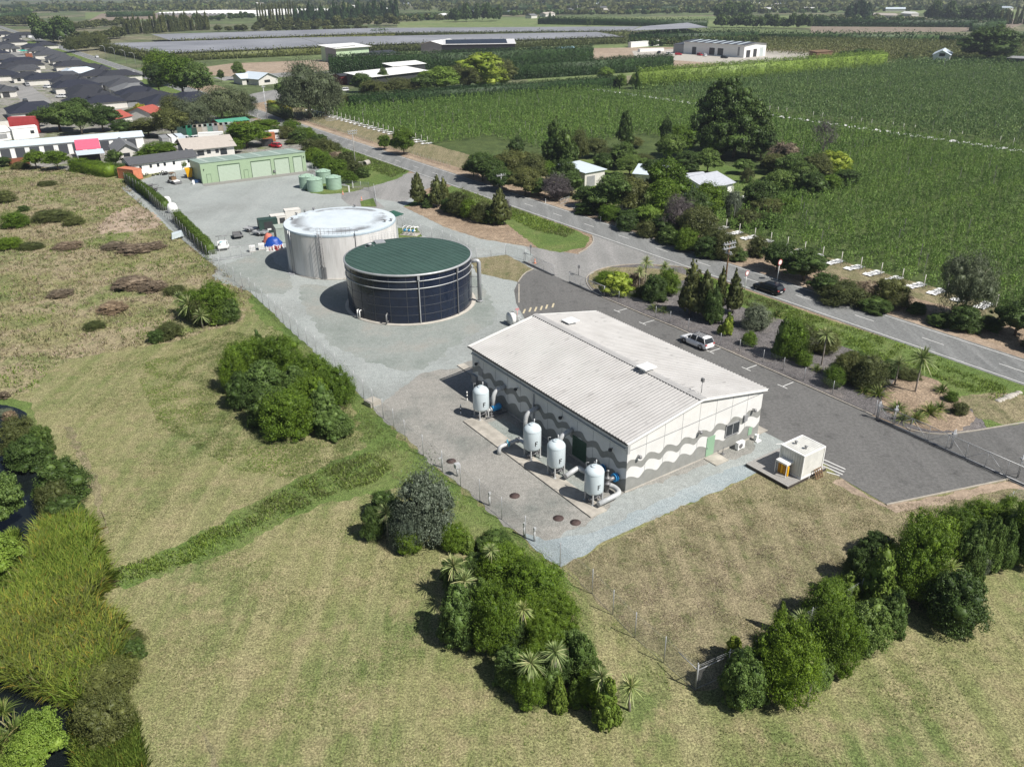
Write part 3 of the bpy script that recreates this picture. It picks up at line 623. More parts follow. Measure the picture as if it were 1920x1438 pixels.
# ground cover scattered over polygons given in photograph pixels or site coordinates
def inside(P, x, y):
    c = np.zeros(len(x), bool); n = len(P)
    for i in range(n):
        x1, y1 = P[i][0], P[i][1]; x2, y2 = P[(i+1) % n][0], P[(i+1) % n][1]
        c ^= ((y1 > y) != (y2 > y)) & (x < (x2-x1)*(y-y1)/(y2-y1+1e-12)+x1)
    return c
def scatter_points(pts, n, rng, px=True):
    P = [G(*p) for p in pts] if px else [S(*p) for p in pts]
    xs = [p.x for p in P]; ys = [p.y for p in P]; X = rng.uniform(min(xs), max(xs), n); Y = rng.uniform(min(ys), max(ys), n)
    k = inside(P, X, Y); return X[k], Y[k]
def blades(X, Y, rng, L, w, per=4, lean=.5, mat=None, wind=None):
    n = len(X)*per; x = np.repeat(X, per)+rng.normal(size=n)*w*3; y = np.repeat(Y, per)+rng.normal(size=n)*w*3
    a = rng.uniform(0, 6.283, n); ln = rng.uniform(.2, 1, n)*lean
    dx = np.cos(a)*ln; dy = np.sin(a)*ln
    if wind is not None: dx += wind[0]; dy += wind[1]
    l = L*rng.uniform(.5, 1.2, n); nrm = np.sqrt(dx**2+dy**2+1); d = np.stack([dx/nrm, dy/nrm, 1/nrm], 1)
    sx, sy = -np.sin(a), np.cos(a); ww = w*rng.uniform(.7, 1.3, n)
    B = np.stack([x, y, np.zeros(n)], 1); s = np.stack([sx, sy, np.zeros(n)], 1)*ww[:, None]/2
    mid = B+d*l[:, None]*.55; tip = B+d*l[:, None]; tip[:, 2] -= l*.18*ln; tip += d*np.array([1, 1, 0])*l[:, None]*.25
    v = np.stack([B-s, B+s, mid+s*.9, tip, mid-s*.9], 1).reshape(-1, 3); return v, np.arange(len(v)).reshape(-1, 5)
def patch(name, pts, n, L, w, per, mats, lean=.5, seed=0, label=None, cat='grass', px=True, wind=None, cl=None, fade=None):
    rng = np.random.default_rng(seed); X, Y = scatter_points(pts, n, rng, px)
    if cl:   # clustered cover: keep points by a soft noise
        f = np.sin(X*cl+1.3*np.sin(Y*cl*.7+seed))+np.sin(Y*cl*1.3+1.7*np.sin(X*cl*.6)); k = f+rng.normal(size=len(X))*.7 > .4; X, Y = X[k], Y[k]
    if fade:
        f = np.sin(X*.9+2*np.sin(Y*.5))*np.sin(Y*.8+1.5*np.sin(X*.7)); k = f+rng.normal(size=len(X))*.5 > -fade; X, Y = X[k], Y[k]
    v, q = blades(X, Y, rng, L, w, per, lean, wind=wind)
    g = (np.sin(X*.21+np.sin(Y*.17+seed)*2)+np.sin(Y*.26+np.sin(X*.13)*2))*.25+.5+rng.normal(size=len(X))*.15
    mi = np.repeat(np.clip((g*len(mats)).astype(int), 0, len(mats)-1), per)
    o = link(name, npmesh(name, v, q, mats, mi)); setp(o, label, cat, None, 'stuff'); return o
# ---------------------------------------------------------------- pump building
M_wall = plain('precast_wall_panel', (.66, .655, .635), .85, var=.07, scale=.9)
M_wave = plain('grey_wave_paint', (.26, .262, .245), .85, var=.13, scale=1.2)
def roof_mat():
    m, nt, b = new_mat('ribbed_roof_sheet'); oc = nd(nt, 'TexCoord').outputs['Object']
    n = noise(nt, oc, .35, 5, .6); col = ramp(nt, n, [(.3, (.37, .362, .35)), (.7, (.44, .432, .42))])
    n2 = noise(nt, oc, 1.6, 3, .5, ((.35, 2.2, 1), 0)); f = ramp(nt, n2, [(.63, (0, 0, 0)), (.70, (.5, .5, .5))]); col = mix(nt, f, col, (.16, .155, .15))
    n3 = noise(nt, oc, .28, 4, .7); f3 = ramp(nt, n3, [(.5, (0, 0, 0)), (.75, (.35, .35, .35))]); col = mix(nt, f3, col, (.30, .285, .27))
    nt.links.new(col, b.inputs['Base Color']); b.inputs['Roughness'].default_value = .55; return m
M_roof = roof_mat()
BW, BL, BH, RH = 18.13, 26.26, 5.39, 6.98
B0 = Vector((10.315, 62.47, 0))
bld = thing('pump_building', 'long pump building with ribbed pale roof and grey wave mural on its walls', 'building', B0, TH)
b = MB()
b.add([(0, 0, 0), (BW, 0, 0), (BW, BL, 0), (0, BL, 0), (0, 0, BH), (BW, 0, BH), (BW, BL, BH), (0, BL, BH), (BW/2, 0, RH), (BW/2, BL, RH)],
      [(0, 1, 5, 8, 4), (1, 2, 6, 5), (3, 7, 9, 6, 2), (0, 4, 7, 3)])
b.build('wall', M_wall, bld)
b = MB(); b.box(-.06, BW+.06, -.06, 0, .0, .12); b.box(-.06, -.001, 0, BL, 0, .12); b.build('wall_footing', M_concrete, bld)
def wallpt(side, a, z, off):      # a metres along the wall
    return (a, -off, z) if side == 'g' else (-off, a, z)
def wave_band(side, length, zlo, zhi, wav=2.27, ph=0.0):
    b = MB(); n = int(length/.12); vs = []
    def wv(a):
        u = 2*math.pi*(a/wav+ph); return .27*math.sin(u)+.05*math.sin(2*u+.6)
    for i in range(n+1):
        a = length*i/n; w = wv(a); w2 = wv(a-.1)
        vs.append((a, (zlo(a)+w2) if zlo else .13, zhi(a)+w))
    P = [wallpt(side, a, z, .004) for a, z0, z1 in vs for z in (z0, z1)]
    if side == 'g': F = [(2*i, 2*i+2, 2*i+3, 2*i+1) for i in range(n)]
    else: F = [(2*i, 2*i+1, 2*i+3, 2*i+2) for i in range(n)]
    b.add(P, F); return b
for side, ln, rise in (('g', BW, .03), ('l', BL, .012)):
    k = rise
    wave_band(side, ln, lambda a: 2.35+k*a*.3, lambda a: 3.1+k*a*.3, ph=.0 if side == 'g' else .3).build('painted_wave', M_wave, bld)
    wave_band(side, ln, None, lambda a: 1.35+k*a*.3, ph=.1 if side == 'g' else .4).build('painted_wave', M_wave, bld)
b = MB()
for i in range(1, 8):
    x = BW*i/8; zt = BH+(RH-BH)*(1-abs(x-BW/2)/(BW/2)); b.box(x-.02, x+.02, -.008, 0, .1, zt-.02)
for i in range(1, 11):
    y = BL*i/11; b.box(-.008, 0, y-.02, y+.02, .1, BH)
b.build('panel_joint', M_grey, bld)
# ribbed roof, one sheet per slope
def slope(x0, z0, x1, z1):
    b = MB(); P = []; pitch = .40; n = int((BL+.5)/pitch); y0 = -.25
    for i in range(n):
        y = y0+i*pitch
        for dy, dz in ((0, 0), (.24, 0), (.29, .075), (.35, .075)): P.append((y+dy, dz))
    P.append((y0+n*pitch, 0))
    v = [(x0, y, z0+dz) for y, dz in P]+[(x1, y, z1+dz) for y, dz in P]; k = len(P)
    b.add(v, [(i, i+1, k+i+1, k+i) if x1 < x0 else (i, k+i, k+i+1, i+1) for i in range(k-1)]); return b
sl = (RH-BH)/(BW/2)
slope(-.35, BH-.35*sl+.08, BW/2, RH+.08).build('roof', M_roof, bld)
slope(BW+.35, BH-.35*sl+.08, BW/2, RH+.08).build('roof', M_roof, bld)
b = MB(); b.add([(BW/2-.42, -.3, RH+.09), (BW/2, -.3, RH+.19), (BW/2+.42, -.3, RH+.09), (BW/2-.42, BL+.3, RH+.09), (BW/2, BL+.3, RH+.19), (BW/2+.42, BL+.3, RH+.09)], [(0, 1, 4, 3), (1, 2, 5, 4)])
rc = b.build('ridge_cap', M_roof, bld)
b = MB()
for i in range(66): b.box(BW/2-.45, BW/2-.40, -.1+i*.4, .12+i*.4, RH+.075, RH+.1)
b.build('ridge_teeth', M_darkmetal, bld)
b = MB()
for x, zz in ((-.42, BH-.02), (BW+.28, BH-.02)): b.box(x, x+.14, -.3, BL+.3, zz-.14, zz)
b.build('gutter', M_darkmetal, bld)
b = MB()
for y in (-.28, BL+.22):
    for x0, z0, x1, z1 in ((-.4, BH-.06, BW/2, RH+.04), (BW/2, RH+.04, BW+.4, BH-.06)):
        b.add([(x0, y, z0-.16), (x1, y, z1-.16), (x1, y, z1+.08), (x0, y, z0+.08), (x0, y+.06, z0-.16), (x1, y+.06, z1-.16), (x1, y+.06, z1+.08), (x0, y+.06, z0+.08)],
              [(0, 1, 2, 3), (7, 6, 5, 4), (3, 2, 6, 7), (0, 4, 5, 1)])
    b.build('barge_board', M_white, bld); b = MB()

b = MB(); b.box(-.16, -.02, 0, BL, 4.42, 4.58); b.box(-.2, -.02, 14.2, 14.4, 0, 4.45); b.box(-.28, -.0, -.32, -.1, 4.3, BH-.1); b.build('pipe_duct', M_pipe, bld)
b = MB(); b.add([(0, -.03, 4.35), (BW, -.03, 4.95), (BW, -.03, 5.0), (0, -.03, 4.4), (0, 0, 4.35), (BW, 0, 4.95), (BW, 0, 5.0), (0, 0, 4.4)], [(0, 1, 2, 3), (3, 2, 6, 7), (0, 4, 5, 1)]); b.build('cable_tray', M_grey, bld)
# openings on the gable
b = MB(); b.box(10.45, 11.55, -.05, .0, .15, 2.3); d = b.build('door', M_green_door, bld)
b = MB(); b.box(10.55, 10.62, -.12, -.05, 1.1, 1.2); b.build('handle', M_galv, d)
b = MB(); b.box(13.1, 14.9, -.05, -.0, 1.55, 2.75); w = b.build('window', M_glass, bld)
b = MB()
for a in ((13.0, 13.1, 1.45, 2.85), (14.9, 15.0, 1.45, 2.85), (13.95, 14.05, 1.55, 2.75), (13.0, 15.0, 1.45, 1.55), (13.0, 15.0, 2.75, 2.85)): b.box(a[0], a[1], -.09, -.0, a[2], a[3])
b.build('frame', M_grey, w)
b = MB(); b.box(15.5, 16.0, -.18, 0, 2.5, 3.2); b.build('switch_box', M_grey, bld)
b = MB(); b.box(16.55, 17.1, -.04, 0, .55, 1.4); b.build('vent_grille', M_green_door, bld)
for x in (1.3, 9.1, 16.8):
    b = MB(); b.tube([(x, -.02, 3.55), (x, -.28, 3.62)], .05, 6); b.lathe([(.02, 3.66), (.17, 3.6), (.19, 3.42), (.12, 3.34), (0.01, 3.33)], 12, 0, (x, -.3)); b.build('wall_lamp', M_dgalv, bld)
for y in (2.0, 9.5, 17.2, 25):
    b = MB(); b.tube([(-.02, y, 3.75), (-.28, y, 3.8)], .05, 6); b.lathe([(.02, 3.86), (.17, 3.8), (.19, 3.62), (.12, 3.54), (0.01, 3.53)], 12, 0, (-.3, y)); b.build('wall_lamp', M_darkmetal, bld)
b = MB(); b.box(-.05, 0, 5.7, 7.8, .3, 2.5)
for i in range(10): b.box(-.09, -.05, 5.75, 7.75, .4+i*.2, .46+i*.2)
b.build('louvre', plain('dark_green_louvre', (.04, .09, .06), .6), bld)
b = MB(); b.box(-.04, 0, 24.1, 25.0, 2.3, 3.3); b.box(-.3, 0, 23.2, 24.0, .9, 1.9); b.box(-.3, 0, 25.2, 26.1, 1.0, 2.0); b.build('switch_box', M_grey, bld)
for (x, y) in ((11.2, 22.6), (BW/2, 7.6)):
    zr = RH-abs(x-BW/2)*sl+.1
    b = MB(); b.box(x-.45, x+.45, y-.45, y+.45, zr-.1, zr+.3, 0); b.prism([(x-.8, y-.75), (x+.8, y-.75), (x+.8, y+.75), (x-.8, y+.75)], zr+.34, zr+.42)
    b.add([(x-.8, y-.75, zr+.42), (x+.8, y-.75, zr+.42), (x+.8, y+.75, zr+.42), (x-.8, y+.75, zr+.42), (x-.4, y-.35, zr+.6), (x+.4, y-.35, zr+.6), (x+.4, y+.35, zr+.6), (x-.4, y+.35, zr+.6)], [(0, 1, 5, 4), (1, 2, 6, 5), (2, 3, 7, 6), (3, 0, 4, 7), (4, 5, 6, 7)])
    b.build('roof_vent', M_white, bld)
b = MB(); b.tube([(BW/2+.9, .9, RH-.1), (BW/2+.9, .9, RH+1.3)], .025, 5); b.tube([(BW/2+.2, .4, RH+.1), (BW/2+.9, .9, RH+.9)], .012, 4); b.tube([(BW/2+1.6, 1.7, RH), (BW/2+.9, .9, RH+.9)], .012, 4)
b.cbox((BW/2+.9, .9, RH+1.35), (.22, .3, .35), 0); b.build('roof_siren', M_dgalv, bld)
# heat pump, door slab, taps: stand against the wall but could be lifted away
def LB(x, y, z=0): return B0+U*x+V*y+Vector((0, 0, z))
hp = thing('air_conditioner', 'white air conditioning unit on the ground against the gable wall', 'air conditioner', LB(14.6, -.75), TH)
b = MB(); b.box(-.5, .5, -.2, .2, .1, .85); b.box(-.45, -.35, -.2, .2, 0, .1); b.box(.35, .45, -.2, .2, 0, .1); b.build('casing', M_white, hp)
b = MB(); b.lathe([(.27, -.0), (.25, .02), (.05, .03)], 16); g = b.build('fan_grille', M_dgalv, hp, (-.1, -.21, .47)); g.rotation_euler = (R(90), 0, 0)
b = MB(); b.box(-.9, .9, -1.6, 0, 0, .1); o = b.build('door_slab', M_pad, None, LB(11.1, -.08), TH); setp(o, 'small concrete slab in front of the mint green door', 'slab')
b = MB(); b.box(0, 1.6, -1.2, 1.2, 0, .1); o = b.build('door_slab', M_pad, None, LB(BW+.05, 1.2), TH); setp(o, 'pale concrete slab at the far right corner of the pump building', 'slab')
b = MB(); b.tube([(0, 0, 0), (0, 0, .8), (.2, 0, .8)], .035, 6); b.cbox((0, 0, .06), (.3, .3, .12)); o = b.build('standpipe', M_dgalv, None, LB(12.4, -.5), TH); setp(o, 'short standpipe beside the mint green door', 'standpipe')
b = MB(); b.cbox((0, 0, .35), (.3, .35, .7)); b.tube([(.2, -.1, 0), (.2, -.1, .8)], .04, 6); b.cbox((0, -.3, .08), (.7, .25, .16)); o = b.build('tap_box', M_white, None, LB(17.2, -.6), TH); setp(o, 'white tap box on the ground at the right end of the gable wall', 'tap box')
# ---------------------------------------------------------------- filter tanks on a concrete strip
p0, p1, p2 = G(874, 792), G(1104, 973), G(1138, 958)
a0, a1 = TS(p0), TS(p1); t0 = (a0[0]+a1[0])/2; w = (TS(p2)[0]-t0)
b = MB(); b.box(0, w, a1[1], a0[1]+.3, 0, .14); b.build('concrete_pad', M_pad, None, U*t0, TH)
bpy.data.objects['concrete_pad']['label'] = 'long narrow concrete pad under the four pale filter tanks'; bpy.data.objects['concrete_pad']['category'] = 'pad'
b = MB(); b.box(0, 2.1, TS(G(1180, 0))[1]*0+a1[1]+3.2, a0[1]-1.5, 0, .05); o = b.build('inner_slab', M_gravel_dark, None, U*(t0+w+.02), TH); o['kind'] = 'structure'
def make_filter(i):
    t = thing('filter_tank', None, 'tank', (0, 0, 0), TH, 'filter tanks beside the pump building')
    r = .87; zb = 1.25; zt = 3.35
    b = MB(); b.lathe([(.02, zb-.38), (.35, zb-.34), (.64, zb-.2), (.83, zb), (r, zb+.12), (r, zt-.12), (.84, zt+.02), (.7, zt+.22), (.45, zt+.36), (.3, zt+.41), (.02, zt+.43)], 36)
    b.lathe([(r+.012, zt-.16), (r+.02, zt-.14), (r+.012, zt-.12)], 36); bd = b.build('vessel', M_filter, t)
    b = MB(); b.lathe([(.32, zt+.36), (.34, zt+.47), (.3, zt+.5), (.02, zt+.5)], 20); b.tube([(.1, 0, zt+.5), (.1, 0, zt+.6), (-.1, 0, zt+.6), (-.1, 0, zt+.5)], .02, 5); b.build('hatch', M_filter, t)
    b = MB(); b.tube([(.55, .45, zt+.2), (.6, .5, zt+.62)], .06, 7); b.tube([(-.55, .5, zt+.1), (-.58, .52, zt+.75), (-.35, .4, zt+.72)], .025, 5); b.build('nozzle', M_pipe, t)
    for a in (45, 135, 225, 315):
        x, y = .78*math.cos(R(a)), .78*math.sin(R(a)); b = MB(); b.box(x-.055, x+.055, y-.055, y+.055, .14, zb+.5); b.cbox((x, y, .16), (.26, .26, .04)); b.build('leg', M_pipe, t)
    b = MB(); b.tube([(-.7, -.2, .55), (.7, -.2, .55)], .11, 10); b.tube([(0, -.2, .55), (0, 0, .9)], .1, 8); b.tube([(-.4, -.5, .3), (-.4, .5, .3)], .08, 8); b.tube([(.4, -.45, .45), (.4, .45, .45)], .09, 8)
    for q in ((-.4, -.2, .55), (.45, -.2, .55), (.1, .1, .75)): b.lathe([(.0, q[2]-.16), (.18, q[2]-.14), (.18, q[2]+.14), (0, q[2]+.16)], 10, 0, q[:2])
    b.build('valve_pipework', M_dgalv, t)
    # the letter F painted on the shell, towards the lower right
    b = MB(); am = R(-99); hh = .5; ww = .28; s0 = .085
    def arcbox(u0, u1, z0, z1):
        vs = []
        for u in (u0, u1):
            a = am+u/r
            for rr in (r+.004, r+.012):
                for z in (z0, z1): vs.append((rr*math.cos(a), rr*math.sin(a), z))
        b.add(vs, [(0, 1, 3, 2), (4, 6, 7, 5), (2, 3, 7, 6), (0, 4, 5, 1), (1, 5, 7, 3), (0, 2, 6, 4)])
    z = 1.75
    arcbox(-ww/2, -ww/2+s0, z, z+hh); arcbox(-ww/2, ww/2, z+hh-s0, z+hh); arcbox(-ww/2, ww/2-.05, z+hh*.45, z+hh*.45+s0)
    b.build('letter_F', M_black, t); return t
ft = make_filter(0)
FP = [(903, 791), (998, 867), (1042, 900), (1112, 951)]
for i, (x, y) in enumerate(FP):
    p = G(x, y); q = p+Vector((p.x, p.y, 0)).normalized()*.9
    o = ft if i == 0 else dup(ft)
    o.location = q; o['label'] = ['pale blue filter tank standing next to the blue motor, farthest from the gable end', 'pale blue filter tank with a bent pipe and blue valve to its left', 'third filter tank along the concrete pad, close beside the second one', 'pale blue filter tank nearest the corner of the pump building'][i]
    if i == 0: FT0 = q
def pipe(name, label, cat, pts, r, mat=M_pipe, extra=None, bend=True):
    P = [Vector(p) for p in pts]
    if bend and len(P) > 2:
        Q = [P[0]]
        for i in range(1, len(P)-1):
            a, c, e = P[i-1], P[i], P[i+1]; k = min(.7, (a-c).length*.45, (e-c).length*.45)
            s, f = c+(a-c).normalized()*k, c+(e-c).normalized()*k
            Q += [s.lerp(c, u).lerp(c.lerp(f, u), u) for u in (0, .25, .5, .75, 1)]
        P = Q+[P[-1]]
    b = MB(); b.tube(P, r, 14); 
    if extra: extra(b)
    o = b.build(name, mat); return setp(o, label, cat)
# goose-neck pipes rising out of the ground into the wall
for i, y in enumerate((19.6, 13.6, 7.9)):
    pipe('wall_pipe', ['goose-neck pipe into the wall nearest the far end of the pump building', 'goose-neck pipe into the wall beside the vertical duct', 'goose-neck pipe into the wall beside the green louvre'][i], 'pipe',
         [LB(-1.55, y, 0), LB(-1.55, y, 2.7), LB(-.02, y, 3.0)], .24, extra=lambda b: (b.tube([LB(-.5, y, 2.9), LB(-.42, y, 2.92)], .34, 14), b.tube([LB(-1.55, y, .02), LB(-1.55, y, .1)], .36, 14)))['group'] = 'wall pipes'
P2 = G(998, 867); P2 = P2+Vector((P2.x, P2.y, 0)).normalized()*.9
u1 = TS(P2)
bp = thing('bent_pipe', 'bent outlet pipe with blue valve crossing the concrete pad from the second filter tank', 'pipe', (0, 0, 0))
e0 = G(936, 852); e1 = G(942, 838)
mid = G(975, 825, .8)
b = MB(); P = [Vector((e0.x, e0.y, 0)), Vector((e0.x, e0.y, .85)), Vector((mid.x, mid.y, .9)), LB(*(list((TS(P2)[0]-TS(B0)[0]-.0, TS(P2)[1]-TS(B0)[1]))), .9)]
def bent(P, k=.6):
    Q = [P[0]]
    for i in range(1, len(P)-1):
        a, c, e = P[i-1], P[i], P[i+1]; kk = min(k, (a-c).length*.45, (e-c).length*.45); s, f = c+(a-c).normalized()*kk, c+(e-c).normalized()*kk
        Q += [s.lerp(c, u).lerp(c.lerp(f, u), u) for u in (0, .25, .5, .75, 1)]
    return Q+[P[-1]]
b.tube(bent(P), .2, 14); b.build('pipe', M_pipe, bp)
d = (P[2]-P[1]).normalized(); b = MB()
for k in (.9, 1.15, 2.2, 2.5): q = P[1]+d*k; b.tube([q-d*.05, q+d*.05], .3, 14)
b.build('flange', M_galv, bp)
q = P[1]+d*1.0; b = MB(); b.tube([q, q+Vector((0, 0, .5))], .07, 8); b.tube([q-d*.1, q+d*.1], .31, 14); b.lathe([(.0, .45), (.2, .46), (.2, .56), (0, .57)], 10, 0, (0, 0)); 
o = b.build('valve', plain('teal_blue_paint', (.07, .32, .42), .5), bp)
pipe('transfer_pipe', 'large grey pipe bending from the third filter tank towards the wall', 'pipe', [G(1060, 893, .6), G(1085, 876, .75), LB(-1.6, 4.2, .75), LB(-.9, 4.0, .5), LB(-.8, 4.0, 0)], .24)
pipe('transfer_pipe', 'large grey pipe looping round from the last filter tank at the building corner', 'pipe', [G(1122, 945, .55), LB(-1.0, -.45, .6), LB(-.75, .7, .6), LB(-1.5, 1.6, .75), LB(-1.5, 1.6, 1.9)], .24)
pipe('transfer_pipe', 'short thick grey pipe stub between the first filter tank and the wall', 'pipe', [FT0+U*1.0+V*.5+Vector((0, 0, 1.35)), FT0+U*2.1+V*.9+Vector((0, 0, 1.35))], .28)
pipe('transfer_pipe', 'dark pipe running from the blue motor to the goose-neck pipe', 'pipe', [FT0+U*2.6-V*.1+Vector((0, 0, .8)), LB(-1.9, 19.9, .8), LB(-1.6, 19.6, .3)], .2, M_dgalv)
mo = thing('blue_motor', 'bright blue motor on a pipe beside the first filter tank', 'motor', FT0+U*1.1-V*.2, TH)
b = MB(); b.tube([(-.9, 0, .75), (.1, 0, .8)], .18, 12); b.tube([(-.1, 0, .8), (0, 0, .8)], .3, 12); b.build('pipe', M_pipe, mo)
b = MB(); b.tube([(.15, 0, .85), (.3, 0, .87), (1.1, 0, .87), (1.25, 0, .85)], [.28, .38, .38, .25], 14); b.build('casing', M_blue, mo)
b = MB(); b.tube([(-1, -.5, .2), (1.8, -.5, .25)], .05, 6); b.box(-.2, 1.1, -.3, .3, .02, .45); b.build('stand', M_dgalv, mo)
for i, (x, y, zt) in enumerate([(2.9, 1.9, 2.1), (1.05, 1.6, 2.2)]):
    vt = thing('gate_valve', ['upright gate valve between the last two filter tanks by the wall', 'upright gate valve with a blue flange behind the last filter tank'][i], 'valve', LB(-1.3, x, 0), TH)
    b = MB(); b.lathe([(.22, 0), (.22, .9), (.32, .92), (.32, 1.0), (.2, 1.05), (.2, 1.5), (.28, 1.52), (.28, 1.6), (.1, 1.65), (.07, 2.2), (.14, 2.25), (.14, 2.35), (0, 2.4)], 14); b.build('body', M_dgalv, vt)
    b = MB(); b.tube([(0, 0, 1.25), (1.28, 0, 1.25)], .2, 12); b.build('pipe', M_dgalv, vt)
    b = MB(); b.tube([(.75, 0, 1.25), (.82, 0, 1.25)], .42, 16); b.tube([(1.0, 0, 1.25), (1.06, 0, 1.25)], .42, 16); b.build('flange', M_blue, vt)
# manholes, bollards, small posts
for i, (x, y) in enumerate([(1079, 980), (1047, 972), (965, 930), (846, 865)]):
    p = G(x, y); b = MB(); b.lathe([(.42, .02), (.42, .045), (.02, .05)], 20); b.lathe([(.48, .02), (.48, .03), (.42, .03)], 20); o = b.build('manhole_cover', plain('rusty_cast_iron', (.075, .05, .045), .8, var=.3, scale=5) if i == 0 else bpy.data.materials['rusty_cast_iron'], None, (p.x, p.y, 5*Z)); setp(o, ['rusty round manhole cover nearest the blue gravel', 'round manhole cover just left of the one nearest the blue gravel', 'brown round manhole cover in the middle of the brown gravel', 'brown manhole cover at the fence beside the pipe stub posts'][i], 'manhole cover', 'manhole covers')
for i, (x, y, yt) in enumerate([(864, 776, 752), (876, 751, 735)]):
    p = G(x, y); bo = thing('bollard', ['black and white bollard in front of the first filter tank', 'black and white bollard in the shade nearer the pump building'][i], 'bollard', p, 0, 'striped bollards')
    b = MB(); b.lathe([(.07, 0), (.07, 1.1), (.03, 1.16), (0, 1.17)], 10); b.build('post', M_white, bo)
    b = MB(); b.lathe([(.073, .35), (.073, .6)], 10); b.lathe([(.073, .82), (.073, .98)], 10); b.build('stripe', M_black, bo)
for i, (x, y, k) in enumerate([(829, 877, 0), (858, 893, 1), (918, 948, 0), (983, 1006, 0), (1002, 1015, 0)]):
    p = G(x, y); b = MB(); b.tube([(0, 0, 0), (0, 0, 1.0)], .09, 8)
    if k: b.cbox((0, 0, 1.2), (.5, .4, .45))
    else: b.tube([(-.05, 0, .95), (.05, .05, 1.35)], .06, 6); b.cbox((-.15, 0, 1.15), (.4, .12, .12)) if i == 0 else b.cbox((.03, 0, 1.3), (.2, .2, .22))
    o = b.build('meter_post', M_pipe, None, p, .6); reg(o, 'pale meter post with a small head', 'along the chain-link fence', x); setp(o, None, 'post', 'meter posts along the fence')
b = MB(); b.prism([(-.75, -.6), (.7, -.75), (.75, .6), (-.6, .7)], 0, .55); b.prism([(-.6, -.48), (.58, -.6), (.62, .45), (-.5, .55)], .555, .6, 0); o = b.build('concrete_chamber', M_concrete, None, G(698, 758), .9); setp(o, 'open concrete chamber box beside the chain-link fence', 'chamber')
# reel and hydrant by the far gable
rl = thing('cable_reel', 'white upright cable reel behind the pump building', 'reel', G(960, 609), .5)
b = MB()
for x in (-.35, .35): b.lathe([(.0, -.04), (.95, -.04), (.95, .04), (0, .04)], 24, 0, (0, 0)); 
me = b.build('flange', M_white, rl, (-.35, 0, .95)); me.rotation_euler = (0, R(90), 0)
m2 = link('flange', me.data, rl, (.35, 0, .95)); m2.rotation_euler = (0, R(90), 0)
b = MB(); b.tube([(-.34, 0, .95), (.34, 0, .95)], .8, 20); b.build('cable', M_white, rl)
b = MB(); b.tube([(0, 0, 0), (0, 0, 1.2)], .1, 8); b.tube([(-.35, 0, .95), (.35, 0, .95)], .09, 8); b.cbox((0, 0, 1.25), (.4, .3, .3)); b.lathe([(.2, 0), (.2, .1), (0, .12)], 10); o = b.build('hydrant', M_pipe, None, G(973, 609), .4); setp(o, 'grey hydrant beside the white cable reel', 'hydrant')
b = MB(); b.tube([(0, 0, 0), (0, 0, 1.6)], .04, 6); b.cbox((0, 0, 1.75), (.5, .06, .3)); o = b.build('small_sign', plain('faded_red_sign', (.6, .3, .3), .6), None, G(970, 602), .2); setp(o, 'faded red sign on a thin post behind the pump building', 'sign')
b = MB(); b.box(-1.6, 1.6, -.5, .5, 0, .14); o = b.build('step_slab', M_pad, None, G(876, 693), TH+R(90)); setp(o, 'narrow concrete step beside the shaded end of the pump building', 'slab')
# ---------------------------------------------------------------- navy panel tank
NC, NR, NH = Vector((-14.83, 113.17, 0)), 9.05, 7.12
nt_ = thing('navy_tank', 'dark navy steel panel tank with a dark green roof and pale rim', 'tank', NC)
b = MB(); b.lathe([(NR, .12), (NR, NH)], 96); b.build('shell', M_navy, nt_)
b = MB(); b.lathe([(NR+.02, NH-.22), (NR+.16, NH-.2), (NR+.16, NH+.02), (NR-.05, NH+.04)], 96); b.build('rim', M_galv, nt_)
b = MB(); b.lathe([(NR+.03, 5.05), (NR+.1, 5.07), (NR+.1, 5.15), (NR+.03, 5.17)], 96); b.lathe([(NR+.03, 6.1), (NR+.1, 6.12), (NR+.1, 6.2), (NR+.03, 6.22)], 96); b.build('stiffener_ring', M_galv, nt_)
b = MB()
for z in (1.3, 2.55, 3.8): b.lathe([(NR, z), (NR+.015, z+.01), (NR+.015, z+.05), (NR, z+.06)], 96)
for k in range(24):
    a = R(k*15+4); T0 = Matrix.Rotation(a, 4, 'Z'); b.box(NR, NR+.022, -.035, .035, .12, NH-.2, 0, T0)
b.build('panel_seam', M_seam, nt_)
# gently domed membrane with ridges
b = MB(); b.lathe([(NR-.04, NH+.01), (NR*.7, NH+.16), (NR*.35, NH+.25), (.01, NH+.28)], 72); rf = b.build('roof', M_groof, nt_)
b = MB()
def rz_(x, y):
    q = math.hypot(x, y)/NR; return NH+.285-.27*q*q
for k in range(-9, 10):
    y = k*.92; L = math.sqrt(max(0, (NR-.15)**2-y*y)); P = [(x, y) for x in np.linspace(-L, L, 18)]
    Pr = Matrix.Rotation(R(-47), 4, 'Z'); pts = [Pr @ Vector((x, y2, rz_(x, y2)+.0)) for x, y2 in P]; b.tube(pts, .028, 5)
b.build('roof_seam', plain('dark_green_seam', (.012, .05, .037), .8), nt_)
b = MB(); b.lathe([(NR+.0, 0), (NR+.55, 0), (NR+.55, .12), (NR, .13)], 72); b.build('base_ring', M_concrete, nt_)
def poleang(x, y): p = G(x, y)-NC; return math.atan2(p.y, p.x)
for x, y in ((789.5, 607), (859, 590)):
    a = poleang(x, y); T0 = Matrix.Rotation(a, 4, 'Z'); b = MB(); b.box(NR+.1, NR+.2, -.06, .06, .12, NH-.2, 0, T0); b.box(NR+.08, NR+.3, -.16, .16, NH-.75, NH-.2, 0, T0); b.build('level_gauge', M_galv if x < 800 else M_dgalv, nt_)
a = poleang(731, 605); T0 = Matrix.Rotation(a, 4, 'Z'); b = MB(); b.tube([T0 @ Vector(v) for v in ((NR, 0, .4), (NR+.55, 0, .4), (NR+.55, 0, 1.5), (NR+.1, 0, 1.6))], .12, 8); b.build('inlet_pipe', M_dgalv, nt_)
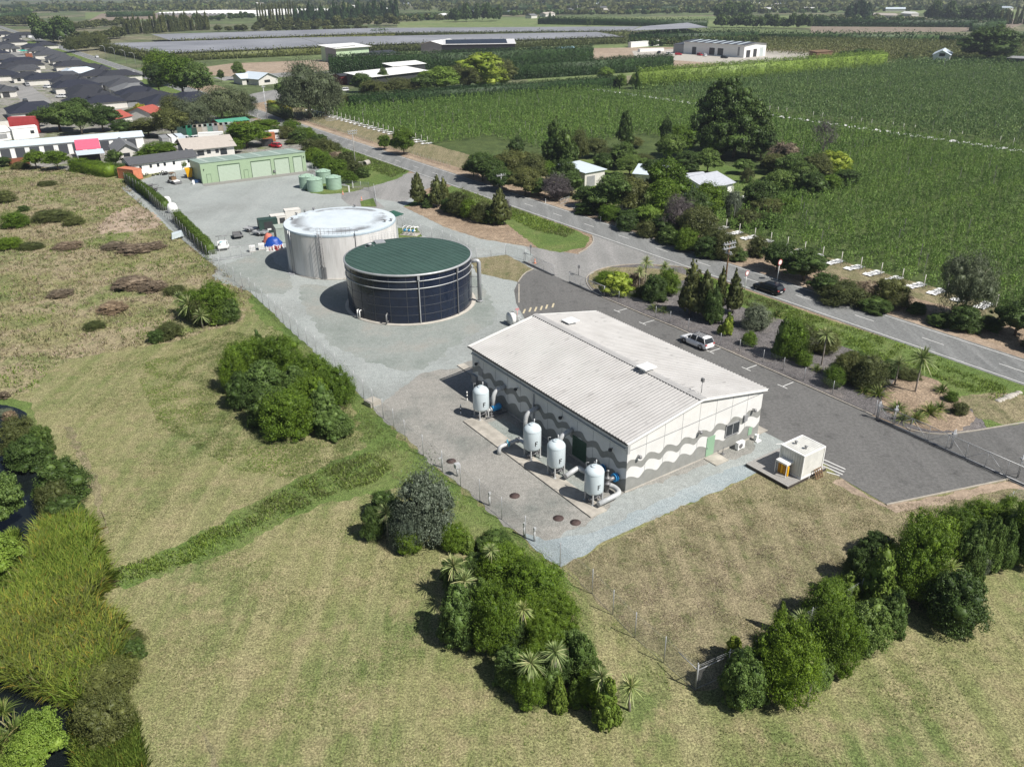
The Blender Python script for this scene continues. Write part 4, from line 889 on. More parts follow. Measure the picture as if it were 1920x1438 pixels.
a = poleang(676, 597); T0 = Matrix.Rotation(a, 4, 'Z'); b = MB(); b.tube([T0 @ Vector(v) for v in ((NR, -.2, 1.3), (NR+.4, -.2, 1.3), (NR+.4, -.2, .1))], .09, 8); b.tube([T0 @ Vector(v) for v in ((NR, .3, 1.3), (NR+.4, .3, 1.3), (NR+.4, .3, .1))], .09, 8); b.build('drain_pipe', M_white, nt_)
# overflow pipe on the right
a = poleang(893, 566); T0 = Matrix.Rotation(a, 4, 'Z'); b = MB(); P = bent([Vector((NR, 0, NH-.9)), Vector((NR+1.15, 0, NH-.75)), Vector((NR+1.15, 0, .1))], .8); b.tube([T0 @ p for p in P], .3, 14); ov = b.build('overflow_pipe', M_galv, nt_)
b = MB()
for z in (2.3, 3.9, 5.3): b.tube([T0 @ Vector((NR, 0, z)), T0 @ Vector((NR+1.15, 0, z))], .05, 6)
b.tube([T0 @ Vector((NR+1.15, 0, .1)), T0 @ Vector((NR+1.15, 0, .25))], .42, 14); b.build('bracket', M_galv, ov)
# hatch and vent on the roof
p = G(712, 455, NH)-NC; b = MB(); Tm = Matrix.Translation((p.x, p.y, 0)) @ Matrix.Rotation(.35, 4, 'Z'); b.box(-.75, .75, -.9, .9, NH+.05, NH+.22, 0, Tm); b.build('roof_hatch', M_galv, nt_)
p = G(693, 463, NH)-NC; b = MB(); b.lathe([(.25, NH), (.25, NH+.35), (.42, NH+.38), (.3, NH+.55), (0, NH+.58)], 16, 0, (p.x, p.y)); b.lathe([(.7, NH+.05), (.72, NH+.12), (.62, NH+.13)], 20, 0, (p.x, p.y), True, 0, 4.2); b.build('roof_vent', M_galv, nt_)
# platform and guard rail at the back of the rim
a = poleang(705, 560); b = MB(); p = G(722, 446, NH)-NC
ap = math.atan2(p.y, p.x)
for k in range(9):
    aa = ap-.13+k*.055; q = Vector(((NR+.2)*math.cos(aa), (NR+.2)*math.sin(aa), 0)); b.tube([(q.x, q.y, NH), (q.x, q.y, NH+1.1)], .022, 5)
for z in (.4, .75, 1.1): b.tube([((NR+.2)*math.cos(ap-.13+k*.055), (NR+.2)*math.sin(ap-.13+k*.055), NH+z) for k in range(9)], .022, 5)
b.build('guard_rail', M_galv, nt_)
# ---------------------------------------------------------------- concrete tank
CC, CR_, CH = Vector((-28.28, 132.62, 0)), 9.12, 7.17
ct = thing('concrete_tank', 'round pale concrete water tank with a white roof and caged ladder', 'tank', CC)
def conc_mat():
    m, nt, b = new_mat('cast_concrete_shell'); oc = nd(nt, 'TexCoord').outputs['Object']
    n = noise(nt, oc, .9, 5, .6, ((1, 1, .16), 0)); col = ramp(nt, n, [(.3, (.50, .49, .47)), (.55, (.64, .63, .61)), (.75, (.70, .69, .67))])
    n2 = noise(nt, oc, 2.5, 3, .6, ((1.6, 1.6, .08), 0)); f = ramp(nt, n2, [(.5, (0, 0, 0)), (.75, (.5, .5, .5))]); col = mix(nt, f, col, (.42, .415, .40))
    nt.links.new(col, b.inputs['Base Color']); b.inputs['Roughness'].default_value = .9; return m
def croof_mat():
    m, nt, b = new_mat('stained_white_roof'); oc = nd(nt, 'TexCoord').outputs['Object']
    n = noise(nt, oc, .5, 5, .6); col = ramp(nt, n, [(.3, (.50, .56, .60)), (.7, (.58, .64, .68))])
    mp = nd(nt, 'Mapping'); mp.inputs['Scale'].default_value = (1, 1, 0); nt.links.new(oc, mp.inputs[0]); ln = nd(nt, 'VectorMath', operation='LENGTH'); nt.links.new(mp.outputs[0], ln.inputs[0])
    f = ramp(nt, math_(nt, 'DIVIDE', ln.outputs['Value'], 11.6), [(.45, (0, 0, 0)), (.62, (1, 1, 1)), (.665, (.9, .9, .9)), (.70, (0, 0, 0))])
    n2 = noise(nt, oc, .16, 6, .7); g = ramp(nt, n2, [(.43, (0, 0, 0)), (.53, (.85, .85, .85))]); f = mix(nt, 1, f, g, 'MULTIPLY')
    col = mix(nt, f, col, (.13, .13, .135)); nt.links.new(col, b.inputs['Base Color']); b.inputs['Roughness'].default_value = .7; return m
def math_(nt, op, a, b_):
    n = nd(nt, 'Math', operation=op); nt.links.new(a, n.inputs[0]); n.inputs[1].default_value = b_; return n.outputs[0]
b = MB(); b.lathe([(CR_, 0), (CR_, CH-.25)], 96); b.build('shell', conc_mat(), ct)
b = MB(); b.lathe([(CR_+.03, CH-.32), (CR_+.05, CH-.02), (CR_-.02, CH+.05)], 96); b.build('rim', plain('blue_grey_rim', (.36, .43, .48), .6), ct)
b = MB(); b.lathe([(CR_-.03, CH+.045), (CR_*.84, CH+.16), (CR_*.83, CH+.14), (CR_*.5, CH+.3), (.01, CH+.38)], 96); b.build('roof', croof_mat(), ct)
b = MB(); b.lathe([(CR_, 0), (CR_+.18, 0), (CR_+.18, .1), (CR_, .12)], 72); b.build('base_ring', M_concrete, ct)
def ca(x, y): p = G(x, y)-CC; return math.atan2(p.y, p.x)
aL = ca(612, 522); T0 = Matrix.Rotation(aL, 4, 'Z'); b = MB()
for s in (-.25, .25): b.tube([T0 @ Vector((CR_+.25, s, .2)), T0 @ Vector((CR_+.25, s, CH+1.1))], .035, 6)
for k in range(26): b.tube([T0 @ Vector((CR_+.25, -.25, .4+k*.28)), T0 @ Vector((CR_+.25, .25, .4+k*.28))], .018, 5)
ld = b.build('ladder', M_dgalv, ct)
b = MB()
for k in range(8):
    z = 2.1+k*.78; b.tube([T0 @ Vector((CR_+.25+.75*math.sin(math.pi*j/8), -.38*math.cos(math.pi*j/8), z)) for j in range(9)], .03, 5)
for j in (1, 2.5, 4, 5.5, 7): b.tube([T0 @ Vector((CR_+.25+.75*math.sin(math.pi*j/8), -.38*math.cos(math.pi*j/8), z)) for z in (2.1, 7.6)], .025, 5)
b.build('safety_cage', M_dgalv, ld)
b = MB(); b.box(CR_+.05, CR_+.14, -.45, .45, .0, 2.1, 0, T0); b.build('ladder_guard', M_grey, ct)
b = MB(); ax = math.atan2(*( (lambda p: (p.y, p.x))(G(640, 436, CH)-CC)))
for k in range(9):
    aa = aL-.08+k*.075; q = ((CR_-.3)*math.cos(aa), (CR_-.3)*math.sin(aa)); b.tube([(q[0], q[1], CH), (q[0], q[1], CH+1.05)], .022, 5)
for z in (.5, 1.05): b.tube([((CR_-.3)*math.cos(aL-.08+k*.075), (CR_-.3)*math.sin(aL-.08+k*.075), CH+z) for k in range(9)], .022, 5)
b.build('guard_rail', M_dgalv, ct)
a = ca(552, 512)
for da in (0, .06):
    T0 = Matrix.Rotation(a+da, 4, 'Z'); b = MB(); b.tube([T0 @ Vector((CR_+.16, 0, .1)), T0 @ Vector((CR_+.16, 0, CH-.05))], .09, 8); b.cbox(T0 @ Vector((CR_+.5, 0, .08)), (.8, .6, .14)); b.build('downpipe', M_galv, ct)
a = ca(672, 520); T0 = Matrix.Rotation(a, 4, 'Z'); b = MB(); b.tube([T0 @ Vector(v) for v in ((CR_+.08, 0, 1), (CR_+.08, 0, CH+.5), (CR_+.9, .3, CH+.7))], .04, 6); b.build('lamp_bracket', M_darkmetal, ct)
for i, (x, y) in enumerate([(553, 404), (566, 398), (581, 393), (548, 414), (667, 388), (737, 416), (722, 418)]):
    p = G(x, y, CH)-CC
    if math.hypot(p.x, p.y) > CR_-.3: p *= (CR_-.4)/math.hypot(p.x, p.y)
    b = MB(); b.lathe([(.12, CH), (.12, CH+.35), (.25, CH+.38), (.22, CH+.5), (0, CH+.52)], 12, 0, (p.x, p.y)); b.build('roof_vent', M_dgalv, ct)
# ---------------------------------------------------------------- green shed
p0, p1 = G(380.6, 345.3), G(575.6, 321); dv = (p1-p0); SL = dv.length; ang = math.atan2(dv.y, dv.x); SH = 4.83; SD = 10.5
sh = thing('green_shed', 'long pale green shed with four roller doors and two small doors', 'shed', p0, ang)
b = MB(); b.add([(0, 0, 0), (SL, 0, 0), (SL, SD, 0), (0, SD, 0), (0, 0, SH), (SL, 0, SH), (SL, SD, SH-.75), (0, SD, SH-.75)], [(0, 1, 5, 4), (1, 2, 6, 5), (3, 7, 6, 2), (0, 4, 7, 3)]); b.build('wall', M_shed, sh)
b = MB(); rs = lambda x0, x1, dz: [(x0, -.05, SH+.0+dz), (x1, -.05, SH+dz), (x1, SD+.1, SH-.76+dz), (x0, SD+.1, SH-.76+dz)]
b.add(rs(-.08, SL+.08, .03), [(0, 1, 2, 3)]); 
for i in range(64): x = .2+i*.4; b.box(x-.03, x+.03, 0, .01, 0, .01) if False else None
rf = b.build('roof', M_shed_roof, sh)
b = MB()
for x in (1.6, 5.9, 10.3, 14.5, 19.2, 23.8): b.add(rs(x, x+.9, .05), [(0, 1, 2, 3)])
b.build('roof_light', M_sky_light, rf)
b = MB(); b.box(-.1, SL+.1, -.12, -.02, SH-.1, SH+.12); b.build('gutter', M_shed_roof, sh)
def roller(x0, x1, h):
    b = MB(); b.box(x0, x1, .02, .06, 0, h, 0)
    for k in range(int(h/.3)): b.box(x0+.02, x1-.02, -.006, .02, k*.3+.02, k*.3+.27)
    d = b.build('roller_door', M_shed_door, sh)
    b = MB(); b.box(x0-.1, x0, -.05, .05, 0, h+.1); b.box(x1, x1+.1, -.05, .05, 0, h+.1); b.box(x0-.1, x1+.1, -.05, .05, h, h+.16); b.build('frame', M_darkmetal if False else plain('dark_green_trim', (.05, .08, .06), .6), d)
k = SL/ (575.6-380.6)
for a, b2 in ((.155, .37), (.465, .665), (.69, .845), (.875, .975)): roller(a*SL, b2*SL-.4, 3.75)
for a in (.045, .39):
    b = MB(); b.box(a*SL, a*SL+.95, -.02, .05, 0, 2.05); d = b.build('door', M_shed, sh); b = MB(); b.box(a*SL-.06, a*SL, -.04, .02, 0, 2.1); b.box(a*SL+.95, a*SL+1.0, -.04, .02, 0, 2.1); b.box(a*SL-.06, a*SL+1.0, -.04, .02, 2.05, 2.12); b.build('frame', bpy.data.materials['dark_green_trim'], d)
b = MB(); b.cbox((.7, -.12, 3.3), (.18, .2, .25)); b.cbox((SL-.5, -.12, 3.6), (.18, .2, .25)); b.build('wall_lamp', M_darkmetal, sh)
b = MB(); b.cbox((.68*SL-.1, -.15, 1.0), (.5, .3, .5)); b.build('hose_reel', M_dgalv, sh)
b = MB(); b.box(-.3, SL+1.5, -3.0, 0, 0, .05); o = b.build('shed_apron', plain('worn_apron', (.22, .215, .2), .95), None, p0, ang); o['kind'] = 'structure'
# ---------------------------------------------------------------- four mint water tanks
def make_mint():
    t = thing('water_tank', None, 'water tank', (0, 0, 0), 0, 'mint green plastic water tanks'); r = 1.75; h = 2.6
    b = MB(); pr = [(r, 0)]
    for k in range(8): z = .15+k*.3; pr += [(r, z), (r+.02, z+.03), (r+.02, z+.06), (r, z+.09)]
    pr += [(r, h), (r+.05, h+.02), (r+.03, h+.1)]; b.lathe(pr, 40); b.build('shell', M_mint, t)
    b = MB(); b.lathe([(r+.03, h+.1), (r*.5, h+.42), (.3, h+.55), (.28, h+.63), (.02, h+.64)], 40)
    for k in range(12):
        T0 = Matrix.Rotation(R(k*30), 4, 'Z'); b.add([T0 @ Vector(v) for v in ((r, -.05, h+.1), (r, .05, h+.1), (.35, .03, h+.55), (.35, -.03, h+.55), (r, 0, h+.17), (.35, 0, h+.6))], [(0, 1, 4), (0, 4, 5, 3), (1, 2, 5, 4)])
    l = b.build('lid', M_mint, t); b = MB()
    for k in range(6): b.cbox((r*.8*math.cos(R(k*60)), r*.8*math.sin(R(k*60)), h+.27), (.16, .16, .14))
    b.build('lug', M_dgalv, l); return t
mt = make_mint()
for i, (x, y, l) in enumerate([(592, 361, 'mint green water tank at the front of the group of four'), (577, 355, 'mint green water tank on the left, partly behind the front one'), (608, 345, 'mint green water tank at the back of the group of four'), (627, 357, 'rightmost mint green water tank of the four on the grass')]):
    p = G(x, y); q = p+Vector((p.x, p.y, 0)).normalized()*1.6; o = mt if i == 0 else dup(mt); o.location = q; o['label'] = l; o.rotation_euler = (0, 0, i*.7)
# ---------------------------------------------------------------- vehicles
def loft(b, st, m=0, sm=True):
    """st: list of (x, [(y,z)...]) right-hand half sections from bottom to top; mirrored"""
    rings = []
    for x, sec in st: rings.append([(x, y, z) for y, z in sec]+[(x, -y, z) for y, z in reversed(sec)])
    k = len(rings[0]); vs = [v for r_ in rings for v in r_]
    fs = [(i*k+j, i*k+(j+1) % k, (i+1)*k+(j+1) % k, (i+1)*k+j) for i in range(len(rings)-1) for j in range(k)]
    b.add(vs, fs, m, sm); b.add(rings[0], [tuple(range(k-1, -1, -1))], m); b.add(rings[-1], [tuple(range(k))], m)
TYRE = None
def wheel(par, x, y, r=.34):
    s = 1 if y > 0 else -1
    b = MB(); b.lathe([(r*.6, -.11), (r*.95, -.11), (r, -.07), (r, .07), (r*.95, .11), (r*.6, .11)], 20); w = b.build('tyre', M_black, None, (x, y, r)); w.rotation_euler = (R(90), 0, 0)
    b = MB(); b.lathe([(.01, .085), (r*.2, .09), (r*.62, .07), (r*.62, -.07), (.01, -.08)], 12); q = b.build('rim', M_dgalv, w); w.name = 'wheel'; w.parent = par; return w
def car(name, label, paint, loc, rz, L=4.6, Wd=1.82, H=1.66, belt=1.0, rack=False, wagon=True, group=None, detail=True):
    c = thing(name, label, 'car', loc, rz, group); w = Wd/2; h = L/2
    b = MB(); bl = belt
    def sec(k, z0, z1): return [(w*k*.86, z0), (w*k, z0+.18), (w*k, (z0+z1)/2), (w*k*.95, z1-.08), (w*k*.86, z1)]
    st = [(-h, sec(.86, .42, bl-.12)), (-h+.12, sec(.94, .32, bl)), (-h+.6, sec(1, .22, bl+.02)), (-.5, sec(1, .2, bl)), (h-1.45, sec(1, .2, bl-.02)), (h-1.1, sec(.99, .22, bl-.06)), (h-.45, sec(.96, .24, bl-.14)), (h-.1, sec(.88, .3, bl-.24)), (h, sec(.78, .38, bl-.34))]
    loft(b, st); bd = b.build('body', paint, c)
    b = MB(); rh = H-.04; xr = -h+.12 if wagon else -h+.7
    def gs(z0, k0, z1, k1): return [(w*k0, z0), (w*(k0+k1)/2+.02, (z0+z1)/2), (w*k1, z1)]
    g = [(xr-.02, gs(bl-.02, .84, bl+.06, .8)), (xr+.28, gs(bl-.02, .87, rh-.05, .7)), (xr+.5, gs(bl-.02, .88, rh, .72)), (h-2.15, gs(bl-.02, .88, rh-.01, .72)), (h-1.9, gs(bl-.03, .87, rh-.07, .7)), (h-1.12, gs(bl-.08, .82, bl-.02, .78))]
    loft(b, g, 0, False); gl = b.build('window', M_glass, c)
    b = MB(); loft(b, [(xr+.22, [(w*.7, rh-.03), (w*.68, rh+.02)]), (xr+.45, [(w*.735, rh-.03), (w*.66, rh+.05)]), (h-2.2, [(w*.735, rh-.03), (w*.66, rh+.045)]), (h-1.88, [(w*.7, rh-.09), (w*.66, rh-.03)])], 0, False)
    for x0, x1, z1 in ((xr+.05, xr+.4, rh-.02), (-h+1.75, -h+1.68, rh), (-h+2.75, -h+2.6, rh)):
        for s in (-1, 1): b.tube([(x0, s*w*.885, bl-.02), (x1, s*w*.735, z1)], .05, 4)
    for s in (-1, 1): b.tube([(h-1.12, s*w*.84, bl-.06), (h-1.95, s*w*.71, rh-.03)], .05, 4)
    b.build('roof', paint, c)
    for x in (-h+.85, h-.88):
        for s in (-1, 1): wheel(c, x, s*(w-.1))
    if detail:
        b = MB()
        for x in (-h+.85, h-.88):
            for s in (-1, 1): b.lathe([(.33, -.02), (.43, -.02), (.43, .02), (.33, .02)], 18, 0, (0, 0))
        vs = []
        b = MB()
        for x in (-h+.85, h-.88):
            for s in (-1, 1):
                P = [(x+.42*math.cos(a), s*(w+.005), .36+.42*math.sin(a)) for a in np.linspace(-.2, math.pi+.2, 12)]; b.tube(P, .035, 5)
        b.build('wheel_arch', M_black, c)
        b = MB()
        for s in (-1, 1): b.cbox((-h+.06, s*w*.74, bl-.12), (.14, .32, .16))
        b.build('tail_light', M_red, c)
        b = MB()
        for s in (-1, 1): b.cbox((h-.14, s*w*.66, bl-.36), (.16, .34, .13))
        b.build('headlight', M_filter, c)
        b = MB()
        for s in (-1, 1): b.cbox((h-1.45, s*(w+.06), bl+.02), (.16, .2, .13))
        b.build('mirror', paint, c)
        b = MB(); b.cbox((-h-.005, 0, .62), (.03, .5, .12)); b.build('number_plate', M_white, c)
    if rack:
        b = MB()
        for s in (-1, 1): b.tube([(xr+.7, s*w*.66, rh+.12), (h-2.2, s*w*.66, rh+.12)], .03, 5)
        for k in range(8): b.cbox((xr+.95+k*.21, 0, rh+.13), (.05, w*1.3, .03))
        b.build('roof_rack', M_black, c)
    return c
M_carwhite = plain('white_car_paint', (.74, .75, .76), .25, var=.02); M_carblack = plain('black_car_paint', (.008, .009, .013), .16, var=.05)
M_carred = plain('red_car_paint', (.42, .01, .02), .25, var=.03); M_carsilver = plain('silver_car_paint', (.4, .41, .42), .3, .3, .03)
along = math.atan2(V.y, V.x)
pc = (G(1275, 645)+G(1318, 655))/2+U*.9
car('parked_car', 'white estate car with a black roof rack parked by the lane kerb', M_carwhite, pc, along, rack=True)
pc = (G(1418, 547)+G(1455, 549))/2+U*.4
car('moving_car', 'black estate car driving on the main road past the round signs', M_carblack, pc, along, 4.85, 1.85, 1.55)
car('parked_car', 'small red car behind the pale green shed', M_carred, G(516, 277), R(150), 4.1, 1.7, 1.45, .92)
for i, (x, y, p, l) in enumerate([(182, 109, M_carwhite, 'white car driving on the far road above the housing estate'), (249, 140, M_carwhite, 'white van-like car at the end of the estate on the far road'), (31, 170, M_carblack, 'dark car parked at the left kerb of the estate street'), (52, 162, M_carsilver, 'grey car standing near the corner of the estate street'), (48, 193, M_carblack, 'black car at the lower end of the estate street'), (88, 166, M_carwhite, 'white car in a driveway below the estate corner'), (115, 184, M_carwhite, 'white van parked on the estate drive'), (645, 172, M_carwhite, 'white car by the dark hedge behind the grey willow'), (1078, 98, M_carblack, 'dark car left of the white warehouse yard'), (1235, 101, M_carblack, 'black car parked left of the white warehouse'), (1322, 106, M_carwhite, 'white car in front of the white warehouse'), (1312, 105, M_carred, 'red car in front of the white warehouse'), (1358, 110, M_carblack, 'black car in front of the warehouse gable'), (1272, 104, M_carred, 'red utility by the warehouse left doors'), (1255, 103, M_carwhite, 'white car by the warehouse left doors')]):
    car('parked_car', l, p, G(x, y), along if i < 5 else R(20+i*25), detail=False)
# ---------------------------------------------------------------- white container cabin on its deck
c0, c1, c2 = G(1472, 917-8), G(1539, 882), G(1398, 873)
DK = [(1398, 874), (1477, 918), (1550, 881), (1470, 845)]
cb0 = TS(G(1399, 874)); cb1 = TS(G(1476, 918)); cb2 = TS(G(1548, 882))
dk = thing('timber_deck', 'grey slatted timber deck under the white container cabin', 'deck', U*cb1[0]+V*cb1[1], TH)
dl = cb0[1]-cb1[1]; dw = cb2[0]-cb1[0]
b = MB()
n = int(dw/.3)
for i in range(n+1): b.box(i*.3, i*.3+.28, 0, dl, .3, .36)
b.build('deck_board', M_timber, dk)
b = MB(); b.box(0, dw, 0, .08, .02, .298); b.box(0, dw, dl-.08, dl, .02, .298); b.box(0, .06, .09, dl-.09, .02, .298); b.build('bearer', M_dwood, dk)
CT_L, CT_W, CT_H = 3.05, 2.6, 2.5
cq = G(1501, 899, .36); k0 = TS(cq)
cn = thing('container_cabin', 'small white container cabin with yellow cylinders at its side', 'container', U*(k0[0])+V*(k0[1])+Vector((0, 0, .36)), TH)
b = MB(); b.box(0, CT_L, 0, CT_W, .12, CT_H)
for i in range(9): b.box(-.035, 0, .15+i*.27, .28+i*.27, .15, CT_H-.12)
for i in range(10): b.box(.1+i*.29, .22+i*.29, .05, CT_W-.05, CT_H, CT_H+.035)
b.build('body', plain('aged_white_paint', (.62, .62, .58), .6, var=.12, scale=1.5), cn)
b = MB()
for x in (-.05, CT_L-.07):
    for y in (-.05, CT_W-.07): b.box(x, x+.12, y, y+.12, 0, CT_H+.05)
for y in (-.05, CT_W-.07): b.box(.07, CT_L-.07, y, y+.12, CT_H-.08, CT_H+.06); b.box(.07, CT_L-.07, y, y+.12, 0, .14)
for x in (-.05, CT_L-.07): b.box(x, x+.12, .07, CT_W-.07, CT_H-.08, CT_H+.06); b.box(x, x+.12, .07, CT_W-.07, 0, .14)
b.build('frame', M_white, cn)
b = MB(); 
for y in (.8, 1.9): b.lathe([(.1, CT_H), (.1, CT_H+.25), (.17, CT_H+.3), (.0, CT_H+.4)], 12, 0, (1.2, y))
b.build('roof_vent', M_grey, cn)
b = MB(); b.box(-.95, -.04, 1.0, 2.3, 1.25, 1.42); b.box(-.95, -.9, 1.0, 1.05, 0, 1.25); b.box(-.95, -.9, 2.25, 2.3, 0, 1.25); b.box(-.5, -.04, 2.31, 2.36, 0, 1.3); b.build('cylinder_shelter', M_white, cn)
for k in range(4):
    b = MB(); b.lathe([(.14, 0), (.14, .95), (.1, 1.05), (.04, 1.1), (.04, 1.18), (0, 1.18)], 12); b.build('gas_cylinder', M_yel if k % 2 == 0 else plain('amber_paint', (.45, .22, .02), .5), cn, (-.5, 1.18+k*.3, 0))
b = MB()
for k in range(4): b.box(0, 1.1, k*.3, k*.3+.1, 0, .05)
for k in range(4): b.box(k*.32, k*.32+.1, 0, 1.0, .05, .09)
pl = b.build('pallet', M_wood, None, G(1529, 900, .0)+U*.0); pl.rotation_euler = (R(68), 0, TH); setp(pl, 'brown timber pallet leaning on the white container cabin', 'pallet')
b = MB(); b.tube([(0, 0, 0), (0, 0, .7), (.25, 0, .85)], .05, 6); b.cbox((0, 0, .2), (.5, .35, .3)); o = b.build('tap_stand', M_pipe, None, G(1511, 897), .3); setp(o, 'small pale tap stand at the front corner of the container cabin', 'tap stand')
# ---------------------------------------------------------------- fences
def mesh_mat(name, op, c=(.35, .35, .35)):
    m, nt, b = new_mat(name); b.inputs['Base Color'].default_value = (*c, 1); b.inputs['Roughness'].default_value = .6
    t = nd(nt, 'BsdfTransparent'); mx = nd(nt, 'MixShader'); mx.inputs[0].default_value = op
    nt.links.new(t.outputs[0], mx.inputs[1]); nt.links.new(b.outputs[0], mx.inputs[2]); nt.links.new(mx.outputs[0], nt.nodes['Material Output'].inputs[0]); return m
M_chain = mesh_mat('chain_link_mesh', .16); M_chain2 = mesh_mat('dense_chain_link', .3, (.25, .25, .26))
def fence(name, label, pts, h=2.1, sp=3.0, lean=.0, rail=False, wires=0, mesh=M_chain, px=True, r=.035, mat=None, group='chain-link fences', foot=True):
    P = [G(*p) for p in pts] if px else [S(*p) for p in pts]
    f = thing(name, label, 'fence', P[0], 0, group); O = P[0]; mt = mat or M_galv
    mb = MB(); rb = MB(); posts = []
    for a, c in zip(P[:-1], P[1:]):
        n = max(1, round((c-a).length/sp))
        for k in range(n+(c is P[-1])): posts.append(a.lerp(c, k/n)-O)
        a2, c2 = a-O, c-O; z = Vector((0, 0, 1))
        mb.add([a2+z*.03, c2+z*.03, c2+z*h, a2+z*h], [(0, 1, 2, 3)])
        if rail: rb.tube([a2+z*h, c2+z*h], .03, 5)
        for w in range(wires): rb.tube([a2+z*(h+.12+.14*w), c2+z*(h+.12+.14*w)], .008, 3, 0, False)
        rb.tube([a2+z*.05, c2+z*.05], .012, 3, 0, False)
    pm = MB(); pm.tube([(0, 0, 0), (0, 0, h+(.45 if wires else .05))], r, 6); first = None
    for i, q in enumerate(posts[:100]):
        if first is None: first = pm.build('post', mt, f, q)
        else: link('post', first.data, f, q)
    mb.build('wire_mesh', mesh, f); rb.build('wire', mt, f); return f
fence('chain_link_fence', 'long chain-link fence from the double gate down to the braced corner post', [(400, 500), (470, 549), (560, 632), (650, 714), (700, 765), (760, 825), (830, 885), (900, 940), (985, 1011), (1050, 1062), (1110, 1113), (1190, 1196), (1303, 1293)], h=1.95, sp=3.05, wires=2)
fence('chain_link_fence', 'dense chain-link fence beside the bright hedge along the rough field', [(236, 345), (270, 367), (300, 398), (330, 427), (352, 452), (390, 488)], h=2.2, sp=2.6, wires=2, mesh=M_chain2, mat=M_dgalv)
fence('chain_link_fence', 'chain-link fence running from the braced corner post behind the right-hand shrubs', [(1303, 1293), (1420, 1240), (1560, 1160), (1700, 1075), (1850, 985), (1925, 940)], h=1.9, sp=3.0, wires=2, rail=False)
cp = thing('corner_post', 'braced steel corner post where the two chain-link fences meet', 'post', G(1304, 1293), 0)
b = MB(); b.tube([(0, 0, 0), (0, 0, 2.25)], .055, 8); b.build('post', M_galv, cp)
a, c = G(1268, 1258), G(1352, 1270); O = G(1304, 1293); b = MB(); b.tube([(0, 0, 1.75), tuple((a-O)+Vector((0, 0, 1.75)))], .03, 6); b.tube([(0, 0, 1.75), tuple((c-O)+Vector((0, 0, 1.75)))], .03, 6); b.build('rail', M_galv, cp)
fence('chain_link_fence', 'chain-link fence behind the navy tank by the dry grass triangle', [(745, 420), (790, 440), (830, 452), (893, 486), (948, 478), (985, 489)], h=1.9, sp=3.2)
fence('chain_link_fence', 'chain-link fence between the pump building lane and the planted strip', [(1133, 557), (1160, 567), (1229, 596), (1256, 606), (1290, 620), (1350, 648), (1386, 660), (1430, 680), (1468, 695), (1507, 714), (1560, 740), (1640, 777)], h=1.7, sp=5.2)
fence('chain_link_fence', 'chain-link fence past the shed planting beside the mint tanks', [(580, 322), (640, 352), (662, 356), (692, 358)], h=2.0, sp=2.6, mesh=M_chain2)
fence('chain_link_fence', 'short chain-link fence at the entrance drive behind the concrete tank', [(692, 358), (702, 362), (706, 388)], h=2.0, sp=2.4)
fence('wire_fence', 'farm wire fence of thin posts along the far side of the road', [(104.8+1.6, 228), (106.6, 300)], h=1.1, sp=1.6, px=False, mat=M_timber, mesh=mesh_mat('farm_wire', .12), group='farm fences')
fence('wire_fence', 'farm wire fence between the round bush and the dark garden trees', [(106.4, 183), (106.4, 219)], h=1.1, sp=1.6, px=False, mat=M_timber, mesh=bpy.data.materials['farm_wire'], group='farm fences')
def gate(label, a, c, h=1.7, nb=4, diag=True, px=True, rails=(0, 1), z0=.12, mesh=M_chain, rr=.03, track=True, tall=None):
    P, Q = G(*a), G(*c); g = thing('gate', label, 'gate', P, 0, 'metal gates'); D = Q-P; z = Vector((0, 0, 1)); b = MB()
    b.tube([z*z0, D+z*z0], rr*1.3, 6); b.tube([z*h, D+z*h], rr, 6)
    for k in range(nb+1): b.tube([D*(k/nb)+z*z0, D*(k/nb)+z*h], rr*.8, 6)
    if diag:
        for k in range(nb): u, v = (k, k+1) if k % 2 else (k+1, k); b.tube([D*(u/nb)+z*z0, D*(v/nb)+z*h], rr*.7, 5)
    b.build('frame', M_galv, g); b = MB(); b.add([z*z0, D+z*z0, D+z*h, z*h], [(0, 1, 2, 3)]); b.build('wire_mesh', mesh, g)
    if track: b = MB(); d = D.normalized(); n = Vector((-d.y, d.x, 0)); b.add([n*.28+z*.04, -n*.28+z*.04, D-n*.28+z*.04, D+n*.28+z*.04], [(3, 2, 1, 0)]); b.tube([n*-.35+z*.06, D-n*.35+z*.06], .04, 5); b.build('track', M_darkmetal, g)
    return g
gate('long sliding gate across the lane at the right edge beside the flax clumps', (1642, 784), (1925, 912), 1.75, 8)
gate('sliding gate leaf standing left of the entrance opening', (982, 491), (1039, 517), 1.7, 3)
gate('sliding gate leaf right of the entrance opening, beside the planted strip', (1067, 529), (1132, 557), 1.7, 3)
gate('double gate of pale tube across the far end of the fenced track', (395, 492), (472, 479), 2.0, 4, False, track=False)
gate('farm gate in the shade at the mouth of the garden drive', (1050, 384), (1067, 378), 1.1, 2, True, track=False)
gate('wooden farm gate at the top of the orchard headland', (611, 228), (632, 226), 1.2, 2, True, track=False)
b = MB(); D = (G(1925, 912)-G(1660, 792)).normalized()
for x, y in ((1662, 772), (1644, 768)):
    pass
for i, (x, y, h) in enumerate([(1645, 786, 2.1), (1675, 797, 2.3), (1783, 842, 2.2), (1908, 897, 2.6)]):
    gp = thing('gate_post', ['thin gate post at the hinge end of the long sliding gate', 'paired roller gate post by the flax clumps', 'gate post in the middle of the long sliding gate', 'tall roller gate post at the right edge'][i], 'post', G(x, y), 0, 'gate posts')
    b = MB(); b.tube([(-.1, 0, 0), (-.1, 0, h)], .045, 6); b.tube([(.1, .12, 0), (.1, .12, h)], .045, 6); b.build('post', M_galv, gp); b = MB(); b.cbox((0, .06, h-.5), (.4, .3, .16)); b.build('roller_bracket', M_galv, gp)
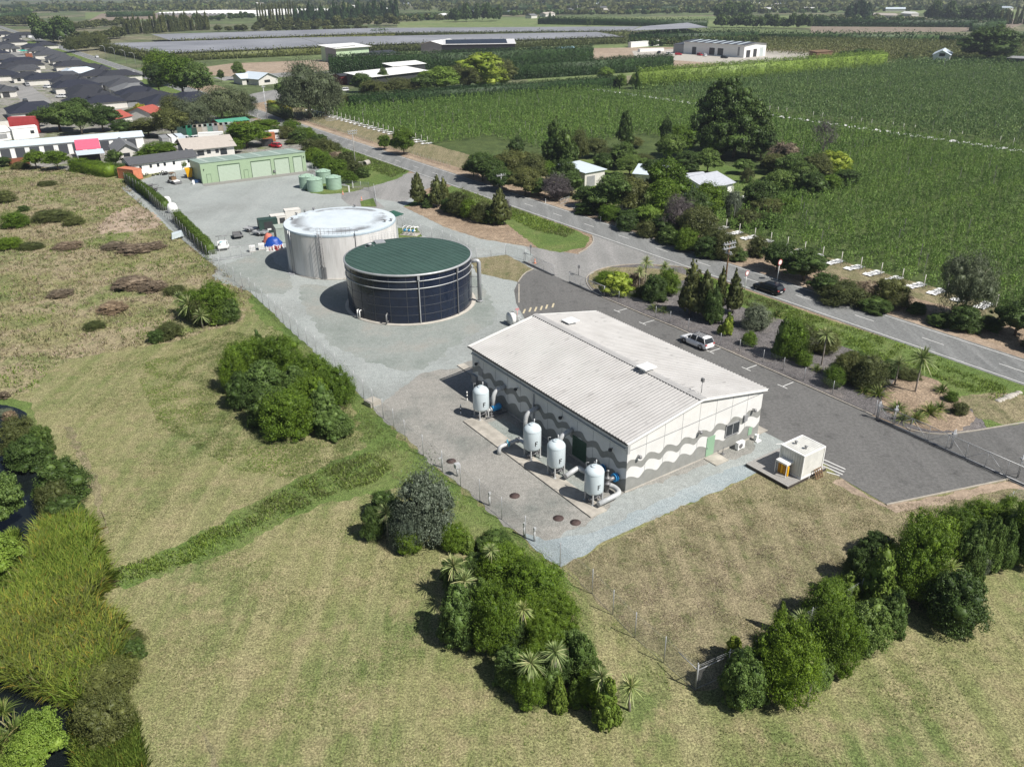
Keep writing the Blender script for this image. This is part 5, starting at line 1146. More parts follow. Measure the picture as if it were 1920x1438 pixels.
for i, (x, y) in enumerate([(995, 478), (1085, 517)]):
    p = G(x, y); o = thing('keypad_stand', ['gate control stand beside the left entrance gate leaf', 'gate control stand beside the right entrance gate leaf'][i], 'stand', p); b = MB(); b.tube([(0, 0, 0), (0, 0, 1.4)], .05, 6); b.build('post', M_dgalv, o); b = MB(); b.cbox((0, 0, 1.5), (.35, .3, .45)); b.build('box', M_dgalv, o)
# ---------------------------------------------------------------- poles, signs, lamps
def pole(label, x, y, yt, arms, mat, r=.16, group='power poles'):
    p = G(x, y); h = top_h(p, yt); o = thing('power_pole', label, 'power pole', p, 0, group); b = MB(); b.tube([(0, 0, 0), (0, 0, h)], [r, r*.6], 8); b.build('pole', mat, o)
    for dz, w, rz in arms:
        T0 = Matrix.Translation((0, 0, h-dz)) @ Matrix.Rotation(rz, 4, 'Z'); b = MB(); b.box(-w/2, w/2, -.2, -.08, -.07, .07, 0, T0); b.box(-w/2, w/2, .08, .2, -.07, .07, 0, T0); a = b.build('crossarm', M_galv, o)
        b = MB()
        for k in range(5): q = T0 @ Vector((-w/2+.1+k*(w-.2)/4, 0, .07)); b.tube([q, q+Vector((0, 0, .28))], .06, 6)
        b.build('insulator', M_pipe, a)
    return o, h
ua = TH
pole('dark timber power pole with three crossarms in the planted strip', 1357, 556, 454, [(.25, 2.4, ua), (.9, 2.4, ua), (1.7, 1.2, ua+1.5)], M_wood)
pole('galvanised power pole with two crossarms across the road from the mulch island', 940, 362, 326, [(.4, 2.4, ua), (2.4, 2.0, ua)], M_galv)
pole('grey power pole with one crossarm behind the mint tanks', 667, 318, 243, [(.4, 2.6, ua), (1.0, 2.4, ua)], M_timber)
pole('tall lattice-like pole with boxes beside the road near the grey willow', 503, 236, 160, [(.6, 1.4, ua), (2.4, 1.2, ua), (6, .9, ua)], M_galv)
pole('bare timber pole at the road edge beyond the shed', 485, 232, 214, [], M_timber)
def sign(label, x, y, yt, r=.42):
    p = G(x, y); h = top_h(p, yt); o = thing('road_sign', label, 'road sign', p, 0, 'round speed signs'); b = MB(); b.tube([(0, 0, 0), (0, 0, h-.1)], .07, 8); b.build('post', M_white, o)
    rzv = math.atan2(-V.y, -V.x)
    T0 = Matrix.Rotation(rzv, 4, 'Z') @ Matrix.Translation((.09, 0, h-r)) @ Matrix.Rotation(R(90), 4, 'Y')
    def disc(r_, z, m, nm, par):
        b = MB(); n = 24; P = [T0 @ Vector((r_*math.cos(k*6.2832/n), r_*math.sin(k*6.2832/n), zz)) for zz in (z, z+.015) for k in range(n)]
        b.add(P, [tuple(range(n-1, -1, -1)), tuple(range(n, 2*n))]+[(k, (k+1) % n, n+(k+1) % n, n+k) for k in range(n)]); return b.build(nm, m, par)
    d = disc(r, 0, M_red, 'sign_face', o); disc(r*.74, .016, M_white, 'centre_disc', d); disc(r, -.02, M_grey, 'sign_back', d); return o
sign('round red-rimmed road sign on a white post on the far verge behind the black car', 1457, 527, 486, .5)
sign('round red-rimmed road sign on a white post on the near verge before the black car', 1396, 545, 507, .42)
for i, (x, y) in enumerate([(1126, 416), (1155, 425), (1023, 382)]):
    o = thing('marker_post', ['white road marker post nearest the garden drive, on the far road edge', 'white road marker post just right of its neighbour on the far road edge', 'white post with a small head left of the garden drive'][i], 'marker post', G(x, y), 0, 'road marker posts'); b = MB(); b.box(-.06, .06, -.04, .04, 0, 1.0); b.build('post', M_white, o); b = MB(); b.box(-.065, .065, -.045, .045, .72, .86); b.build('band', M_black, o)
for i, (x, y) in enumerate([(92, 65), (114, 92), (130, 86), (200, 112), (218, 116), (238, 122), (256, 128), (60, 68)]):
    p = G(x, y); o = thing('street_lamp', None, 'street lamp', p, TH, 'street lamps on the far road'); b = MB(); sgn = -1 if i in (1,) else 1
    b.tube([(0, 0, 0), (0, 0, 7.5), (sgn*-.8, 0, 8.3), (sgn*-2.2, 0, 8.5)], .09, 6); b.build('pole', M_galv, o); b = MB(); b.cbox((sgn*-2.4, 0, 8.45), (.8, .25, .12)); b.build('lamp_head', M_galv, o); reg(o, 'grey street lamp', 'along the far road by the netted orchard', x)
# ---------------------------------------------------------------- yard clutter
def trailer(label, x, y, rz, L=2.6, Wd=1.5, sides=.35, mat=None, extra=None, name='trailer'):
    o = thing(name, label, 'trailer', G(x, y), rz, 'small trailers'); b = MB(); b.box(-L/2, L/2, -Wd/2, Wd/2, .5, .58)
    for s in (-1, 1): b.box(-L/2, L/2, s*Wd/2-.03, s*Wd/2+.03, .585, .58+sides)
    b.box(-L/2-.03, -L/2+.03, -Wd/2+.04, Wd/2-.04, .585, .58+sides); b.box(L/2-.03, L/2+.03, -Wd/2+.04, Wd/2-.04, .585, .58+sides); b.build('tray', mat or M_galv, o)
    b = MB(); b.tube([(L/2, -.4, .5), (L/2+1.2, 0, .5), (L/2, .4, .5)], .04, 5); b.tube([(L/2+1.2, 0, .5), (L/2+1.2, 0, .02)], .04, 5); b.build('drawbar', M_dgalv, o)
    b = MB()
    for s in (-1, 1): P = [(.42*math.cos(a)-.1, s*(Wd/2+.12), .34+.42*math.sin(a)) for a in np.linspace(.1, 3.04, 9)]; b.tube(P, .07, 5)
    b.build('mudguard', mat or M_galv, o)
    for s in (-1, 1): wheel(o, -.1, s*(Wd/2+.12), .3)
    if extra: extra(o)
    return o
def ex1(o):
    b = MB(); b.lathe([(.3, .6), (.55, .65), (.6, 1.2), (.4, 1.3), (0, 1.32)], 16, 0, (-.6, 0)); b.cbox((.5, 0, 1.0), (1.0, 1.3, .8)); b.build('machine_body', M_white, o)
    b = MB(); b.tube([(-.2, -.5, .9), (-.2, .5, 1.1)], .32, 12); b.build('hose_drum', plain('turquoise_hose', (.02, .35, .42), .5), o)
    b = MB(); b.tube([(.3, -.5, 1.4), (.3, -.5, 2.3)], .04, 5); b.tube([(.3, .5, 1.4), (.3, .5, 2.3)], .04, 5); b.tube([(.3, -1.0, 2.3), (.3, 1.0, 2.3)], .06, 5); b.build('hoop', M_dgalv, o)
trailer('white work trailer with a turquoise hose drum inside the fence corner', 419, 467, R(110), 3.0, 1.7, .5, M_white, ex1)
def ex2(o):
    b = MB()
    for x in (-1.2, 1.2):
        for k in range(6): b.tube([(x, -.7+k*.28, .6), (x, -.7+k*.28, 1.6)], .02, 4)
    b.cbox((-.4, .2, .75), (.5, .5, .3)); b.build('ramp', M_dgalv, o)
trailer('grey caged trailer standing right of the white work trailer', 446, 446, R(115), 2.6, 1.5, .3, M_dgalv, ex2)
trailer('low pale trailer farthest back in the row of small trailers', 472, 434, R(-20), 2.6, 1.6, .2, M_galv)
trailer('low empty trailer in front of the dark green box trailer', 489, 441, R(160), 2.6, 1.6, .25, M_galv)
def boxything(name, label, cat, loc, rz, d, mat, parts=()):
    o = thing(name, label, cat, loc, rz); b = MB(); b.box(-d[0]/2, d[0]/2, -d[1]/2, d[1]/2, .12, d[2]); b.build('body', mat, o)
    b = MB()
    for x in (-1, 1):
        for y in (-1, 1): b.box(x*d[0]/2-.05, x*d[0]/2+.05, y*d[1]/2-.05, y*d[1]/2+.05, 0, d[2]+.03)
    for z in (.1, d[2]-.04):
        for y in (-1, 1): b.box(-d[0]/2+.05, d[0]/2-.05, y*d[1]/2-.04, y*d[1]/2+.04, z, z+.08)
        for x in (-1, 1): b.box(x*d[0]/2-.04, x*d[0]/2+.04, -d[1]/2+.05, d[1]/2-.05, z, z+.08)
    b.build('frame', mat, o)
    for nm, mt, (x0, x1, y0, y1, z0, z1) in parts: b = MB(); b.box(x0, x1, y0, y1, z0, z1); b.build(nm, mt, o)
    return o
M_dgreen = plain('dark_green_paint', (.03, .06, .05), .5); M_gbox = plain('grey_green_box', (.33, .38, .33), .6)
boxything('generator_box', 'dark green box generator trailer with pale corner strips', 'generator', G(504, 435), R(25), (3.4, 1.9, 2.6), M_dgreen, [('door', M_darkmetal, (-.8, .8, -.99, -.94, .5, 2.2)), ('label_plate', M_white, (-.3, .4, -1.02, -.992, .6, .9))])
boxything('generator_box', 'cream box generator with a dark opening behind the concrete tank', 'generator', G(524, 428), R(25), (2.8, 2.0, 2.6), M_cream, [('grille', M_darkmetal, (.1, 1.1, -1.05, -1.0, 1.2, 2.2))])
boxything('container', 'pale grey-green container squeezed against the concrete tank', 'container', G(531, 452), R(24), (2.4, 2.9, 2.8), M_gbox)
boxything('container', 'small beige cabinet peeking out behind the white tank roof', 'container', G(550, 413), R(24), (3, 2, 2.2), M_cream)
boxything('container', 'orange shipping container at the end of the bright hedge', 'container', G(240, 338)+Vector((0, 1.8, 0)), R(-28), (5.6, 2.4, 2.5), M_orange)
def ibc(label, x, y):
    o = thing('water_cube', label, 'water container', G(x, y), .3, 'white caged water cubes'); b = MB(); b.box(-.5, .5, -.5, .5, .15, 1.05); b.lathe([(.15, 1.05), (.15, 1.12), (0, 1.13)], 10); b.build('bottle', M_white, o)
    b = MB()
    for k in range(5):
        t = -.52+k*.26
        for s in (-.52, .52): b.tube([(t, s, .15), (t, s, 1.1)], .015, 4); b.tube([(s, t, .15), (s, t, 1.1)], .015, 4)
    for z in (.4, .75, 1.1): b.tube([(-.52, -.52, z), (.52, -.52, z), (.52, .52, z), (-.52, .52, z), (-.52, -.52, z)], .015, 4)
    b.build('cage', M_galv, o); b = MB(); b.box(-.55, .55, -.55, .55, 0, .13); b.build('pallet', M_timber, o)
ibc('white caged water cube right beside the double gate', 474, 472); ibc('white caged water cube nearer the blue tarpaulin', 491, 468)
rngt = random.Random(3); b = MB(); n = 14
vs = [(0, 0, 1.9)]; rings = [(.5, 1.85), (1.1, 1.6), (1.5, 1.1), (1.8, .5), (2.0, .05)]
for r_, z in rings: vs += [(r_*math.cos(k*6.283/n)*rngt.uniform(.85, 1.12), r_*math.sin(k*6.283/n)*rngt.uniform(.75, 1.1)*.8, z*rngt.uniform(.85, 1.05)) for k in range(n)]
fs = [(0, 1+k, 1+(k+1) % n) for k in range(n)]+[(1+i*n+k, 1+(i+1)*n+k, 1+(i+1)*n+(k+1) % n, 1+i*n+(k+1) % n) for i in range(4) for k in range(n)]
b.add(vs, fs, 0, True); o = b.build('tarpaulin_heap', plain('blue_tarpaulin', (.01, .06, .32), .45, var=.3, scale=3), None, G(512, 462)+Vector((0, .6, 0)), .2); o.scale = (.85, .85, .85); setp(o, 'heap under a bright blue tarpaulin beside the concrete tank', 'tarpaulin')
o = link('tarpaulin_heap', o.data.copy(), loc=G(502, 457)+Vector((0, 1, 0)), sc=(.55, .6, .9)); o.data.materials[0] = plain('faded_orange_cover', (.55, .17, .12), .6, var=.2); setp(o, 'faded orange cover behind the blue tarpaulin', 'tarpaulin')
for i in range(7):
    x = 505+i*4.3; o = thing('traffic_barrier', None, 'barrier', G(x, 471-i*.8), i*.8, 'red and white barriers by the blue tarpaulin'); b = MB(); b.prism([(-.5, -.25), (.5, -.25), (.4, .25), (-.4, .25)], 0, .12); b.cbox((0, 0, .45), (.9, .1, .5)); b.build('board', M_red if i % 2 else M_white, o); b = MB(); b.tube([(-.4, 0, 0), (-.4, 0, .9)], .03, 5); b.tube([(.4, 0, 0), (.4, 0, .9)], .03, 5); b.build('leg', M_white, o); reg(o, 'small red and white barrier', 'below the blue tarpaulin', x)
def bag(label, x, y, s, o2=None):
    p = G(x, y); n = 12; g = random.Random(int(x)); b = MB(); b.lathe([(.55*s, .02), (.72*s, .3), (.7*s, .9), (.5*s, 1.25), (.2*s, 1.35), (0, 1.36)], 12); 
    b.v = [(v[0]*g.uniform(.9, 1.1), v[1]*g.uniform(.9, 1.1), v[2]*s) for v in b.v]; o = b.build('bulk_bag', M_white, None, p, .3); setp(o, label, 'bag', 'white bulk bags at the hedge gap')
bag('big white bulk bag standing clear of the hedge end', 325, 399, 1.5); bag('white bulk bag pressed against the hedge end', 314, 384, 1.3)
def tyre_heap(x, y, label):
    g = random.Random(x); o = None; b = MB()
    for i in range(26):
        q = (g.uniform(-5, 5), g.uniform(-.8, .8), .15+g.choice((0, .28, .5))*g.random()); a = g.uniform(-.5, .5)
        T0 = Matrix.Translation(q) @ Matrix.Rotation(g.uniform(-1, 1), 4, 'X') @ Matrix.Rotation(a, 4, 'Y'); P = [T0 @ Vector((.32*math.cos(k*.7), .32*math.sin(k*.7), 0)) for k in range(10)]; b.tube(P, .1, 5)
    o = b.build('pipe_fitting_heap', M_black, None, G(x, y), R(22)); setp(o, label, 'scrap heap', None, 'stuff')
tyre_heap(283, 330, 'long heap of black fittings in front of the white bungalow')
mc = thing('small_loader', 'small brown and white loader parked on the gravel yard', 'loader', G(327, 344), R(-40))
b = MB(); b.box(-1.4, 1.4, -.8, .8, .4, .8); b.build('chassis', M_white, mc); b = MB(); b.box(-1.1, .3, -.6, .6, .81, 1.5); b.tube([(-.9, -.55, 1.5), (-.9, -.55, 2.4), (.2, -.55, 2.4), (.2, -.55, 1.5)], .05, 5); b.tube([(-.9, .55, 1.5), (-.9, .55, 2.4), (.2, .55, 2.4), (.2, .55, 1.5)], .05, 5); b.box(-1, .3, -.6, .6, 2.4, 2.48); b.build('cab', M_wood, mc); b = MB(); b.box(1.2, 2.0, -.9, .9, .15, .6); b.build('bucket', M_dgalv, mc)
for x in (-.9, .9):
    for s in (-1, 1): wheel(mc, x, s*.85, .42)
sk = thing('yellow_hopper', 'bright yellow hopper beside the end wall of the green shed', 'hopper', G(356, 334), R(25)); b = MB(); b.add([(-.9, -.9, 2.4), (.9, -.9, 2.4), (.9, .9, 2.4), (-.9, .9, 2.4), (-.5, -.7, .3), (.5, -.7, .3), (.5, .7, .3), (-.5, .7, .3)], [(0, 1, 5, 4), (1, 2, 6, 5), (2, 3, 7, 6), (3, 0, 4, 7), (7, 6, 5, 4), (0, 3, 2, 1)]); b.build('bin', M_yel, sk); b = MB(); b.cbox((0, 0, .15), (1.2, 1.5, .28)); b.build('base', M_dgalv, sk)
boxything('crate', 'blue crate with white tools at the corner of the green shed', 'crate', G(370, 343), .3, (1.5, 1.0, .7), plain('dark_blue_crate', (.03, .07, .16), .6))
b = MB(); b.lathe([(.3, 0), (.3, .9), (.1, 1.0), (0, 1.0)], 10); o = b.build('drum', M_white, None, G(363, 346), 0); setp(o, 'white drum standing beside the blue crate', 'drum')
for i, (x, y) in enumerate([(292, 358), (283, 352)]): trailer(['small dark handcart by the bright hedge', 'pale handcart partly behind the bright hedge'][i], x, y, .7, 1.2, .8, .15, M_dgalv, name='handcart')
# pipework frame near the concrete tank, road cones, shelter
pf = thing('pipe_manifold', 'blue and white pipe manifold on a small slab behind the concrete tank', 'manifold', G(770, 440), R(-20)); b = MB(); b.box(-1.7, 1.7, -1.1, 1.1, 0, .15); b.build('slab', M_concrete, pf)
b = MB()
for x in (-1.2, -.4, .4, 1.2): b.tube([(x, -.7, .15), (x, -.7, 1.5), (x, .7, 1.5), (x, .7, .15)], .06, 6)
b.tube([(-1.4, -.7, 1.0), (1.4, -.7, 1.0)], .1, 8); b.tube([(-1.4, .7, 1.3), (1.4, .7, 1.3)], .1, 8); b.build('pipework', M_white, pf)
b = MB()
for x in (-.8, .1, .9): b.tube([(x, -.95, 1.0), (x, -.45, 1.0)], .22, 8)
b.build('valve', M_blue, pf)
cp = thing('canopy', 'small green-roofed canopy tucked behind the concrete tank', 'canopy', G(738, 428), R(-50)); b = MB()
for x in (-1.5, 1.5):
    for y in (-1.1, 1.1): b.tube([(x, y, 0), (x, y, 2.6)], .05, 6)
b.build('frame', M_galv, cp); b = MB(); b.add([(-1.8, -1.4, 2.5), (1.8, -1.4, 2.5), (1.8, 1.4, 2.8), (-1.8, 1.4, 2.8), (-1.8, -1.4, 2.6), (1.8, -1.4, 2.6), (1.8, 1.4, 2.9), (-1.8, 1.4, 2.9)], [(3, 2, 1, 0), (4, 5, 6, 7), (0, 1, 5, 4), (1, 2, 6, 5), (2, 3, 7, 6), (3, 0, 4, 7)]); b.build('roof', plain('dark_green_roofing', (.03, .10, .07), .6), cp)
def cone(label, x, y):
    o = thing('traffic_cone', label, 'traffic cone', G(x, y), 0, 'traffic cones'); b = MB(); b.box(-.22, .22, -.22, .22, 0, .05); b.lathe([(.17, .05), (.04, .85), (0, .86)], 12); b.build('body', M_orange, o); b = MB(); b.lathe([(.125, .3), (.09, .5)], 12); b.v = [(v[0]*1.05, v[1]*1.05, v[2]) for v in b.v]; b.build('sleeve', M_white, o)
cone('traffic cone on the drive near the small grass patch', 678, 376); cone('orange traffic cone on the grass right of the mint tanks', 643, 365); cone('traffic cone behind the left entrance gate leaf', 1003, 494)
b = MB(); b.box(-.12, .12, -.12, .12, 0, 1.5); o = b.build('bollard', M_white, None, G(655, 361), 0); setp(o, 'white square post beside the mint tanks', 'bollard')
b = MB(); b.box(-.12, .12, -.12, .12, 0, 1.2); o = b.build('bollard', M_white, None, G(662, 353), 0); setp(o, 'white square post at the planted bed corner behind the mint tanks', 'bollard')
# culvert and stones
cv = thing('culvert', 'round concrete culvert mouth in the roadside ditch', 'culvert', G(687, 310), R(-20)); b = MB(); b.lathe([(.6, -1), (.75, -1), (.75, 1), (.6, 1), (.6, -1)], 16); q = b.build('pipe', M_concrete, cv, (0, 0, .5)); q.rotation_euler = (R(90), 0, 0); b = MB(); b.cbox((-1.6, .2, .35), (1.8, .4, .7)); b.build('head_wall', M_concrete, cv)
g = random.Random(5)
for i in range(8):
    x = 1872+i*5.5; p = G(x, 752-i*2.2); b = MB(); iv, ifc = ico(); s = g.uniform(.25, .5); b.add([(v[0]*s*g.uniform(.9, 1.1), v[1]*s*g.uniform(.8, 1.1), v[2]*s*.6) for v in iv.tolist()], [tuple(f) for f in ifc.tolist()]); o = b.build('rock', M_concrete, None, p, g.uniform(0, 3)); setp(o, None, 'rock', 'rocks at the ditch end'); reg(o, 'pale rock', 'in the row at the right end of the green ditch', x)
b = MB(); b.add([(0, 0, 0), (2.2, 0, .5), (2.2, 1.3, .6), (0, 1.3, .1), (.2, 0, .9), (2.0, .1, 1.3), (2, 1.2, 1.35), (.2, 1.2, 1.0)], [(0, 1, 5, 4), (1, 2, 6, 5), (2, 3, 7, 6), (3, 0, 4, 7), (4, 5, 6, 7)]); o = b.build('dumped_sheet', M_filter, None, G(322, 450), .4); setp(o, 'crumpled pale sheet metal dumped in the rough grass by the fence', 'scrap')
# ---------------------------------------------------------------- other buildings
def gable(name, label, a, c, D, h, rise, wall, roof, openings=(), cat='building', over=.35, ridge='along', group=None, roofpart=None, zbase=0):
    """front wall base runs between pixels a and c (left to right); the body goes D metres back from it"""
    P, Q = G(*a), G(*c); d = Q-P; L = d.length; rz = math.atan2(d.y, d.x); o = thing(name, label, cat, P, rz, group)
    b = MB()
    if ridge == 'along': b.add([(0, 0, 0), (L, 0, 0), (L, D, 0), (0, D, 0), (0, 0, h), (L, 0, h), (L, D, h), (0, D, h), (0, D/2, h+rise), (L, D/2, h+rise)], [(0, 1, 5, 4), (1, 2, 6, 9, 5), (2, 3, 7, 6), (3, 0, 4, 8, 7)])
    elif ridge == 'across': b.add([(0, 0, 0), (L, 0, 0), (L, D, 0), (0, D, 0), (0, 0, h), (L, 0, h), (L, D, h), (0, D, h), (L/2, 0, h+rise), (L/2, D, h+rise)], [(0, 1, 5, 8, 4), (1, 2, 6, 5), (2, 3, 7, 9, 6), (3, 0, 4, 7)])
    else: b.add([(0, 0, 0), (L, 0, 0), (L, D, 0), (0, D, 0), (0, 0, h), (L, 0, h), (L, D, h+rise), (0, D, h+rise)], [(0, 1, 5, 4), (1, 2, 6, 5), (2, 3, 7, 6), (3, 0, 4, 7)])
    b.build('wall', wall, o)
    e = over; b = MB(); k = rise/(D/2) if ridge == 'along' else rise/(L/2) if ridge == 'across' else rise/D; t = .1; z = h+.02
    if ridge == 'along':
        for y0, y1 in ((-e, D/2), (D+e, D/2)): b.add([(-e, y0, z-e*k), (L+e, y0, z-e*k), (L+e, y1, z+rise), (-e, y1, z+rise), (-e, y0, z-e*k+t), (L+e, y0, z-e*k+t), (L+e, y1, z+rise+t), (-e, y1, z+rise+t)], [(3, 2, 1, 0), (4, 5, 6, 7), (0, 1, 5, 4), (1, 2, 6, 5), (3, 0, 4, 7)])
    elif ridge == 'across':
        for x0, x1 in ((-e, L/2), (L+e, L/2)): b.add([(x0, -e, z-e*k), (x0, D+e, z-e*k), (x1, D+e, z+rise), (x1, -e, z+rise), (x0, -e, z-e*k+t), (x0, D+e, z-e*k+t), (x1, D+e, z+rise+t), (x1, -e, z+rise+t)], [(3, 2, 1, 0), (4, 5, 6, 7), (0, 1, 5, 4), (1, 2, 6, 5), (3, 0, 4, 7)])
    else: b.add([(-e, -e, z-e*k), (L+e, -e, z-e*k), (L+e, D+e, z+rise+e*k), (-e, D+e, z+rise+e*k), (-e, -e, z-e*k+t), (L+e, -e, z-e*k+t), (L+e, D+e, z+rise+e*k+t), (-e, D+e, z+rise+e*k+t)], [(3, 2, 1, 0), (4, 5, 6, 7), (0, 1, 5, 4), (1, 2, 6, 5), (2, 3, 7, 6), (3, 0, 4, 7)])
    rf = b.build('roof', roof, o)
    for nm, u0, u1, z0, z1, mt in openings:
        b = MB()
        if nm.startswith('side_'): b.box(L-.02, L+.06, u0*D, u1*D, z0, z1); b.build(nm[5:], mt, o)
        else: b.box(u0*L, u1*L, -.06, .02, z0, z1); b.build(nm, mt, o)
    return o, L
M_ddoor = plain('charcoal_roller_door', (.06, .065, .075), .6)
ops = [('roller_door', .02+k*.087, .02+k*.087+.058, .05, 2.7, M_ddoor) for k in range(11)]
gable('storage_units', 'long white row of storage units with charcoal roller doors and pale roof', (-30, 303), (272, 277), 9, 3.2, .9, M_white, M_ltroof, ops)
def slab(name, label, cat, a, c, D, z0, z1, mat, legs=True, zs=0.0, th=.12):
    P, Q = G(a[0], a[1]), G(c[0], c[1]); d = Q-P; L = d.length; o = thing(name, label, cat, P, math.atan2(d.y, d.x)); b = MB()
    b.add([(0, 0, z0), (L, 0, z0), (L, D, z1), (0, D, z1), (0, 0, z0+th), (L, 0, z0+th), (L, D, z1+th), (0, D, z1+th)], [(3, 2, 1, 0), (4, 5, 6, 7), (0, 1, 5, 4), (1, 2, 6, 5), (2, 3, 7, 6), (3, 0, 4, 7)]); b.build('roof', mat, o)
    if legs:
        for x in (.15, L-.15):
            for y in (.15, D-.15): b = MB(); b.tube([(x, y, 0), (x, y, z0+(z1-z0)*y/D)], .07, 6); b.build('post', M_galv, o)
    return o, L
slab('shade_canopy', 'faded pink sloping canopy in front of the storage units', 'canopy', (147, 300), (193, 296), 7, 2.5, 4.1, M_pink)
o, L = slab('carport', 'open carport with a flat grey roof below the pink canopy', 'carport', (149, 312), (201, 307), 6, 2.7, 2.9, M_ltroof); b = MB(); b.box(.2, L-1, 5.6, 5.8, 0, 2.6); b.box(.0, .12, .3, 5.6, 0, 2.6); b.build('wall', M_darkmetal, o)
gable('cottage', 'white cottage with a grey hip-like roof right of the pink canopy', (222, 303), (262, 299), 12, 2.6, 1.7, M_cream, M_dkroof[3], [('window', .3, .6, 1, 2, M_glass)], ridge='across', over=.6)
win = [('window', u, u+.035, 1.5, 2.3, M_glass) for u in (.12, .27, .38, .48, .62, .85)]
gable('bungalow', 'long low white bungalow with a dark roof left of the green shed', (249, 331), (372, 314), 7, 2.9, 1.1, M_white, plain('dark_grey_tiles', (.085, .088, .095), .8), win, over=.5)
gable('house', 'white house with a beige roof behind the green shed', (352, 301), (441, 292), 13, 2.8, 1.9, M_cream, M_beigeroof, [('window', .22, .36, .9, 2.2, M_glass), ('window', .42, .5, 1.2, 2.2, M_glass), ('window', .6, .67, 1.2, 2.2, M_glass), ('window', .7, .84, .6, 2.2, M_glass)], over=.7)
gable('house_porch', 'small dark porch roof at the left end of the beige-roofed house', (347, 303), (363, 301), 3, 2.3, .7, M_darkmetal, plain('dark_porch_roof', (.05, .055, .06), .7), ridge='across', over=.3)
gable('house', 'house with a red roof half hidden by trees left of the green containers', (216, 240), (250, 233), 9, 2.8, 1.7, M_cream, M_redroof, [('window', .3, .6, 1, 2, M_glass)], over=.4)
gable('house', 'house with a red roof just showing between the trees', (284, 228), (310, 222), 9, 2.8, 1.7, M_cream, M_redroof, [('window', .3, .6, 1, 2, M_glass)], over=.4)
o = boxything('container', 'red container on top of the white stack at the left edge', 'container', G(47, 252)+Vector((0, 1, 0)), R(8), (8, 2.6, 5.2), M_red)
gable('site_office', 'white site office block in front of the red container at the left edge', (27, 263), (74, 258), 5, 3.2, .3, M_white, M_white, [('window', .7, .85, 1.4, 2.3, M_glass)], over=.1)
gable('glasshouse', 'low white curved-looking shelter at the left edge', (-20, 268), (24, 262), 8, 2.6, 1.2, M_white, M_white, [('window', .2, .8, .6, 2.0, M_grey)], over=.3)
gable('timber_fence', 'pale paling fence behind the white shelter at the left edge', (-10, 243), (57, 235), .15, 2.0, .05, M_cream, M_cream, over=.02, cat='fence')
gable('timber_fence', 'brown board fence in front of the storage units', (18, 313), (57, 309), .15, 1.9, .02, M_brick, M_brick, over=.02, cat='fence')
g = random.Random(9); cols = [M_dgreen, plain('container_green', (.02, .16, .09), .6), M_dgreen, plain('container_beige', (.36, .32, .26), .7), plain('container_pale', (.42, .40, .36), .7), plain('container_teal', (.14, .24, .21), .7), M_grey, plain('container_tan', (.33, .28, .22), .7), M_grey, M_gbox]
for i in range(10):
    x = 344+i*9.8; o = boxything('upright_container', None, 'container', G(x, 262-i*.9), R(20), (2.5, 5.8, 3.6), cols[i]); o['group'] = 'containers in the storage yard'; reg(o, 'tall container', 'in the storage yard', x)
for i, (x, y, l) in enumerate([(352, 266, 'white van among the tall containers'), (372, 265, 'white car among the tall containers'), (414, 265, 'pale yellow car at the right of the camper van')]): car('parked_car', l, M_carwhite if i < 2 else M_cream, G(x, y), R(10+40*i), 4.6, 1.8, 1.8, detail=False)
cvn = boxything('camper_van', 'white camper van parked before the tall containers', 'camper van', G(398, 268), R(15), (7, 2.3, 3.0), M_white, [('windscreen', M_glass, (2.4, 3.4, -1.2, -1.14, 1.5, 2.4)), ('stripe', M_cream, (-3.4, 3.4, -1.2, -1.15, .5, .8))])
for i in range(3): o = boxything('container', None, 'container', G(312+i*13, 274-i*1.2), R(-60), (7, 2.5, 2.7), [M_grey, M_white, M_ltroof][i]); reg(o, 'pale box container', 'left of the tall containers', 312+i*13)
gable('workshop', 'green-roofed workshop with dark red wall behind the flat-topped tree', (415, 252), (470, 246), 7, 3.4, .5, plain('dark_red_wall', (.16, .02, .02), .7), plain('teal_roof', (.08, .3, .2), .6), over=.3)
boxything('small_shed', 'small orange-brown shed beside the red car', 'shed', G(505, 265), R(20), (3.5, 2.5, 2.4), plain('orange_brown_wall', (.4, .14, .06), .7)); boxything('caravan', 'white caravan beside the orange-brown shed', 'caravan', G(519, 260), R(20), (4.2, 2.1, 2.4), M_white, [('window', M_glass, (-.8, .8, -1.1, -1.04, 1.3, 1.9))])
boxything('parked_trailer', 'dark trailer in the shade left of the red car', 'trailer', G(502, 274), R(20), (3.2, 2, 1.8), M_darkmetal)
# sheds of the middle distance
gable('machine_shed', 'far grey shed with a mint green front and white roof by the netted orchard', (632, 118), (693, 113), 16, 8.0, 1.2, plain('mint_front', (.42, .55, .36), .6), M_white, ridge='mono', over=1.5)
for a in ((612, 114, 648, 112),): gable('machine_shed', 'grey side bay of the far mint-fronted shed', (612, 117), (632, 118), 18, 8.4, .6, M_grey, M_white, ridge='mono', over=.1)
gable('low_shed', 'low dark shed with pale strips next to the far mint-fronted shed', (670, 117), (752, 112), 14, 3.6, 1.2, M_grey, M_darkmetal, [], ridge='mono', over=.2)
gable('black_warehouse', 'long black warehouse with solar panels and white roof edge', (828, 106), (966, 104), 34, 7.0, 2.0, plain('black_cladding', (.012, .013, .018), .5), plain('white_edge_roof', (.6, .6, .6), .5), ridge='along', over=.6)
o = bpy.data.objects['black_warehouse']; P, Q = G(828, 106), G(966, 104); L = (Q-P).length; b = MB(); k = 2/17
b.add([(3, 1.2, 7.26+1.2*k), (L-5, 1.2, 7.26+1.2*k), (L-5, 16, 7.26+16*k), (3, 16, 7.26+16*k)], [(0, 1, 2, 3)]); b.build('solar_array', plain('solar_panel', (.01, .011, .018), .25), o)
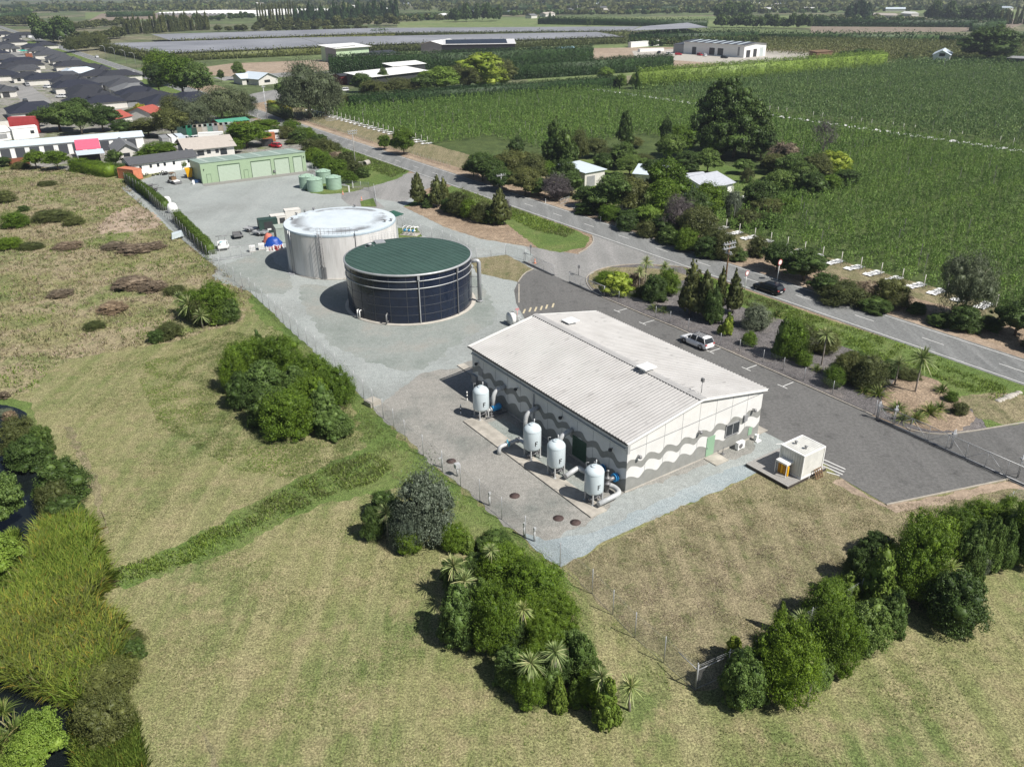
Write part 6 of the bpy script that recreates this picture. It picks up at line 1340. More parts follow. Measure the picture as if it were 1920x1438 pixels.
gable('annex', 'pale grey annex with a white gable roof left of the black warehouse', (790, 105), (829, 106), 26, 7.2, 1.8, M_grey, M_white, [('window', .4, .8, 1.5, 5, plain('dull_cladding', (.3, .3, .3), .7))], ridge='across', over=.8)
gable('packing_shed', 'long low building with a white roof behind the grey willow', (690, 164), (800, 150), 14, 4.2, 1.2, M_darkmetal, M_white, ridge='mono', over=1.0)
gable('packing_shed', 'second white roof strip behind the long low white-roofed building', (738, 143), (798, 137), 8, 4.6, 1.0, M_darkmetal, M_white, ridge='mono', over=.6)
gable('red_shed', 'dark red shed left of the long low white-roofed building', (640, 160), (664, 158), 8, 4.0, .6, plain('oxide_red_wall', (.12, .02, .02), .7), M_darkmetal)
gable('house', 'white-roofed house below the dirt yard, left of the grey willow', (486, 161), (521, 157), 14, 3.0, 2.2, M_cream, M_ltroof, [('window', .3, .6, 1, 2.2, M_glass)], ridge='across', over=.8)
gable('house', 'small white-roofed house left of its neighbour below the dirt yard', (455, 160), (482, 158), 12, 3.0, 1.6, M_cream, M_ltroof, [('window', .3, .6, 1, 2.2, M_glass)], over=.8)
wo = [('roller_door', .15, .22, 0, 4.5, M_darkmetal), ('roller_door', .44, .53, .5, 4.6, M_darkmetal), ('roller_door', .58, .67, .5, 4.6, M_darkmetal), ('window', .9, .93, 1, 6, M_grey)]
wh, L = gable('white_warehouse', 'big white warehouse with a dark roof and pale roof lights', (1281, 101), (1394, 109), 22, 7.4, 1.0, M_white, plain('dark_blue_roof', (.06, .065, .08), .5), wo+[('side_roller_door', .1, .28, 0, 4.2, M_darkmetal), ('side_roller_door', .42, .58, 0, 4.6, M_darkmetal), ('side_roller_door', .72, .88, 0, 5.2, plain('pale_door', (.45, .5, .5), .6))], ridge='along', over=1.0)
for q in range(7): b = MB(); x = L*(.1+q*.13); b.add([(x, -.9, 7.42+.12-.09+.03), (x+2.2, -.9, 7.42+.03+.03), (x+2.2, 10.9, 8.4+.16), (x, 10.9, 8.4+.16)], [(0, 1, 2, 3)]); b.build('roof_light', M_filter, wh)
gable('warehouse_bay', 'shaded lean-to bay at the left end of the big white warehouse', (1262, 100), (1281, 101), 18, 5.5, .8, M_grey, plain('bay_roof', (.06, .065, .08), .5), ridge='mono')
gable('farmhouse', 'white barn with a pale roof by the big dark round tree', (1746, 121), (1778, 122), 22, 5, 2.2, M_white, M_ltroof, [('window', .35, .7, 4.2, 5.8, M_glass)], ridge='across', over=.5)
gable('open_shed', 'dark open-fronted shed at the right edge beside the big dark tree', (1884, 124), (1940, 127), 10, 4, .4, M_darkmetal, M_grey, ridge='mono')
gable('yard_shed', 'small yellow-trimmed shed in the yard right of the white warehouse', (1530, 112), (1560, 110), 6, 4.0, .5, M_wood, M_wood, ridge='mono')
for i, (a, c, D, h, mt, l) in enumerate([((1052, 99), (1078, 97), 5, 3, plain('pale_blue_wall', (.3, .5, .6), .6), 'pale blue cabin right of the black warehouse'), ((1000, 100), (1016, 98), 5, 3, M_darkmetal, 'dark cabin right of the black warehouse'), ((1183, 90), (1237, 86), 3, 3.5, M_white, 'long white stack left of the white warehouse'), ((1200, 98), (1245, 96), 3, 1.6, M_white, 'low white stack in the warehouse yard')]):
    gable('cabin', l, a, c, D, h, .2, mt, mt, over=.1)
# garden houses across the road
gable('garage', 'garage with a pale metal roof and dark fascia between the garden trees', (1096, 352), (1133, 345), 9, 3.3, .5, M_cream, M_ltroof, [('door', .1, .5, 0, 2.4, M_grey)], ridge='mono', over=.4)
gable('house', 'low house with a very pale roof behind the tall bright garden tree', (1190, 346), (1238, 350), 9, 2.6, 1.2, M_cream, M_ltroof, over=.6)
gable('house', 'white house with a lilac-grey roof at the right of the garden', (1322, 378), (1372, 366), 10, 2.8, 1.5, M_white, M_dkroof[3] if False else plain('lilac_grey_roof', (.42, .44, .48), .6), [('window', .2, .45, 1, 2.1, M_glass), ('window', .6, .8, 1, 2.1, M_glass)], over=.5)
gable('summer_house', 'small pale-roofed wing left of the lilac-grey roofed house', (1296, 362), (1330, 358), 7, 2.6, .9, M_white, bpy.data.materials['lilac_grey_roof'], over=.4)
# housing estate
def make_house(v, rm):
    o = thing('estate_house', None, 'house', (0, 0, 0), 0, 'dark-roofed houses of the estate'); L, D, h, rise = [(19, 12, 2.5, 2.6), (16, 13, 2.5, 2.7), (21, 11, 2.5, 2.3), (15, 11, 2.5, 2.2)][v]; x, y = L/2, D/2
    b = MB(); b.box(-x, x, -y, y, 0, h); b.box(x*.2, x*.9, -y-3, -y+.01, 0, h-.01); b.build('wall', M_cream if v != 2 else M_grey, o)
    b = MB(); e = .6; q = D/2
    b.add([(-x-e, -y-e, h), (x+e, -y-e, h), (x+e, y+e, h), (-x-e, y+e, h), (-x+q, 0, h+rise), (x-q, 0, h+rise)], [(0, 1, 5, 4), (1, 2, 5), (2, 3, 4, 5), (3, 0, 4), (3, 2, 1, 0)])
    w0, w1 = x*.2-e, x*.9+e; wm = (w0+w1)/2; rr = rise*.8
    b.add([(w0, -y-3-e, h+.02), (w1, -y-3-e, h+.02), (wm, -y-3+2.2, h+rr), (wm, -y+q*.8, h+rr), (w0, -y+1.0, h+.02), (w1, -y+1.0, h+.02)], [(0, 1, 2), (1, 5, 3, 2), (4, 0, 2, 3)])
    b.build('roof', rm, o); b = MB(); b.box(x*.3, x*.3+2.6, -y-3.06, -y-3, 0, 2.2); b.build('garage_door', M_darkmetal if v % 2 else M_white, o)
    for u in (-.8, -.4): b = MB(); b.box(x*u, x*u+1.6, -y-.06, -y, .8, 2.1); b.build('window', M_glass, o)
    b = MB(); b.box(-x-.05, -x, -1, 1.5, .6, 2.1); b.build('window', M_glass, o)
    return o
HV = {}
HL = [(7, 70, 0, 0), (31, 85, 0, 1), (60, 95, 2, 2), (78, 102, 1, 1), (96, 110, 1, 0), (108, 117, 1, 3), (126, 122, 1, 1), (140, 132, 0, 0), (4, 119, 1, 1), (42, 124, 2, 2), (50, 131, 0, 0), (43, 141, 1, 1), (58, 154, 0, 3), (2, 152, 2, 0), (119, 153, 1, 3), (135, 163, 0, 1), (148, 173, 2, 0), (160, 183, 0, 2), (172, 191, 0, 1), (199, 204, 2, 3), (55, 221, 2, 0), (188, 151, 0, 1), (212, 164, 1, 2), (247, 181, 3, 0), (264, 187, 2, 1), (285, 197, 0, 2), (356, 200, 2, 0), (-8, 182, 1, 1), (0, 92, 0, 2), (22, 78, 0, 0), (15, 98, 1, 1), (88, 92, 0, 1), (20, 135, 0, 2), (178, 139, 0, 1), (228, 152, 0, 0), (232, 171, 1, 1), (180, 201, 0, 2), (92, 158, 2, 0), (305, 205, 2, 1), (46, 71, 0, 2), (-5, 108, 2, 1)]
for i, (x, y, c, v) in enumerate(HL):
    k = (v, c); rz = TH+R([0, 90, 0, 180][i % 4])-(R(90) if c == 3 else 0); rz = -TH*.0+[TH, TH+R(180), TH+R(90)][i % 3]
    if k not in HV: HV[k] = make_house(v, M_dkroof[c]); o = HV[k]
    else: o = dup(HV[k])
    o.location = G(x, y)+V*3; o.rotation_euler = (0, 0, rz)
    reg(o, ['charcoal-roofed house', 'slate-roofed house', 'blue-black-roofed house', 'grey-roofed house'][c], 'in the housing estate', x)
wr = make_house(0, M_ltroof); wr.location = G(155, 146)+V*2; wr.rotation_euler = (0, 0, TH+R(180)); wr['label'] = 'house with the only pale white roof in the dark-roofed estate'
for i, (x, y, l) in enumerate([(50, 101, 'turquoise shade sail over an estate garden'), (55, 108, 'rusty orange garden shed in the estate')]):
    if i == 0: slab('shade_sail', l, 'shade sail', (x-7, y+3), (x+5, y+2), 5, 2.6, 3, plain('turquoise_sail', (.03, .4, .28), .6))
    else: boxything('garden_shed', l, 'shed', G(x, y), TH, (4, 3, 2.4), plain('rust_wall', (.25, .08, .04), .7))
# netted orchard
def net_mat():
    m, nt, b = new_mat('orchard_net'); p = pos(nt)
    n = noise(nt, p, .02, 4, .6); col = ramp(nt, n, [(.3, (.16, .168, .19)), (.7, (.24, .25, .272))])
    mp = nd(nt, 'Mapping'); mp.inputs['Rotation'].default_value = (0, 0, -TH); nt.links.new(p, mp.inputs[0]); wv = nd(nt, 'TexWave', bands_direction='Y'); wv.inputs['Scale'].default_value = .055; wv.inputs['Distortion'].default_value = .6; nt.links.new(mp.outputs[0], wv.inputs[0])
    k = ramp(nt, wv.outputs['Fac'], [(.0, (.72,)*3), (.5, (1, 1, 1)), (1, (1.3,)*3)]); col = mix(nt, 1, col, k, 'MULTIPLY')
    nt.links.new(col, b.inputs['Base Color']); b.inputs['Roughness'].default_value = .7; return m
M_net = net_mat()
def netting(label, corners):
    P = [G(x, y, 5.0) for x, y in corners]; o = thing('orchard_netting', label, 'netting', (P[0].x, P[0].y, 0), 0, 'grey nets over the far orchard'); O = Vector((P[0].x, P[0].y, 0))
    b = MB(); n = 14; m_ = 60; g = random.Random(len(label)); vs = []
    for i in range(n+1):
        for j in range(m_+1):
            q = P[0].lerp(P[1], j/m_).lerp(P[3].lerp(P[2], j/m_), i/n)-O; vs.append((q.x, q.y, 5-.25*(j % 2)))
    b.add(vs, [(i*(m_+1)+j, i*(m_+1)+j+1, (i+1)*(m_+1)+j+1, (i+1)*(m_+1)+j) for i in range(n) for j in range(m_)]); b.build('net', M_net, o)
    b = MB()
    for a, c in zip(P, P[1:]+P[:1]):
        a2, c2 = a-O, c-O; L = (c2-a2).length; k = max(2, min(40, int(L/9)))
        for i in range(k): q = a2.lerp(c2, i/k); b.tube([(q.x, q.y, 0), (q.x, q.y, 5.2)], .07, 4)
    b.build('post_row', M_timber, o); return o
NETS = []
for lab, cs in [('nearest grey net canopy stretching across the far orchard', [(192, 82), (292, 101), (620, 87), (560, 71)]), ('grey net canopy between the far mint-fronted shed and black warehouse', [(562, 71), (622, 87), (1172, 69), (1120, 60.5)]), ('farther strip of grey net canopy behind the nearest one', [(285, 65), (320, 76), (740, 62), (700, 53)]), ('farther strip of grey net canopy behind the black warehouse', [(702, 53), (742, 62), (1180, 58.3), (1200, 50)]), ('farthest grey net canopy at the right end', [(1205, 50), (1182, 58.3), (1330, 52), (1290, 43)])]:
    netting(lab, cs); NETS.append([TS(G(x, y, 5.0)) for x, y in cs])
for i, (a, c, D, l) in enumerate([((294, 29), (480, 31), 140, 'large white covered field far away at the left'), ((480, 26), (600, 25), 120, 'white covered field far behind the bare poplars'), ((370, 15), (430, 15), 40, 'brown-roofed packhouse beyond the white covered field'), ((1400, 12), (1560, 11), 40, 'long pale blue glasshouse far at the upper right'), ((1570, 10), (1720, 9), 40, 'row of white sheds far at the upper right'), ((960, 9), (1110, 9), 60, 'long pale strip of glasshouses on the horizon')]):
    P, Q = G(*a), G(*c); d = Q-P; L = d.length; o = thing('covered_field', l, 'crop cover', P, math.atan2(d.y, d.x), 'far crop covers'); b = MB(); n = 24
    for k in range(n): b.add([(k*L/n, 0, 0), ((k+1)*L/n-.5, 0, 0), ((k+1)*L/n-.5, D, 0), (k*L/n, D, 0), (k*L/n, 0, 3), ((k+1)*L/n-.5, 0, 3), ((k+1)*L/n-.5, D, 3), (k*L/n, D, 3), ((k+.5)*L/n, 0, 4.5), ((k+.5)*L/n, D, 4.5)], [(0, 1, 5, 8, 4), (1, 2, 6, 5), (2, 3, 7, 9, 6), (3, 0, 4, 7), (4, 8, 9, 7), (8, 5, 6, 9)])
    b.build('cover', [M_white, M_white, M_beigeroof, M_ltroof, M_white, M_filter][i], o)
g = random.Random(21)
for i in range(46):
    x = g.uniform(0, 1900); y = g.choice((8, 12, 17, 22, 28, 33))+g.uniform(-2, 2)
    if 180 < x < 640 and y > 14: y = g.uniform(4, 12)
    p = G(x, y); L = g.uniform(14, 34); b = MB(); o = thing('far_house', None, 'house', p, g.uniform(0, 3), 'scattered far-off houses and sheds'); w = g.uniform(9, 13)
    b.box(-L/2, L/2, -w/2, w/2, 0, 3.5); b.build('wall', M_cream, o); b = MB(); b.add([(-L/2-.5, -w/2-.5, 3.5), (L/2+.5, -w/2-.5, 3.5), (L/2+.5, w/2+.5, 3.5), (-L/2-.5, w/2+.5, 3.5), (-L/2-.5, 0, 5.8), (L/2+.5, 0, 5.8)], [(0, 1, 5, 4), (2, 3, 4, 5), (1, 2, 5), (3, 0, 4)]); b.build('roof', [M_white, M_ltroof, M_dkroof[3], M_white, M_beigeroof][i % 5], o); reg(o, 'tiny pale house', 'on the far plain', x)
# ---------------------------------------------------------------- vegetation near the camera: (kind, x, foot row, top row, width px)
DESC = dict(kanuka='feathery dark green shrub', broad='round leafy mid-green shrub', dark='dense dark green shrub', light='upright yellow-green shrub', cone='upright pointed green shrub', olive_cone='upright olive-green small tree', grey='grey-green feathery shrub', olive='olive-brown spreading shrub', brown='dry brown shrub', lime='lime green shrub', purple='purplish twiggy shrub', tree='round-crowned green tree', olive_tree='olive green spreading tree', willow='drooping grey-green tree', dark_tree='dark green dense tree', bright_tree='bright green tree', mid_tree='mid-green leafy tree', pine='tall dark conifer', cypress='pointed dark cypress', poplar='slim poplar', bare='leafless pale tree', yellow='yellow flowering shrub', far='dark distant tree', farolive='olive distant tree', farpine='dark distant conifer', farpoplar='slim distant tree')
def clump(place, items, group, cat='shrub'):
    for it in items:
        kind, x, yb, yt, w = it[:5]; tr = it[5] if len(it) > 5 else None; tree = tr is not None
        plant(kind, x, yb, yt, w, DESC[kind], place, 'tree' if tree else cat, ('tree' if kind not in ('pine', 'cypress', 'poplar') else {'pine': 'conifer', 'cypress': 'cypress_tree', 'poplar': 'poplar_tree'}[kind]) if tree else 'shrub', group, tr)
A = 'in the left fence-side clump'
clump(A, [('kanuka', 470, 715, 640, 80), ('cone', 491, 690, 622, 30), ('kanuka', 532, 715, 633, 85), ('kanuka', 585, 745, 672, 90), ('kanuka', 635, 770, 690, 70), ('broad', 500, 770, 682, 95), ('dark', 458, 772, 700, 62), ('kanuka', 545, 833, 738, 115), ('dark', 507, 806, 730, 82), ('cone', 612, 812, 728, 75), ('broad', 630, 828, 771, 72), ('kanuka', 590, 790, 705, 75), ('broad', 560, 760, 690, 70), ('kanuka', 443, 740, 660, 50)], 'shrubs of the left clump')
B = 'in the grey-green clump'
clump(B, [('dark', 722, 985, 925, 70), ('dark', 700, 1018, 950, 45), ('grey', 803, 1035, 893, 105), ('grey', 768, 1040, 948, 60), ('kanuka', 768, 1045, 990, 48), ('dark', 745, 1000, 940, 60), ('kanuka', 855, 1040, 985, 60), ('light', 880, 1040, 1005, 36)], 'shrubs of the grey-green clump')
cabbage(724, 962, 46, 'in the grey-green clump', h=2.4)
C = 'in the long lower clump'
clump(C, [('dark', 930, 1050, 1002, 80), ('kanuka', 945, 1115, 1030, 105), ('kanuka', 1005, 1160, 1060, 115), ('kanuka', 1050, 1195, 1115, 75), ('dark', 862, 1135, 1052, 60), ('dark', 845, 1095, 1050, 40), ('broad', 866, 1225, 1108, 92), ('kanuka', 932, 1240, 1105, 100), ('kanuka', 1000, 1210, 1125, 80), ('light', 1005, 1150, 1108, 22), ('kanuka', 1030, 1180, 1128, 50), ('broad', 1075, 1240, 1185, 60), ('broad', 960, 1300, 1218, 76), ('broad', 1088, 1285, 1190, 66), ('broad', 1030, 1305, 1235, 60), ('kanuka', 995, 1338, 1262, 68), ('light', 1047, 1340, 1275, 36), ('light', 1077, 1330, 1278, 34), ('kanuka', 1108, 1335, 1262, 60), ('light', 1137, 1372, 1280, 52), ('broad', 905, 1190, 1085, 60), ('dark', 965, 1235, 1165, 60), ('kanuka', 1020, 1245, 1165, 70), ('dark', 1050, 1290, 1215, 56), ('kanuka', 1000, 1290, 1215, 60), ('dark', 1110, 1300, 1240, 50), ('dark', 890, 1100, 1040, 60)], 'shrubs of the long lower clump')
for x, y, w in [(850, 1062, 52), (871, 1090, 54), (921, 1032, 34), (980, 1142, 40), (995, 1243, 54), (1041, 1222, 52), (1128, 1270, 44)]: cabbage(x, y, w, 'in the long lower clump', h=3.3)
cabbage(1180, 1288, 56, 'in the long lower clump', yb=1332)
D = 'in the right-hand clump'
clump(D, [('broad', 1385, 1340, 1222, 96), ('lime', 1372, 1240, 1192, 32), ('kanuka', 1460, 1335, 1168, 125), ('light', 1458, 1190, 1134, 22), ('kanuka', 1420, 1290, 1190, 60), ('kanuka', 1556, 1275, 1148, 92), ('kanuka', 1545, 1190, 1100, 95), ('broad', 1612, 1230, 1128, 95), ('light', 1635, 1155, 1038, 76), ('light', 1583, 1140, 1080, 48), ('dark', 1600, 1105, 1030, 65), ('kanuka', 1702, 1140, 988, 112), ('kanuka', 1722, 1090, 968, 110), ('dark', 1640, 1060, 1005, 75), ('dark', 1770, 1195, 1078, 125), ('light', 1728, 1120, 1060, 58), ('broad', 1802, 1100, 980, 62), ('kanuka', 1780, 1025, 955, 70), ('broad', 1842, 1080, 975, 52), ('broad', 1866, 1075, 978, 48), ('kanuka', 1832, 1015, 944, 80), ('grey', 1832, 1082, 1038, 30), ('kanuka', 1910, 1055, 935, 80), ('broad', 1912, 1072, 975, 46), ('cone', 1558, 1225, 1160, 40), ('broad', 1660, 1200, 1110, 60), ('kanuka', 1880, 1010, 935, 70), ('broad', 1525, 1300, 1240, 60), ('kanuka', 1500, 1250, 1160, 70)], 'shrubs of the right-hand clump')
for x, y, w in [(1505, 1163, 50), (1512, 1235, 38), (1522, 1278, 34), (1785, 1065, 44), (1912, 962, 40)]: cabbage(x, y, w, 'in the right-hand clump', h=2.2 if x == 1522 else 3.1)
E_ = 'in the rough field'
clump(E_, [('kanuka', 408, 610, 535, 85), ('dark', 428, 610, 560, 55), ('kanuka', 370, 600, 545, 60), ('light', 412, 612, 578, 32), ('olive', 385, 612, 560, 50), ('olive', 322, 638, 608, 50), ('dark', 296, 645, 620, 34), ('olive', 100, 418, 395, 75), ('kanuka', 30, 430, 400, 55), ('dark', 45, 398, 386, 24), ('olive', 140, 425, 408, 40), ('brown', 255, 478, 460, 70), ('brown', 215, 470, 456, 50), ('brown', 290, 470, 456, 50), ('brown', 250, 545, 522, 80), ('brown', 290, 550, 530, 60), ('olive', 330, 555, 537, 44), ('brown', 215, 590, 570, 60), ('olive', 180, 620, 605, 40), ('brown', 130, 470, 456, 60), ('olive', 60, 470, 456, 50), ('olive', 90, 350, 340, 36), ('brown', 115, 560, 546, 50), ('kanuka', 20, 470, 447, 50), ('olive', 12, 382, 358, 40)], 'shrubs of the rough field')
cabbage(352, 572, 44, E_, h=2.6); cabbage(337, 560, 34, E_, h=2.4); cabbage(381, 592, 32, E_, yb=616)
ST = 'beside the stream'
clump(ST, [('olive', 45, 860, 790, 75), ('dark', 65, 885, 820, 85), ('dark', 85, 860, 800, 50), ('dark', 128, 955, 865, 105), ('olive', 115, 975, 905, 70), ('dark', 130, 985, 930, 70), ('tree', 20, 1010, 895, 100), ('bright_tree', 10, 1095, 1010, 110), ('brown', 8, 750, 735, 26), ('brown', 22, 792, 772, 28), ('olive', 250, 1225, 1190, 60), ('olive', 215, 1312, 1250, 118), ('olive', 215, 1402, 1312, 108), ('dark', 255, 1245, 1205, 50), ('bright_tree', 95, 1430, 1345, 90), ('bright_tree', 70, 1470, 1390, 100), ('grey', 8, 780, 770, 30)], 'streamside shrubs')
for i, (x, y, w) in enumerate([(12, 1350, 60), (40, 1400, 90), (10, 1425, 90)]): flax(x, y, w, 'beside the stream')
flax(175, 1115, 50, 'at the edge of the golden reeds', T_=TU)
# golden reed bed, tall leaning blades
reed = [(30, 1130), (80, 990), (110, 975), (165, 985), (175, 1040), (200, 1090), (170, 1140), (222, 1180), (228, 1240), (165, 1300), (148, 1325), (70, 1300), (20, 1280), (-40, 1240), (-60, 1160)]
patch('reed_bed', reed, 30000, 1.9, .055, 5, [L_gold, L_reedg, L_ditch, L_gold, L_tuftg, L_gold], .9, 1, 'broad bed of golden green reeds leaning over the dark stream', 'reeds', wind=(.35, -.25), fade=1.1)
patch('dry_reeds', reed, 2600, 1.9, .05, 5, [L_straw, L_gold, L_brown], 1.0, 71, 'dry brown and straw stems standing through the golden reed bed', 'reeds', wind=(.35, -.25), fade=.2)
patch('green_reeds', [(-60, 1080), (30, 1000), (40, 1100), (-20, 1180), (-100, 1180)], 5000, 1.0, .06, 5, [L_reedg, L_ditch], .8, 2, 'bright green low reeds left of the golden reed bed', 'reeds')
patch('green_reeds', [(140, 1350), (250, 1340), (270, 1438), (260, 1500), (150, 1500)], 9000, .8, .04, 5, [L_tuftg, L_gold, L_ditch], .7, 3, 'mixed green reeds at the bottom edge beside the olive shrubs', 'reeds')
ditch = [(205, 1072), (330, 1030), (480, 948), (600, 885), (690, 850), (740, 875), (700, 905), (600, 938), (420, 1030), (235, 1095), (205, 1100)]
patch('ditch_grass', ditch, 13000, .32, .05, 5, [L_ditch, L_tuftg, L_ditch], 1.1, 4, 'strip of tall green grass along the ditch across the paddock', 'grass', fade=.5)
patch('rough_grass', [(-120, 300), (-60, 298), (150, 322), (236, 345), (300, 420), (388, 480), (470, 555), (455, 600), (330, 640), (160, 668), (95, 690), (60, 745), (-120, 745)], 55000, .5, .06, 4, [L_tuftg, L_straw, L_tuftb, L_straw, L_tuftg, L_ditch], .9, 5, 'tussocky rough grass in straw, brown and green over the left bank', 'grass', fade=.35)
patch('fence_grass', [(470, 555), (560, 640), (700, 775), (850, 905), (985, 1020), (1050, 1075), (1190, 1205), (1290, 1290), (1240, 1290), (1100, 1150), (960, 1030), (880, 970), (740, 900), (640, 720), (560, 670), (460, 590)], 40000, .22, .03, 3, [L_tuftg, L_ditch, L_straw], .8, 6, 'lush grass fringe along the outside of the long chain-link fence', 'grass', cl=.9)
patch('green_flush', [(250, 690), (430, 620), (520, 640), (640, 720), (760, 850), (700, 880), (560, 900), (440, 880), (300, 800)], 60000, .15, .035, 4, [L_ditch, L_tuftg, L_tuftg], 1.0, 12, 'greener flush of grass around the left fence-side clump', 'grass', fade=.1)
patch('paddock_grass', [(90, 700), (300, 650), (450, 600), (700, 790), (760, 860), (1000, 1050), (1280, 1300), (1560, 1300), (1980, 1080), (2100, 1500), (250, 1500), (300, 1250), (240, 1110), (200, 1060), (120, 850)], 150000, .13, .03, 3, [L_tuftg, L_straw, L_tuftg, L_ditch, L_tuftg], .9, 7, 'short mown grass with dry straw over the paddocks', 'grass', cl=.5)
patch('dry_tufts', [(1065, 1060), (1135, 1025), (1425, 892), (1540, 890), (1660, 950), (1880, 918), (1980, 930), (1700, 1090), (1450, 1220), (1310, 1270), (1190, 1190)], 60000, .12, .035, 3, [L_tuftg, L_straw, L_tuftb], .9, 8, 'dry tufty grass inside the fence by the container cabin', 'grass', cl=1.3)
verge = [(1300, 512), (1395, 546), (1546, 600), (1721, 655), (1890, 728), (1880, 745), (1860, 752), (1770, 715), (1690, 688), (1580, 648), (1500, 608), (1400, 575)]
patch('verge_grass', verge, 26000, .38, .05, 5, [L_ditch, L_ditch, L_tuftg], .7, 9, 'bright tall grass in the roadside ditch by the near edge line', 'grass', fade=.1)
patch('verge_grass', [(860, 352), (921, 377), (1000, 405), (1080, 434), (1060, 446), (1000, 432), (950, 405), (880, 372)], 9000, .5, .06, 5, [L_ditch, L_tuftg], .7, 10, 'bright tall grass in the ditch between the mulch island and the road', 'grass')
patch('verge_grass', [(620, 270), (724, 307), (765, 322), (735, 334), (690, 318), (640, 300)], 9000, .5, .06, 5, [L_ditch, L_tuftg], .7, 11, 'bright tall grass in the ditch beyond the round culvert', 'grass')
# planted strip by the lane
P_ = 'in the roadside planted strip'
clump(P_, [('lime', 1155, 560, 512, 68), ('kanuka', 1140, 535, 512, 50), ('olive', 1205, 560, 535, 34), ('dark', 1225, 570, 515, 50), ('kanuka', 1252, 557, 505, 46), ('brown', 1190, 545, 512, 40), ('olive_cone', 1292, 595, 497, 46, .1), ('olive_cone', 1318, 600, 512, 34, .1), ('olive_cone', 1347, 590, 508, 24, .15), ('olive_cone', 1373, 592, 512, 30, .12), ('dark', 1335, 610, 540, 40), ('grey', 1415, 622, 575, 50), ('lime', 1362, 632, 595, 22), ('light', 1366, 612, 588, 18), ('lime', 1350, 628, 610, 18), ('kanuka', 1404, 652, 624, 32), ('kanuka', 1478, 680, 602, 58), ('olive', 1500, 665, 610, 60), ('olive', 1545, 668, 620, 52), ('cone', 1460, 675, 600, 34), ('olive', 1585, 722, 665, 60), ('olive', 1622, 735, 668, 75), ('dark', 1600, 700, 660, 50), ('kanuka', 1560, 730, 690, 40), ('dark', 1664, 710, 676, 42), ('olive', 1700, 715, 692, 50), ('olive', 1797, 780, 755, 32), ('kanuka', 1782, 755, 735, 26), ('kanuka', 1505, 690, 660, 34)], 'shrubs of the planted strip')
for x, y, w in [(1212, 492, 30), (1247, 500, 26), (1200, 510, 26)]: cabbage(x, y, w, P_, h=3.2)
cabbage(1550, 628, 36, P_, h=4.0); cabbage(1677, 680, 36, P_, yb=722); cabbage(1716, 672, 54, P_, yb=735)
for x, y, w in [(1172, 558, 36), (1190, 562, 26), (1245, 590, 30), (1225, 585, 28), (1455, 598, 36), (1440, 605, 30), (1645, 750, 50), (1620, 742, 34), (1765, 742, 42), (1680, 778, 46), (1742, 785, 52), (1715, 796, 46), (1690, 795, 40), (1760, 775, 40), (1530, 700, 30)]: flax(x, y, w, P_)
I_ = 'on the mulch island'
clump(I_, [('olive_cone', 785, 388, 328, 30, .12), ('olive_cone', 820, 392, 334, 30, .12), ('olive_cone', 833, 385, 336, 20, .12), ('dark', 802, 392, 372, 22), ('olive', 862, 408, 362, 48), ('dark', 840, 400, 372, 30), ('olive', 905, 420, 378, 50), ('dark', 930, 424, 385, 44), ('olive_cone', 938, 425, 358, 36, .15), ('purple', 943, 415, 372, 34), ('kanuka', 880, 412, 375, 36)], 'shrubs of the mulch island')
S_ = 'in the green shed planting'
clump(S_, [('dark', 520, 258, 236, 34), ('olive', 540, 262, 238, 36), ('dark', 560, 270, 244, 38), ('olive', 585, 288, 262, 44), ('kanuka', 548, 250, 228, 40), ('kanuka', 575, 262, 240, 40), ('olive', 610, 292, 262, 40), ('dark', 600, 275, 252, 36), ('kanuka', 605, 318, 285, 44), ('kanuka', 632, 335, 300, 46), ('olive', 650, 318, 285, 40), ('olive', 668, 332, 305, 40), ('kanuka', 590, 305, 280, 38), ('brown', 630, 310, 285, 40), ('kanuka', 655, 345, 322, 34), ('dark', 680, 335, 315, 30), ('olive', 625, 285, 268, 34)], 'shrubs of the shed planting')
